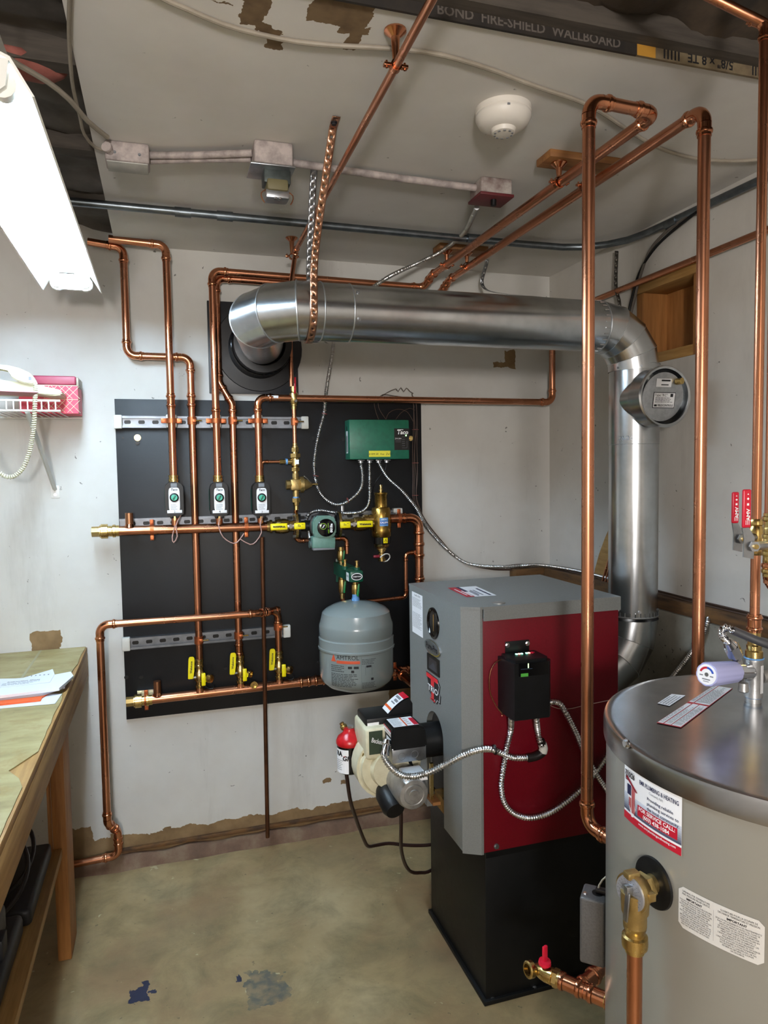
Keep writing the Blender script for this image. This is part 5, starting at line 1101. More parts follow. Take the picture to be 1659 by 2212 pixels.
q = Y(*E_(1310, 1100), 1.93); B().bb((q.x-.004, 1.93, q.z-.05), (q.x+.006, 1.94, q.z+.06)).build('brass_stay', BRASS, bu_); B().bb((q.x-.004, 1.91, q.z-.06), (q.x+.02, 1.97, q.z-.05)).build('stay_foot', PINEX, bu_)
# oil filter and lines
oy = 2.06; fc_ = Y(*E_(390, 800), oy); fr_ = (Y(*E_(530, 800), oy).x-Y(*E_(258, 800), oy).x)/2
zt_f, zb_f = Y(*E_(390, 655), oy).z, Y(*E_(390, 960), oy).z
of = thing('oil_filter', 'spin-on oil filter with red head and black canister left of the burner', 'filter', (fc_.x, oy, zb_f))
B().lathe((fc_.x, oy, zb_f), (0, 0, 1), [(0, .002), (0, fr_*.8), (.004, fr_*.95), (.01, fr_), (zt_f-zb_f, fr_), (zt_f-zb_f+.004, fr_*.9)], 36).build('canister', BLACKGLOSS, of)
B().lathe((fc_.x, oy, zt_f), (0, 0, 1), [(0, fr_*1.0), (.004, fr_*1.06), (.012, fr_*1.06), (.024, fr_*.92), (.034, fr_*.6), (.04, fr_*.45), (.048, fr_*.4), (.05, .002)], 36).build('head', REDPLASTIC, of)
B().cyl((fc_.x+.004, oy, zt_f+.048), (fc_.x+.004, oy, zt_f+.056), .01, n=6).build('bleed_screw', ZINC, of)
cmf = cylmap((fc_.x, oy), fr_+.0006, math.radians(178), zb_f+.006); hl = zt_f-zb_f
quads('label', cmf, [(0, .0, .05, hl*.86)], LABELW, of, .006); cmf2 = cylmap((fc_.x, oy), fr_+.001, math.radians(178), zb_f+.006)
txt('RA', .02, cmf2, of, INK, at=(.018, hl*.7), bold=.06, fit=.024); txt('GF', .02, cmf2, of, INK, at=(.042, hl*.55), bold=.04, shear=.2); quads('label_print', cmf2, print_lines(None, .004, hl*.5, .034, hl*.1, 6, 31), INKGREY, of, .01); quads('label_red', cmf2, [(.004, hl*.77, .03, hl*.79), (.034, hl*.62, .04, hl*.64)], INKRED, of)
q = Y(*E_(480, 660), oy-.03); b = B(); b.cyl((fc_.x+fr_*.5, oy-.02, zt_f+.006), (q.x, q.y, q.z), .009, n=12); b.cyl(q+V((0, 0, .004)), V((p0.x+.004, 1.95, q.z-.004)), .009, n=8); b.build('outlet_elbow', BRASS, of)
q = Y(*E_(320, 460), oy+.02); B().lathe(q+V((.01, 0, -.02)), (-.5, .1, 1), [(0, .008), (.012, .008), (.014, .011), (.024, .011), (.026, .007), (.034, .007)], 12).build('inlet_fitting', BRASS, of)
wire('oil_line', 'dark coated oil line from the filter bottom curving to the floor behind the boiler', [V((fc_.x-.012, oy, zb_f+.002)), Y(*E_(362, 1050), oy+.0), Y(*E_(400, 1300), oy+.04), Y(*E_(470, 1520), oy+.12), Y(*E_(555, 1740), 2.24), Y(*E_(600, 1805), 2.27), Y(*E_(680, 1795), 2.3), Y(*E_(830, 1772), 2.32), Y(*E_(1000, 1790), 2.32), Y(*E_(1180, 1795), 2.32), Y(*E_(1360, 1775), 2.32), V((1.1, 2.34, .16))], .006, OILHOSE, cat='pipe', n=10)
wire('oil_line', 'dark coated oil line dropping from the burner and curling toward the boiler base', [Y(*E_(965, 1390), 2.05), Y(*E_(966, 1500), 2.07), Y(*E_(965, 1700), 2.1), Y(*E_(970, 1850), 2.15), Y(*E_(1010, 2000), 2.22), Y(*E_(1080, 2090), 2.26), Y(*E_(1180, 2100), 2.28), Y(*E_(1330, 2060), 2.3), V((1.05, 2.3, .16))], .006, OILHOSE, cat='pipe', n=10)

# ================================================================== water heater
def cylhit(px, py, R=TR):
    d = ray(px, py); a = d.x**2+d.y**2; h = d.x*TANKC.x+d.y*TANKC.y; c_ = TANKC.x**2+TANKC.y**2-R*R
    s_ = (h-math.sqrt(max(0, h*h-a*c_)))/a; p = CAM+d*s_; return p, math.atan2(p.y-TANKC.y, p.x-TANKC.x) % (2*PI)
wh = thing('water_heater', 'beige cylindrical water heater with galvanised lid in the right foreground', 'water heater', TANKC)
B().lathe(TANKC, (0, 0, 1), [(0, TR-.004), (.01, TR-.002), (TZ-.03, TR-.002)], 96).build('jacket', HEATER, wh)
LIDM = mat('lid_galvanised', '#b4b6ba', .24, 1, vs=9, col2='#9da0a5', rv=.1)
B().lathe(TANKC, (0, 0, 1), [(TZ-.034, TR), (TZ-.034, TR+.0025), (TZ-.006, TR+.0025), (TZ-.001, TR+.001), (TZ+.0005, TR-.004), (TZ, TR-.012), (TZ-.0002, .001)], 96).build('lid', LIDM, wh, 40)
for q in ((1356, 1606),):
    p, a = cylhit(*q, TR+.0025); screw(wh, p, (math.cos(a), math.sin(a), 0), .0055, CHROME)
# service label
(pa, aa), (pb, ab), (pc_, _), (pd, _) = cylhit(1348, 1642), cylhit(1471.5, 1730), cylhit(1348, 1757), cylhit(1471.5, 1858)
lw = (ab-aa)*TR; lt, lb_ = (pa.z+pb.z)/2, (pc_.z+pd.z)/2; lh = lt-lb_
def LM(d): return cylmap(TANKC, TR+d-.002, aa, lb_)
ST = .012
quads('service_label', LM(.0008), [(0, 0, lw, lh)], LABELW, wh, ST)
for i in range(10):
    k_ = i/10; a_ = max(0, (k_-.12)/.88); col = tuple(lin('#1c2044')[j]*(1-a_)+lin('#cfd6e2')[j]*a_ for j in range(3))+(1,)
    if k_ < .13: continue
    quads('label_gradient', LM(.0011), [(0, lh*(.14+.36*(i-1)/9), lw, lh*(.14+.36*i/9)+.0001)], mat('label_navy_fade', col, .5), wh, ST)
quads('label_red_band', LM(.0011), [(0, 0, lw, lh*.14)], INKRED, wh, ST)
L2 = LM(.0015); L3 = LM(.0019)
txt('EMR PLUMBING & HEATING', lh*.11, L2, wh, INKBLUE, at=(lw*.655, lh*.865), bold=.015, fit=lw*.62)
txt('Concord, NH', lh*.065, L2, wh, INKGREY, at=(lw*.63, lh*.775), fit=lw*.22)
txt('Providing reliable\nplumbing services to\nthe local community.', lh*.078, L2, wh, INKBLUE, at=(lw*.485, lh*.57), align='LEFT', space=1.15, bold=.01, fit=lw*.49)
quads('red_panel', L2, [(lw*.31, lh*.235, lw*.95, lh*.435)], INKRED, wh, ST); txt('FOR SERVICE CALL:\n(603) 438-1084', lh*.095, L3, wh, INKWHITE, at=(lw*.63, lh*.335), bold=.02, space=1.0, fit=lw*.58)
txt('www.emrplumbingandheating.com', lh*.06, L2, wh, INKWHITE, at=(lw*.63, lh*.1), bold=.01, fit=lw*.6)
txt('7/10/26', lh*.14, L2, wh, INK, name='handwriting', at=(lw*.13, lh*.865), bold=.03, shear=.15, fit=lw*.22); txt('Date Serviced', lh*.04, L2, wh, INKGREY, at=(lw*.16, lh*.94), fit=lw*.14)
txt('ER', lh*.11, L2, wh, INK, name='handwriting', at=(lw*.08, lh*.775), bold=.03, fit=lw*.09)
st_ = [(.09, .69), (.25, .69), (.26, .5), (.24, .42), (.27, .3), (.22, .13), (.18, .12), (.13, .28), (.14, .36), (.1, .46)]
poly('state_shape', L2, [(lw*u, lh*v) for u, v in st_], LABELW, wh); quads('flag_stripes', L3, [(lw*(.19+.018*i), lh*.2, lw*(.2+.018*i), lh*.68) for i in range(4)]+[(lw*(.13+.018*i), lh*(.3-.03*i), lw*(.14+.018*i), lh*.46) for i in range(3)], INKRED, wh); quads('flag_canton', L3, [(lw*.09, lh*.5, lw*.175, lh*.69)], INKBLUE, wh)
L4 = LM(.0023); poly('wrench', L4, [(lw*u, lh*v) for u, v in ((.06, .8), (.09, .83), (.3, .655), (.305, .63), (.285, .625), (.08, .775))], mat('wrench_red', '#8a1428', .5), wh)
# caution label
(pa, a1), (pb, a2), (pc_, _), (pd, _) = cylhit(1465, 1905), cylhit(1651, 2000), cylhit(1462, 1990), cylhit(1647, 2098)
lw = (a2-a1)*TR; lt, lb_ = (pa.z+pb.z)/2, (pc_.z+pd.z)/2; lh = lt-lb_
def CM(d): return cylmap(TANKC, TR+d-.002, a1, lb_)
b = B(); nn = 16; cmm = CM(.0008); rr = .006
for i in range(nn):
    a, c_ = lw*i/nn, lw*(i+1)/nn
    def ins(u): 
        d_ = min(u, lw-u); return rr-math.sqrt(max(0, rr*rr-(rr-min(d_, rr))**2))
    b.quad(cmm(a, ins(a)), cmm(c_, ins(c_)), cmm(c_, lh-ins(c_)), cmm(a, lh-ins(a)))
b.build('caution_label', mat('label_grey', '#c9c6c0', .5), wh, fix=False)
C2 = CM(.0012); quads('divider', C2, [(lw*.45, lh*.1, lw*.4515, lh*.82)], INKBLUE, wh)
sz = lh*.062
txt('OPENING FOR TEMPERATURE\nAND PRESSURE RELIEF DEVICE.', sz, C2, wh, INK, at=(lw*.23, lh*.87), fit=lw*.36); txt('IMPORTANT', sz*1.15, C2, wh, INK, at=(lw*.21, lh*.755), bold=.035, fit=lw*.2)
txt('FOLLOW THE MAINTENANCE PROCEDURES\nFOR RELIEF VALVES AS DIRECTED IN THE\nINSTRUCTION MANUAL. THE TEMPERATURE\nAND PRESSURE RELIEF VALVE PROVIDED\nBY THE MANUFACTURER SHALL BE\nINSTALLED AT THE TIME OF INSTALLATION\nOF THE HEATER IN THE LOCATION\nSPECIFIED BY THE MANUFACTURER. LOCAL\nCODES SHALL GOVERN INSTALLATION OF\nRELIEF DEVICES. FOR SAFE OPERATION OF\nTHE WATER HEATER, THE RELIEF VALVE\nMUST NOT BE REMOVED OR PLUGGED.', sz*.84, C2, wh, INK, at=(lw*.225, lh*.4), space=1.0, fit=lw*.41)
txt('OUVERTURE POUR LA SOUPAPE DE\nDECHARGE TEMPERATURE ET PRESSION.', sz, C2, wh, INK, at=(lw*.73, lh*.87), fit=lw*.46); txt('IMPORTANT', sz*1.15, C2, wh, INK, at=(lw*.71, lh*.755), bold=.035, fit=lw*.22)
txt('SIGA LOS PROCEDIMIENTOS DE MANTENIMIENTO\nPARA LAS VALVULAS DE ALIVIO TAL COMO SE\nINDICA EL MANUAL DE INSTRUCCIONES.\nLES SOUPAPES DE DECHARGE FOURNIES PAR\nLE FABRICANT DOIVENT ETRE INSTALLEES EN\nMEME TEMPS QUE LE CHAUFFE-EAU, A\nL\'ENDROIT INDIQUE PAR LE FABRICANT. LES\nREGLEMENTS LOCAUX REGISSENT\nL\'INSTALLATION DES SOUPAPES DE DECHARGE.\nPOUR ASSURER LE FONCTIONNEMENT\nSECURITAIRE DU CHAUFFE-EAU, NE PAS\nRETIRER NI OBTURER LA SOUPAPE\nDE DECHARGE.', sz*.84, C2, wh, INK, at=(lw*.725, lh*.375), space=1.0, fit=lw*.5)
# stickers on the lid
def lq(*ps): return [Z(*p, TZ+.001) for p in ps]
a_, b_, c_, d_ = lq((1420, 1519), (1451, 1499), (1481, 1502), (1446, 1525))
fA = lambda u, v: a_.lerp(b_, u).lerp(d_.lerp(c_, u), v); quads('lid_sticker', fA, [(0, 0, 1, 1)], LABELW, wh); fA2 = lambda u, v: fA(u, v)+V((0, 0, .0005)); quads('sticker_print', fA2, print_lines(None, .05, .95, .95, .05, 4, 41), INKGREY, wh)
e0, e1, e2, e3 = lq((1418, 1561), (1542, 1480), (1583, 1487), (1471, 1572))
fB = lambda u, v: e0.lerp(e1, u).lerp(e3.lerp(e2, u), v); fB2 = lambda u, v: fB(u, v)+V((0, 0, .0005)); fB3 = lambda u, v: fB(u, v)+V((0, 0, .001))
quads('lid_sticker', fB, [(0, 0, 1, 1)], mat('sticker_red_border', '#b5393f', .5), wh); quads('sticker_panel', fB2, [(.01, .03, .48, .24), (.52, .03, .99, .24), (.01, .29, .49, .56), (.01, .6, .49, .97), (.52, .29, .99, .97)], LABELW, wh); quads('sticker_print', fB3, print_lines(None, .03, .2, .46, .06, 2, 42)+print_lines(None, .54, .2, .97, .06, 2, 43)+print_lines(None, .03, .52, .47, .32, 4, 44)+print_lines(None, .03, .93, .47, .63, 5, 45)+print_lines(None, .54, .93, .97, .32, 9, 46), INKGREY, wh)
# relief valve and discharge pipe
ps, an = cylhit(1411, 1907); nrm = V((math.cos(an), math.sin(an), 0))
B().lathe(ps-nrm*.002, nrm, [(0, .037), (.0035, .036), (.0045, .03), (.003, .012)], 40).build('port_gasket', BLACK, wh)
tv = thing('relief_valve', 'bronze temperature and pressure relief valve with lever on the side of the water heater', 'valve', Y(1370, 1922, ps.y-.006))
bc_ = Y(1372, 1925, ps.y-.008)
d_ = (bc_-ps); d_.z = 0; d_.normalize(); pz0 = V((ps.x, ps.y, bc_.z)); Ld = (bc_-pz0).length
b = B(); b.cyl(pz0, pz0+d_*Ld*.45, .0135, n=16); b.cyl(pz0+d_*Ld*.4, pz0+d_*Ld*.66, .021, n=6); b.lathe(pz0+d_*Ld*.6, d_, [(0, .017), (Ld*.1, .021), (Ld*.35, .0255), (Ld*.5, .0275), (Ld*.62, .0275), (Ld*.63, .022)], 28)
b.lathe(bc_, (0, 0, -1), [(0, .02), (.03, .019), (.034, .0165), (.05, .0165)], 22); b.box(bc_+V((.008, -.022, .004)), (.012, .012, .012), None, .001); b.box(bc_+V((-.006, 0, .026)), (.02, .014, .01), None, .002); b.build('body', BRONZE, tv)
hp = pz0+d_*Ld*1.23; b = B(); b.lathe(hp, d_, [(0, .0245), (.003, .024), (.0035, .0005)], 30); b.build('data_disc', mat('disc_silver', '#b9bcc4', .35, .7), tv)
uu, ww = perp(d_); fD = flat(hp+d_*.0042, uu, ww); b = []
quads('disc_print', fD, [(r_*math.cos(t_)-.0012, r_*math.sin(t_)-.0005, r_*math.cos(t_)+.0012, r_*math.sin(t_)+.0005) for r_ in (.013, .0165, .02) for t_ in [2*PI*i/22 for i in range(22)]], INKGREY, tv)
b = B(); b.box(hp+d_*.006+V((0, -.002, .008)), (.012, .009, .012), None, .001); b.box(hp+d_*.012+V((0, -.004, -.014)), (.003, .0095, .042), Matrix.Rotation(.1, 3, 'Y'), .0014); b.build('test_lever', ZINC, tv)
dp = run('discharge_pipe', 'copper discharge pipe dropping from the relief valve in the right foreground', [(bc_.x, bc_.y, bc_.z-.06), (bc_.x, bc_.y, .12)], R34*.98)
B().lathe((bc_.x, bc_.y, bc_.z-.04), (0, 0, -1), [(0, .016), (.014, .016), (.016, .0145), (.024, .0145), (.026, .018), (.034, .0185), (.042, .018), (.044, .0135), (.05, .0135)], 24).build('brass_adapter', BRASS, dp)
# return tee with drain cock at the heater's lower port
zp = .502; A_ = Z(1140, 2086, zp); B_ = Z(1333, 2171, zp); dd = (B_-A_).normalized()
dt = thing('drain_tee', 'copper tee with brass hose drain cock and red handle low beside the water heater', 'pipe', Z(1230, 2125, zp))
LL = (B_-A_).length; P = lambda t_: A_+dd*(LL*t_)
pipe(dt, P(.42), P(1.0), .0135); coupling(dt, P(.5), dd, .0135); coupling(dt, P(.82), dd, .0135)
B().lathe(P(.88), dd, [(0, .0155), (.006, .0155), (.008, .018), (.014, .018), (.016, .0155), (.022, .0155), (.024, .018), (.03, .018), (.032, .015), (.12, .015)], 18).build('brass_adapter', BRASS, dt)
b = B(); b.lathe(P(.1), dd, [(0, .009), (LL*.06, .0135), (LL*.12, .016), (LL*.2, .016), (LL*.21, .013), (LL*.27, .013)], 18); b.cyl(P(.31), P(.36), .018, n=6); b.cyl(P(.36), P(.42), .0165, n=16); b.build('cock_body', BRASS, dt)
B().cyl(P(.275), P(.305), .0138, n=16).build('thread_tape', BLUE, dt)
A2 = P(.08); d2 = V((-.8, -.1, .12)).normalized(); b = B(); b.lathe(A2+d2*-.01, d2, [(0, .009), (.014, .009), (.016, .016), (.026, .0165), (.028, .014), (.028, .011), (.02, .011)], 20, False); b.build('hose_thread', BRASS, dt)
p = P(.2); B().lathe(p+V((0, 0, .014)), (.0, -.1, 1), [(0, .007), (.006, .007), (.007, .013), (.013, .012), (.014, .002)], 18).build('handle_hub', RED, dt); B().box(p+V((.001, 0, .04)), (.012, .006, .034), Matrix.Rotation(.35, 3, 'Z'), .002).build('handle', RED, dt)
tA, tB = P(.6), Z(1318, 2074, zp)
pipe(dt, tA, tB, .0135, name='branch'); coupling(dt, tA.lerp(tB, .28), tB-tA, .0135); elbow(dt, tB, tA-tB, V((xb, ye, zp))-tB, .0135); pipe(dt, tB, (xb, ye, zp+.02), .0135, name='branch')
B().lathe(tA-(tB-tA).normalized()*.004, tB-tA, [(0, .0145), (.03, .015)], 16).build('tee_neck', FITTING, dt)
# strap-on thermostat
yq = 1.075; tcn = Y(1284, 1998, yq); tcn = V((tcn.x, yq, tcn.z)); RZ = Matrix.Rotation(-.74, 3, 'Z')
hT = (Y(1280, 1925, yq).z-Y(1280, 2066, yq).z); TL = lambda u, v, w_: tcn+RZ @ V((u, v, w_))
aq = thing('tank_thermostat', 'tall grey metal thermostat box on the back side of the water heater', 'thermostat', tcn-V((0, 0, hT/2)))
B().box(tcn, (.045, .05, hT), RZ, .005, 3).build('cover', mat('thermostat_grey', '#6c6b6b', .4, .5, vs=300, col2='#605f5f'), aq)
B().box(TL(.0255, 0, 0), (.006, .046, hT*.97), RZ, .001).build('backplate', ZINC, aq)
B().cyl(TL(.006, .0, hT/2), TL(.006, .0, hT/2+.0008), .0105, n=20).build('cable_hole', BLACK, aq); screw(aq, TL(-.015, -.012, hT/2), (0, 0, 1), .003, CHROME); B().box(TL(.014, 0, hT/2+.006), (.024, .012, .008), RZ, .002).build('cable_clamp', RUBBER, aq)
B().cyl(TL(.02, 0, -hT*.25), V((TANKC.x-.22, TANKC.y+.17, tcn.z-hT*.25)), .006, n=12).build('well_stub', COPPER, aq); B().cyl(TL(.02, -.01, -hT*.1), TL(.036, -.01, -hT*.1), .003, n=8).build('bolt', COPPER, aq)
wire('cable', '', [TL(.006, 0, hT/2-.01), TL(.008, 0, hT/2+.015), TL(.02, 0, hT/2+.034), TL(.026, 0, hT/2+.026), TL(.034, -.004, hT/2-.04), TL(.04, -.004, 0), TL(.034, -.004, -hT*.45), TL(.03, -.006, -hT*.7), TL(.026, -.006, -hT*.95)], .0017, KRAFT, parent=aq)

# ------------------------------------------------------------------ mixing valve, hose and lever valves on the heater's top
yh = .991; hx_ = Y(1628, 1460, yh).x; hz = lambda py: Y(1628, py, yh).z; rh = .0082
mv = thing('mixing_valve', 'thermostatic mixing valve with lilac ribbed knob on top of the water heater', 'valve', (hx_, yh, TZ))
b = B(); b.lathe((hx_, yh, TZ-.002), (0, 0, 1), [(0, .0135), (hz(1503)-TZ, .0135), (hz(1502)-TZ, .0152), (hz(1428)-TZ, .0152), (hz(1424)-TZ, .0165), (hz(1420)-TZ, .0165)], 22); b.build('tee_body', ALU, mv)
B().torus((hx_, yh, hz(1504)), (0, 0, 1), .0135, .0016, 20, 6).build('sealant', BLUE, mv); B().torus((hx_, yh, hz(1421)), (0, 0, 1), .015, .0018, 20, 6).build('sealant', BLUE, mv)
quads('side_label', cylmap((hx_, yh), .0156, math.radians(-75), hz(1465)), [(-.004, -.024, .004, .026)], LABELW, mv)
kA, kB = Y(1527, 1457, .945), Y(1586, 1451, .972); kd = (kA-kB).normalized(); kl = (kA-kB).length
b = B(); rings_ = []
uu, ww = perp(kd)
for t_, r_ in ((0, .0165), (.002, .0185), (kl-.004, .0205), (kl, .019), (kl+.0005, .0165)):
    rings_.append([kB+kd*t_+(uu*math.cos(2*PI*i/60)+ww*math.sin(2*PI*i/60))*(r_*(1 if (i % 6) < 4 or t_ == kl+.0005 else .965)) for i in range(60)])
b.rings(rings_).build('knob', mat('lilac_knob', '#a9abd6', .35), mv, 25)
fK = flat(kB+kd*(kl+.0008), -uu if uu.y > 0 else uu, ww if ww.z > 0 else -ww); fK2 = flat(kB+kd*(kl+.0013), -uu if uu.y > 0 else uu, ww if ww.z > 0 else -ww)
poly('knob_face', fK, disc(None, 0, 0, .0168, n=30), LABELW, mv)
arc = lambda t0, t1, r0_, r1_: [(r1_*math.cos(t0+(t1-t0)*i/8), r1_*math.sin(t0+(t1-t0)*i/8)) for i in range(9)]+[(r0_*math.cos(t1+(t0-t1)*i/8), r0_*math.sin(t1+(t0-t1)*i/8)) for i in range(9)]
poly('hot_mark', fK2, arc(PI*.5, PI*.9, .0095, .013), INKRED, mv); poly('cold_mark', fK2, arc(PI*.1, PI*.5, .0095, .013), mat('cold_blue', '#2b4fb0', .5), mv); poly('knob_screw', fK2, disc(None, 0, 0, .0035, n=12), ZINC, mv); quads('knob_print', fK2, [(-.012, -.003, -.006, -.001), (.006, -.003, .012, -.001), (-.007, -.009, .007, -.007), (-.005, -.012, .005, -.0108)], INKGREY, mv)
b = B(); b.cyl(kB, kB.lerp(V((hx_, yh, hz(1452))), .28), .0165, n=20); b.lathe(kB.lerp(V((hx_, yh, hz(1452))), .2), V((hx_, yh, hz(1452)))-kB, [(0, .0145), (.012, .0135), (.03, .0155), (.04, .012)], 20); b.build('bonnet', CHROME, mv)
nb = Y(1592, 1425, .975); b = B(); b.cyl(nb, Y(1588, 1412, .972), .0075, n=14); b.cyl(Y(1589, 1414, .972), Y(1579, 1395, .968), .0135, n=6); b.cyl(Y(1579, 1396, .968), Y(1573, 1386, .966), .0115, .0085, n=16); b.build('hose_nut', CHROME, mv)
B().cyl(nb, Y(1600, 1447, .978), .0075, n=14).build('port', ALU, mv); B().lathe(Y(1606, 1475, .965), (0, 0, -1), [(0, .008), (.014, .009), (.016, .007)], 12).build('strainer', ALU, mv)
B().lathe((hx_+.012, yh-.005, hz(1462)), (1, -.1, .05), [(0, .011), (.03, .011), (.032, .013), (.06, .013)], 16).build('side_outlet', ALU, mv)
flex('mixing_hose', 'corrugated steel hose arching from the mixing valve under a grey sleeve', [Y(1573, 1388, .966), Y(1562, 1375, .962), Y(1560, 1362, .96), Y(1567, 1356, .955), Y(1580, 1360, .95), Y(1596, 1367, .945)], .0068, 'hose', .0045, CHROME)
tag(B().tube(spline([Y(1584, 1362, .948), Y(1610, 1373, .94), Y(1655, 1391, .925), Y(1720, 1410, .905), Y(1800, 1400, .86), Y(1860, 1330, .82), Y(1880, 1282, .80)], .01), .0072, 14).build('hose_sleeve', mat('sleeve_grey', '#57585c', .3, .5), None, origin=Y(1655, 1391, .925)), 'smooth grey insulating sleeve over the hose leaving the mixing valve', 'hose')
hp_ = thing('copper_pipe', 'slim copper pipe rising from the mixing valve past red levers to the joists', 'pipe', (hx_, yh, hz(1420)))
ztp = Y(1636, 48, yh).z
pipe(hp_, (hx_, yh, hz(1425)), (hx_, yh, ztp), rh)
B().lathe((hx_, yh, hz(1420)), (0, 0, 1), [(0, .0145), (.012, .0145), (.014, .012), (.022, .013), (.024, .011), (.05, .0105)], 18).build('brass_adapter', BRASS, hp_)
coupling(hp_, (hx_, yh, hz(1346)), (0, 0, 1), rh*1.25, L=.016)
elbow(hp_, (hx_, yh, ztp), (0, 0, -1), (-.8, .5, .5), rh); pipe(hp_, (hx_, yh, ztp), (hx_-.2, yh+.06, ztp+.1), rh)
def lever_valve(t, c, n_, hpA, hpB, nut, w_):
    """c: centre on pipe, n_: stem direction, hpA/hpB handle bottom/top, nut point"""
    b = B(); b.lathe(c+V((0, 0, -.032)), (0, 0, 1), [(0, .0105), (.004, .0125), (.01, .0125), (.012, .0098), (.02, .0135), (.044, .0135), (.052, .0098), (.054, .0125), (.06, .0125), (.064, .0105)], 20); b.build('valve_body', BRASS, t)
    B().cyl(c, nut, .007, n=12).build('stem', ZINC, t)
    d_ = (hpB-hpA).normalized(); b = B(); b.box(hpA.lerp(hpB, .5), (w_, .005, (hpB-hpA).length), None, .0045, 3); h = b.build('handle', RED, t)
    f_ = flat(hpA.lerp(hpB, .5)+V((0, -.003, 0)), (0, 0, 1), (-1, 0, 0)); LLn = (hpB-hpA).length
    txt('AMV', .009, f_, h, INKWHITE, at=(-LLn*.16, -.001), bold=.03); quads('handle_print', f_, [(-LLn*.42, -.003, -LLn*.26, -.002), (-LLn*.42, 0, -LLn*.26, .001), (-LLn*.42, .003, -LLn*.3, .004), (LLn*.08, -.002, LLn*.14, .002)], INKWHITE, h); poly('mark', f_, [(LLn*.22, 0), (LLn*.255, .0025), (LLn*.29, 0), (LLn*.255, -.0025)], INKWHITE, h); poly('arrow', f_, [(LLn*.36, -.0018), (LLn*.36, .0018), (LLn*.4, 0)], INKWHITE, h)
    b = B(); hb = V((hpA.x, hpA.y, hpA.z)); b.prism([(-w_*.42, 0), (w_*.42, 0), (w_*.42+.012, -.016), (w_*.42+.012, -.05), (-w_*.1, -.046), (-w_*.1, -.018)], lambda u, v, h_: V((hb.x+u, hb.y+.002-.04*v+h_*.0, hb.z+v))+V((0, h_, 0)), .002); b.build('lever_plate', ZINC, t)
    B().cyl(nut, nut+n_*.006, .0085, n=6).build('nut', ZINC, t); B().cyl(nut+n_*.005, nut+n_*.01, .004, n=10).build('stem_tip', BRASS, t)
yl = yh-.035
lever_valve(hp_, V((hx_, yh, hz(1160))), V((-.3, -1, 0)).normalized(), Y(1590, 1130, yl), Y(1586, 1063, yl), Y(1602, 1164, yl+.002), .0135)
yh2 = .90; hx2 = Y(1666, 1200, yh2).x; hz2 = lambda py: Y(1660, py, yh2).z
h2 = thing('copper_pipe', 'copper pipe with red lever at the right frame edge, turning right above the heater', 'pipe', (hx2, yh2, hz2(1290)))
pipe(h2, (hx2, yh2, hz2(1260)), (hx2, yh2, 2.39), .0111); elbow(h2, (hx2, yh2, hz2(1275)), (0, 0, 1), (1, -.3, 0), .0111); pipe(h2, V((hx2, yh2, hz2(1275)))+V((.94, -.28, 0)).normalized()*.026, V((hx2, yh2, hz2(1275)))+V((.94, -.28, 0)).normalized()*.42, .0111); coupling(h2, (hx2, yh2, hz2(1215)), (0, 0, 1), .0111, BRASS); coupling(h2, (hx2, yh2, hz2(1140)), (0, 0, 1), .0111, BRASS)
lever_valve(h2, V((hx2, yh2, hz2(1178))), V((-.3, -1, 0)).normalized(), Y(1613, 1140, .87), Y(1612, 1057, .87), Y(1627, 1180, .873), .0155)
# ================================================================== ceiling fittings
sd = Z(1087, 236, CZ); sdt = thing('smoke_detector', 'round white smoke detector on the ceiling', 'smoke detector', sd)
B().lathe(sd, (0, 0, -1), [(0, .066), (.012, .066), (.014, .064), (.016, .0655), (.022, .0655), (.036, .058), (.046, .042), (.047, .03), (.056, .027), (.058, .02), (.058, .001)], 48).build('housing', mat('detector_white', '#d8d2c9', .45), sdt)
for i in range(10):
    a = 2*PI*i/10; B().box(sd+V((.021*math.cos(a), .021*math.sin(a), -.0575)), (.004, .006, .003), Matrix.Rotation(a, 3, 'Z')).build('vent_slot', INKGREY, sdt)
B().box(sd+V((-.018, -.062, -.02)), (.006, .006, .004)).build('test_port', INKGREY, sdt)
def jbox(name, label, c, size, m, bevel=.006):
    t = thing(name, label, 'junction box', c); b = B(); b.box(V(c)+V((0, 0, -size[2]/2)), size, None, bevel, 3); b.build('box', m, t); return t
j1 = Z(275, 318, CZ); t1 = jbox('junction_box', 'painted junction box nearest the tube lamp', j1, (.108, .07, .05), PAINTED)
B().box(j1+V((0, 0, -.052)), (.1, .066, .003), None, .001).build('cover', mat('painted_cover', '#b9b8b2', .6, vs=20, col2='#a5a39d'), t1)
for dx in (-.03, .03): screw(t1, j1+V((dx, -.034, -.03)), (0, -1, 0), .003, INKGREY)
B().lathe(j1+V((-.04, -.03, -.03)), (-.4, -1, .2), [(0, .01), (.016, .01), (.018, .013), (.024, .013)], 12).build('connector', PAINTED, t1)
j2 = Z(585, 322, CZ); t2 = jbox('transformer_box', 'painted ceiling box with small transformer hanging below it', j2, (.1, .1, .058), PAINTED)
B().box(j2+V((-.002, .0, -.06)), (.115, .1, .004), None, .001).build('mounting_plate', ZINC, t2)
b = B(); b.box(j2+V((.012, .0, -.078)), (.07, .05, .035), None, .003); b.build('core', mat('transformer_iron', '#4d5452', .5, .6, vs=30, col2='#3a403e'), t2); B().box(j2+V((.012, -.002, -.1)), (.056, .056, .03), None, .006).build('coil', mat('coil_tape', '#6e6748', .6), t2); B().box(j2+V((.012, .0, -.122)), (.062, .048, .022), None, .004).build('end_bell', ZINC, t2)
for dx in (-.006, .006): screw(t2, j2+V((.012+dx, -.02, -.133)), (0, -.4, -1), .004, CHROME)
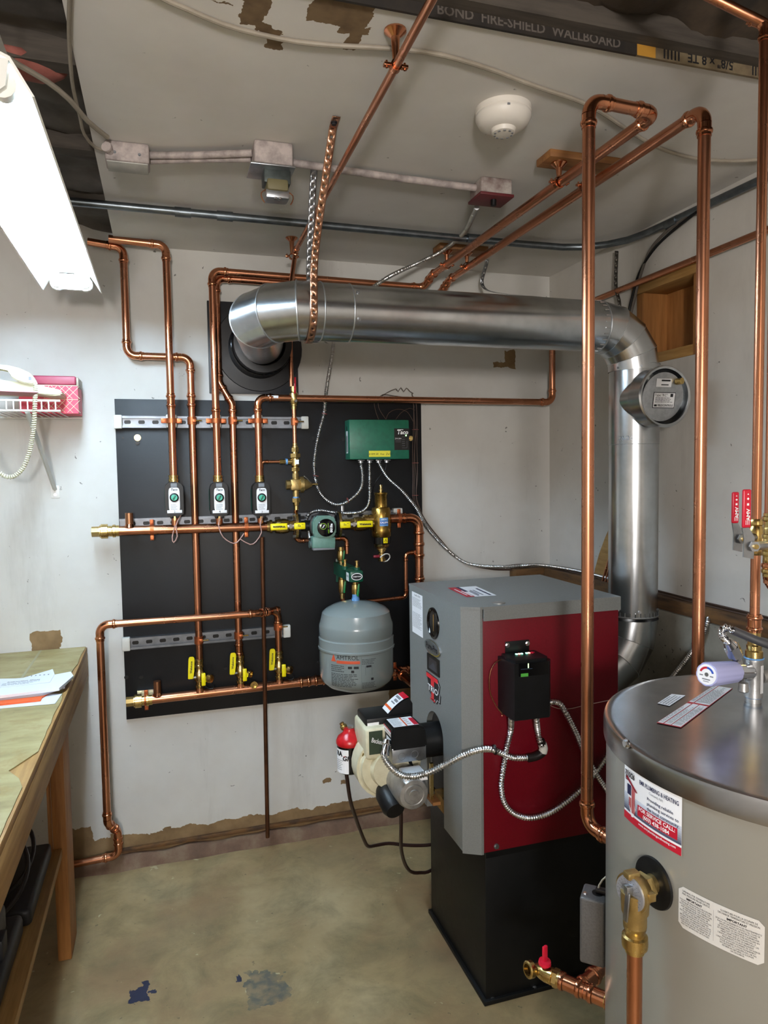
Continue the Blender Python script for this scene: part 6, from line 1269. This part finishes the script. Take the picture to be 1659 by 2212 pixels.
for s in (-1, 1): wire('lead', '', [j2+V((.012+s*.03, -.01, -.11)), j2+V((.012+s*.042, -.012, -.12)), j2+V((.012+s*.04, -.014, -.135)), j2+V((.012+s*.034, -.016, -.145))], .0016, COPPER, parent=t2)
j3 = Z(1060, 395, CZ); t3 = jbox('switch_box', 'white-painted switch box with dark red plate and black knob on the ceiling', j3, (.1, .085, .045), mat('box_half_painted', '#b5ada6', .6, vs=14, col2='#5a3a38'))
B().box(j3+V((0, 0, -.049)), (.108, .09, .008), None, .001).build('plate', mat('plate_red', '#5e1f24', .5), t3); B().lathe(j3+V((.004, -.01, -.052)), (0, 0, -1), [(0, .009), (.018, .0085), (.019, .006)], 14).build('knob', BLACK, t3)
def cpipe(name, label, pts, r, m, cat='conduit', n=12): return tag(B().tube(spline(pts, .03), r, n).build(name, m, None, origin=pts[0]), label, cat)
cpipe('conduit', 'upper painted conduit between the first junction box and the transformer box', [j1+V((.05, -.008, -.018)), (j1+j2)/2+V((0, -.006, -.02)), j2+V((-.05, -.01, -.02))], .009, PAINTED)
cpipe('conduit', 'lower painted conduit between the first junction box and the transformer box', [j1+V((.05, .016, -.022)), (j1+j2)/2+V((0, .014, -.022)), j2+V((-.05, .016, -.024))], .009, PAINTED)
t4 = cpipe('conduit', 'painted conduit from the transformer box to the red switch box', [j2+V((.05, .02, -.02)), (j2+j3)/2+V((0, .014, -.02)), j3+V((-.05, 0, -.02))], .01, PAINTED)
em = thing('steel_conduit', 'long grey steel conduit along the ceiling turning onto the right wall', 'conduit', Z(700, 485, 2.35))
eY = 2.385; ez = CZ-.022
B().tube([V((-.5, eY-.01, ez)), V((1.3, eY+.012, ez)), V((1.46, eY+.008, ez)), V((1.54, eY-.02, ez-.002)), V((1.6, eY-.075, ez-.004)), V((1.635, eY-.15, ez-.008)), V((1.645, eY-.25, ez-.012)), V((1.645, 1.2, ez-.03)), V((1.645, .4, ez-.03))], .0125, 14).build('tube', CONDUIT, em)
for px in (395, 485, 1010): p = Z(px, 460 if px < 450 else (470 if px < 600 else 525), ez); B().lathe((p.x-.025, eY, ez), (1, 0, 0), [(0, .0155), (.05, .0155)], 14).build('coupling', CONDUIT, em)
p = X(1440, 475, 1.645); B().lathe((1.645, p.y, ez-.018), (0, -1, 0), [(0, .016), (.055, .016)], 14).build('coupling', CONDUIT, em)
CABP = mat('painted_cable', '#9c9385', .6, vs=10, col2='#857c6e')
def ccable(label, pix, r=.0048, m=None, z=None): return wire('ceiling_cable', label, [Z(a, b_, z or CZ-r) for a, b_ in pix], r, m or CABP, n=8, step=.03)
ccable('pale cable stapled across the ceiling from the torn paper to the right wall', [(200, -90), (330, -14), (400, 18), (480, 52), (560, 74), (640, 90), (720, 98), (800, 102), (880, 108), (960, 120), (1060, 150), (1150, 184), (1255, 220), (1310, 250), (1365, 287), (1430, 322), (1500, 342), (1580, 348), (1640, 345)])
ccable('pale cable drooping from the joists to the first junction box', [(-30, 95), (40, 140), (100, 175), (150, 215), (190, 262), (232, 296)], .006, None, CZ-.012)
ccable('thin pale cable following the left edge of the ceiling sheet', [(152, -60), (149, 60), (152, 130), (158, 190), (172, 250), (182, 290), (205, 318), (226, 324)], .004)
def hanger(x, y, z, r, label, wood=True):
    t = thing('bell_hanger', label, 'bracket', (x, y, z), 'copper bell hangers'); zc_ = CZ-(.02 if wood else 0)
    B().lathe((x, y, zc_), (0, 0, -1), [(0, .022), (.003, .022), (.008, .016), (.014, .009), (max(.016, zc_-z-r-.002), .006)], 18).build('bell', FITTING, t)
    b = B(); b.lathe((x, y-.007, z), (0, 1, 0), [(0, r+.0005), (0, r+.003), (.014, r+.003), (.014, r+.0005)], 18, False)
    for s in (-1, 1): b.box((x+s*(r+.009), y, z), (.014, .012, .006), None, .001); b.cyl((x+s*(r+.01), y, z-.006), (x+s*(r+.01), y, z+.008), .0025, n=8)
    b.build('clip', FITTING, t)
for q, lab in (((1255, 352), 'pine block screwed to the ceiling above the copper pair, near the smoke detector'), ((995, 540), 'pine block screwed to the ceiling above the copper pair, near the back wall')):
    c = Z(*q, CZ-.01); tag(B().box((c.x+.0, c.y, CZ-.01), (.235 if q[0] > 1100 else .2, .075, .02), None, .002).build('wood_block', PINEX, None, origin=(c.x, c.y, CZ)), lab, 'wood block')
    for i, xx in enumerate((xa-.006, xb-.012)): hanger(xx, c.y-.005, PZ1, R1, ['left', 'right'][i]+' copper bell hanger under the pine block near the %s' % ('smoke detector' if q[0] > 1100 else 'back wall'))
c = Z(880, 70, CZ); hanger(dB.x-.02, c.y, dz, .0085, 'copper bell hanger on the diagonal pipe near the torn ceiling paper', False)
c = Z(637, 512, CZ); hanger(dB.x-.003, c.y+.01, dz, .0085, 'copper bell hanger on the diagonal pipe near the back wall', False)
# pipe and cables on the right wall
p0_, p1_ = X(1290, 647, 1.648), X(1659, 494, 1.648)
run('copper_pipe', 'horizontal copper pipe running along the right wall above the boxed opening', [(1.648, 2.80, p0_.z), (1.648, .9, p1_.z)], R34)
for i, o_ in enumerate((0, 1)):
    wire('wall_cable', ['grey', 'dark'][i]+' cable dropping from the steel conduit to the boxed opening on the right wall', [X(1500+8*o_, 455, 1.64), X(1440, 500+10*o_, 1.645), X(1405, 540+8*o_, 1.65), X(1385-4*o_, 590, 1.655), X(1372-6*o_, 640, 1.66), X(1360-5*o_, 700, 1.66), X(1357, 800, 1.66)], .005, [mat('cable_grey', '#5b544d', .6), BLACK][o_], n=8)
sb = thing('sill_wires', 'bundle of brown wires lying along the right sill plate', 'cable', (WX-.03, 2.0, 1.076))
for i in range(4):
    r = random.Random(i+9); wire('wire', '', [V((WX-.015-.008*i, yy, 1.0755+.003*(i % 3)+.004*r.random())) for yy in (2.75, 2.4, 2.1, 1.95, 1.8, 1.6, 1.4, 1.1)], .0022, WIRE_BR, parent=sb)
b2_ = thing('corner_wires', 'bundle of brown wires along the sill in the back corner', 'cable', (1.55, WY-.03, 1.076))
for i in range(3): wire('wire', '', [V((1.44, WY-.012, 1.078+.004*i)), V((1.5, WY-.02-.006*i, 1.083+.004*i)), V((1.6, WY-.03-.006*i, 1.08+.003*i)), V((WX-.04, WY-.1, 1.08+.003*i)), V((WX-.03-.006*i, 2.6, 1.079))], .0022, WIRE_BR, parent=b2_)
# scrap board with tube offcuts behind the flue
sc_ = thing('scrap_board', 'torn scrap board with copper tube offcuts leaning on the right wall behind the flue', 'board', X(1300, 1285, WX-.03))
q = [X(1322, 1140, WX-.006), X(1313, 1160, WX-.008), X(1300, 1195, WX-.012), X(1291, 1228, WX-.018), X(1281, 1290, WX-.03), X(1345, 1300, WX-.03), X(1345, 1135, WX-.006)]
b = B(); va = [b.bm.verts.new(p) for p in q]; vb = [b.bm.verts.new(p+V((-.012, 0, 0))) for p in q]; b.bm.faces.new(va); b.bm.faces.new(vb[::-1])
for i in range(len(q)): b.bm.faces.new((va[i], va[(i+1) % len(q)], vb[(i+1) % len(q)], vb[i]))
b.build('board', PINEY, sc_)
for i in range(3): B().cyl(X(1293+7*i, 1285, WX-.05), X(1316+4*i, 1205+6*i, WX-.03), .0042, n=10).build('copper_tube', COPPER, sc_)

# ================================================================== workbench
bz = .875; bxr = -.297
wb_ = thing('workbench', 'long wooden workbench with worn vinyl top along the left', 'workbench', (-.65, 1.9, 0))
t = NT('worn_vinyl'); c = t.ramp(t.noise(4, 6, .65, stretch=(1, 3, 1)), [(.3, lin('#aba077')), (.5, lin('#9a8d60')), (.72, lin('#74643b'))])
c = t.mix(t.math('MULTIPLY', t.ramp(t.noise(9, 6, .75, .6), [(.52, 0.0), (.72, 1.0)]), .7), c, lin('#8a6d33'))
c = t.mix(t.ramp(t.noise(30, 3, .6), [(.7, 0.0), (.74, 1.0)]), c, lin('#4c3b20')); t.base(c); t.rough(.5); t.bump(t.noise(12, 5), .25, .004)
VIN = t.m
# vinyl sheet with ragged right edge on a plywood top
b = B(); n = 40; ed = []
for i in range(n+1):
    yy = .85+(WY-.008-.85)*i/n; tear = -.018*abs(noise.noise(V((yy*5, 0, 3))))-.006
    if 1.62 < yy < 1.78: tear -= .045*(1-abs(yy-1.7)/.08)
    ed.append((bxr+tear, yy))
ed += [(-1.05, WY-.008), (-1.05, .85)]
b.prism(ed, lambda u, v, h: V((u, v, bz-.003+h)), .003); b.build('vinyl_top', VIN, wb_)
B().bb((-1.05, .85, bz-.022), (bxr-.001, WY-.008, bz-.0035), .001).build('plywood', PINEY, wb_)
B().bb((bxr-.038, .85, bz-.115), (bxr, WY-.008, bz-.022), .004).build('apron', PINEY, wb_); 
for a, c_ in ((.872, -.46), (.87, -.72)): B().bb((c_, .86, bz), (c_+.008, WY-.01, bz+.0006)).build('seam', mat('vinyl_seam', '#a09a80', .6), wb_)
lg = [Z(128, 2078, 0), Z(152, 2075, 0)]
for yy in (2.335, 1.0): B().bb((-.366, yy, 0), (-.326, yy+.135, bz-.022), .004).build('leg', PINE, wb_); B().bb((-1.0, yy, 0), (-.96, yy+.135, bz-.022), .004).build('leg', PINE, wb_)
B().bb((-.372, 2.3, .26), (-.366, 2.335, bz-.1)).build('leg_cleat', PINE, wb_)
shz = X(78, 2032, -.34).z; 
B().bb((-.97, .9, shz-.035), (-.34, 2.334, shz-.008), .002).build('lower_shelf', PINEY, wb_); B().bb((-.96, 2.30, shz-.1), (-.366, 2.334, shz-.036), .003).build('shelf_rail', PINEX, wb_)
BLK2 = mat('tool_case_plastic', '#1c1d21', .5, vs=30, col2='#26272c')
c1_ = thing('tool_case', 'grey-brown flat tool case at the front of the bench shelf', 'case', (-.47, 1.6, shz-.008))
b = B(); b.bb((-.8, 1.38, shz-.006), (-.375, 1.92, shz+.05), .015, 3); b.build('tray', BLK2, c1_); b = B(); b.bb((-.8, 1.5, shz+.05), (-.40, 1.86, shz+.12), .014, 3); b.build('lid', mat('case_lid', '#4d4844', .55, vs=12, col2='#3b3734'), c1_)
for yy in (1.56, 1.76): B().box((-.393, yy, shz+.07), (.016, .05, .05), None, .004).build('latch', BLK2, c1_)
c2_ = thing('storage_tote', 'dark plastic tote at the back of the bench shelf with coiled black hose', 'case', (-.6, 2.1, shz-.008))
b = B(); b.bb((-.85, 1.94, shz-.006), (-.362, 2.29, shz+.04), .012, 3); b.build('tray', BLK2, c2_); B().bb((-.85, 1.96, shz+.04), (-.52, 2.28, shz+.16), .01).build('bin', mat('bin_dark', '#2a2023', .5), c2_)
hc_ = thing('black_hose', 'black hose coiled in two loops on the dark tote under the bench', 'hose', (-.5, 2.0, shz+.04))
for i, (cx_, cy_, rr_) in enumerate(((-.5, 2.12, .13), (-.5, 1.98, .14))):
    B().tube([V((cx_+rr_*math.cos(2*PI*k/40)*.9, cy_+rr_*math.sin(2*PI*k/40), shz+.1+.06*math.sin(2*PI*k/40)+.02*i)) for k in range(40)], .006, 8, closed=True).build('loop', RUBBER, hc_)
# papers
def sheet(name, label, pix, z, h, m=PAPER, group=None, extra=None, back=-.75):
    pts = [Z(a, b_, z) for a, b_ in pix]; b = B(); va = [b.bm.verts.new(V((p.x, p.y, z))) for p in pts]; vb = [b.bm.verts.new(V((p.x, p.y, z+h))) for p in pts]
    b.bm.faces.new(va); b.bm.faces.new(vb[::-1])
    for i in range(len(pts)): b.bm.faces.new((va[i], va[(i+1) % len(pts)], vb[(i+1) % len(pts)], vb[i]))
    return tag(b.build(name, m, None, origin=pts[0]), label, 'paper', group)
g = 'papers on the workbench'
sheet('paper_sheet', 'white sheet lowest in the paper pile on the workbench', [(-60, 1536), (119, 1520.5), (134, 1500), (-60, 1495)], bz+.001, .0015, group=g)
sheet('booklet', 'orange-edged booklet near the bottom of the paper pile', [(-60, 1531), (88, 1515), (91, 1509), (150, 1470), (-60, 1475)], bz+.003, .005, ORANGE, g)
sheet('booklet', 'grey booklet lying on the orange-edged one', [(-60, 1520), (92, 1503), (140, 1487), (150, 1470), (-60, 1472)], bz+.0085, .006, mat('paper_grey', '#9a979f', .7), g)
sheet('booklet', 'thick white manual with curled corner in the paper pile', [(-60, 1516), (84, 1498), (128, 1492), (159, 1465), (153, 1456), (100, 1466), (-60, 1478)], bz+.015, .008, group=g)
sh_ = sheet('paper_sheet', 'folded instruction sheet on top of the paper pile', [(-60, 1491), (108, 1474), (118, 1457), (114, 1446), (47, 1466), (-60, 1468)], bz+.0238, .0012, group=g)
pI = Z(50, 1472, bz+.0252); uI = (Z(76, 1469.5, bz+.0252)-Z(22, 1474.5, bz+.0252)).normalized(); vI = V((-uI.y, uI.x, 0)); fI = flat(pI+V((0, 0, .0002)), uI, vI)
txt('Instruction Sheet', .013, fI, sh_, INK, at=(0, .006), bold=.02, shear=.2); quads('print', fI, print_lines(None, -.055, -.003, .055, -.03, 3, 51)+[(-.0+.012*i, .05, .004+.012*i, .06) for i in range(6)], INKGREY, sh_)
# ================================================================== wire shelf, telephone, red box
fy = 2.52; zT, zB = Y(60, 865, fy).z, Y(60, 887, fy).z; xr = Y(126, 875, fy).x
ws = thing('wire_shelf', 'white wire shelf on the back wall above the workbench', 'shelf', (-.6, WY, zB))
WIRE = mat('white_epoxy_wire', '#dedcd8', .4)
for z_w in (zT, zB): B().cyl((-1.0, fy, z_w), (xr+.006, fy, z_w), .0035, n=8).build('front_rail', WIRE, ws)
B().cyl((-1.0, WY-.012, zB), (xr+.04, WY-.012, zB), .0035, n=8).build('back_rail', WIRE, ws)
i = 0
while xr-.008-.0205*i > -1.0:
    xx = xr-.008-.0205*i; i += 1
    b = B(); b.tube([V((xx, fy-.003, zT+.001)), V((xx, fy-.0035, zB+.004)), V((xx, fy+.003, zB+.002)), V((xx+.0, WY-.01, zB+.002))], .0022, 6); b.build('cross_wire', WIRE, ws)
p = Y(119, 1063, WY-.004)
B().tube([V((p.x-.03, fy+.02, zB-.004)), V((p.x, WY-.006, p.z+.01))], .008, 4).build('brace', mat('brace_white', '#c3c4bf', .5), ws); B().bb((p.x-.015, WY-.003, p.z-.022), (p.x+.015, WY, p.z+.025), .001).build('brace_foot', WIRE, ws); screw(ws, (p.x, WY-.003, p.z-.01), (0, -1, 0), .004)
dk = zB+.0045
rb_ = thing('red_box', 'small red patterned cardboard box at the right end of the wire shelf', 'box', (-.33, 2.74, dk))
xR0, xR1 = Y(82, 845, 2.68).x, Y(168, 845, 2.68).x; zb3 = dk; zt3_ = Y(130, 812, 2.68).z; zm = Y(130, 832, 2.68).z
b = B(); b.bb((xR0-.06, 2.68, zb3), (xR1, 2.80, zm)); b.build('carton', mat('red_print', '#d3344f', .5, vs=40, col2='#c62743'), rb_)
b = B(); b.bb((xR0-.06, 2.676, zm), (xR1-.004, 2.80, zt3_), .006, 3); b.build('lid', mat('maroon_lid', '#8e3047', .45), rb_); B().bb((xR1-.004, 2.678, zm-.004), (xR1+.004, 2.80, zt3_-.004), .003).build('end_trim', mat('tin_edge', '#9c9483', .5), rb_)
fR = flat((xR0, 2.6795, zb3), (1, 0, 0), (0, 0, 1)); wR, hR = xR1-xR0, zm-zb3; lt_ = []
b = B(); CR = mat('cream_print', '#ddd0ae', .5)
for k in range(5):
    for r_ in range(2):
        u_ = wR*(.12+.19*k); v_ = hR*(.25+.5*r_)
        for s in (-1, 1): b.box(fR(u_, v_), (hR*.62, .0004, .0012), Matrix.Rotation(s*.8, 3, 'Y'))
b.box(fR(wR/2, hR*.5), (wR, .0004, .0015)); b.box(fR(wR/2, hR-.001), (wR, .0004, .002)); b.build('lattice_print', CR, rb_)
ph = thing('telephone', 'ivory corded desk telephone on the wire shelf', 'telephone', (-.45, 2.58, dk))
K = lambda x, y, yy=2.56: Y(x*.13559, 760+y*.13559, yy)
def side_prism(pix, y0, y1, m, name, parent, bev=.006):
    b = B(); pts = [K(*q) for q in pix]; b.prism([(p.x, p.z) for p in pts], lambda u, v, h: V((u, y0+h, v)), y1-y0)
    if bev: bmesh.ops.bevel(b.bm, geom=b.bm.edges[:], offset=bev, segments=2, affect='EDGES', clamp_overlap=True)
    return b.build(name, m, parent, 50)
side_prism([(-900, 380), (0, 450), (420, 500), (600, 530), (960, 610), (1000, 650), (990, 690), (850, 705), (520, 655), (0, 650), (-900, 640)], 2.55, 2.68, IVORY, 'base', ph, .005)
side_prism([(-700, 300), (-300, 225), (0, 220), (150, 232), (330, 275), (490, 345), (555, 430), (590, 515), (540, 530), (430, 520), (300, 480), (200, 420), (178, 330), (160, 300), (0, 268), (-300, 275), (-500, 330), (-560, 430), (-760, 440)], 2.535, 2.585, IVORY, 'handset', ph, .008)
B().bb(K(470, 430, 2.534)-V((.003, 0, .004)), K(500, 395, 2.534)+V((0, .002, 0))).build('cord_jack', INKGREY, ph)
path = spline([K(560, 500, 2.532), K(565, 600, 2.53), K(560, 760, 2.512), K(550, 950, 2.508), K(545, 1080, 2.51), K(525, 1300, 2.52), K(490, 1500, 2.53), K(450, 1660, 2.535), K(390, 1810, 2.54), K(310, 1920, 2.545), K(200, 1990, 2.55), K(90, 1985, 2.55), K(0, 1930, 2.55), K(-120, 1800, 2.55), K(-250, 1500, 2.55)], .0007)
hel = []; tt = 0; u, w = perp(path[1]-path[0])
for i in range(1, len(path)-1):
    T = (path[i+1]-path[i-1]).normalized(); u = (u-T*u.dot(T)).normalized(); w = T.cross(u); tt += (path[i]-path[i-1]).length
    a = 2*PI*tt/.0072; hel.append(path[i]+(u*math.cos(a)+w*math.sin(a))*.0052)
B().tube(hel, .0024, 5).build('coiled_cord', IVORY, ph, 80)
pk = sheet('folder', 'pink folder lying under the telephone on the wire shelf', [(0, 0)]*0+[(-80, 850), (70, 856), (84, 848), (-80, 842)], dk, .0035, mat('pink_paper', '#c98a92', .7)); pk['category'] = 'folder'
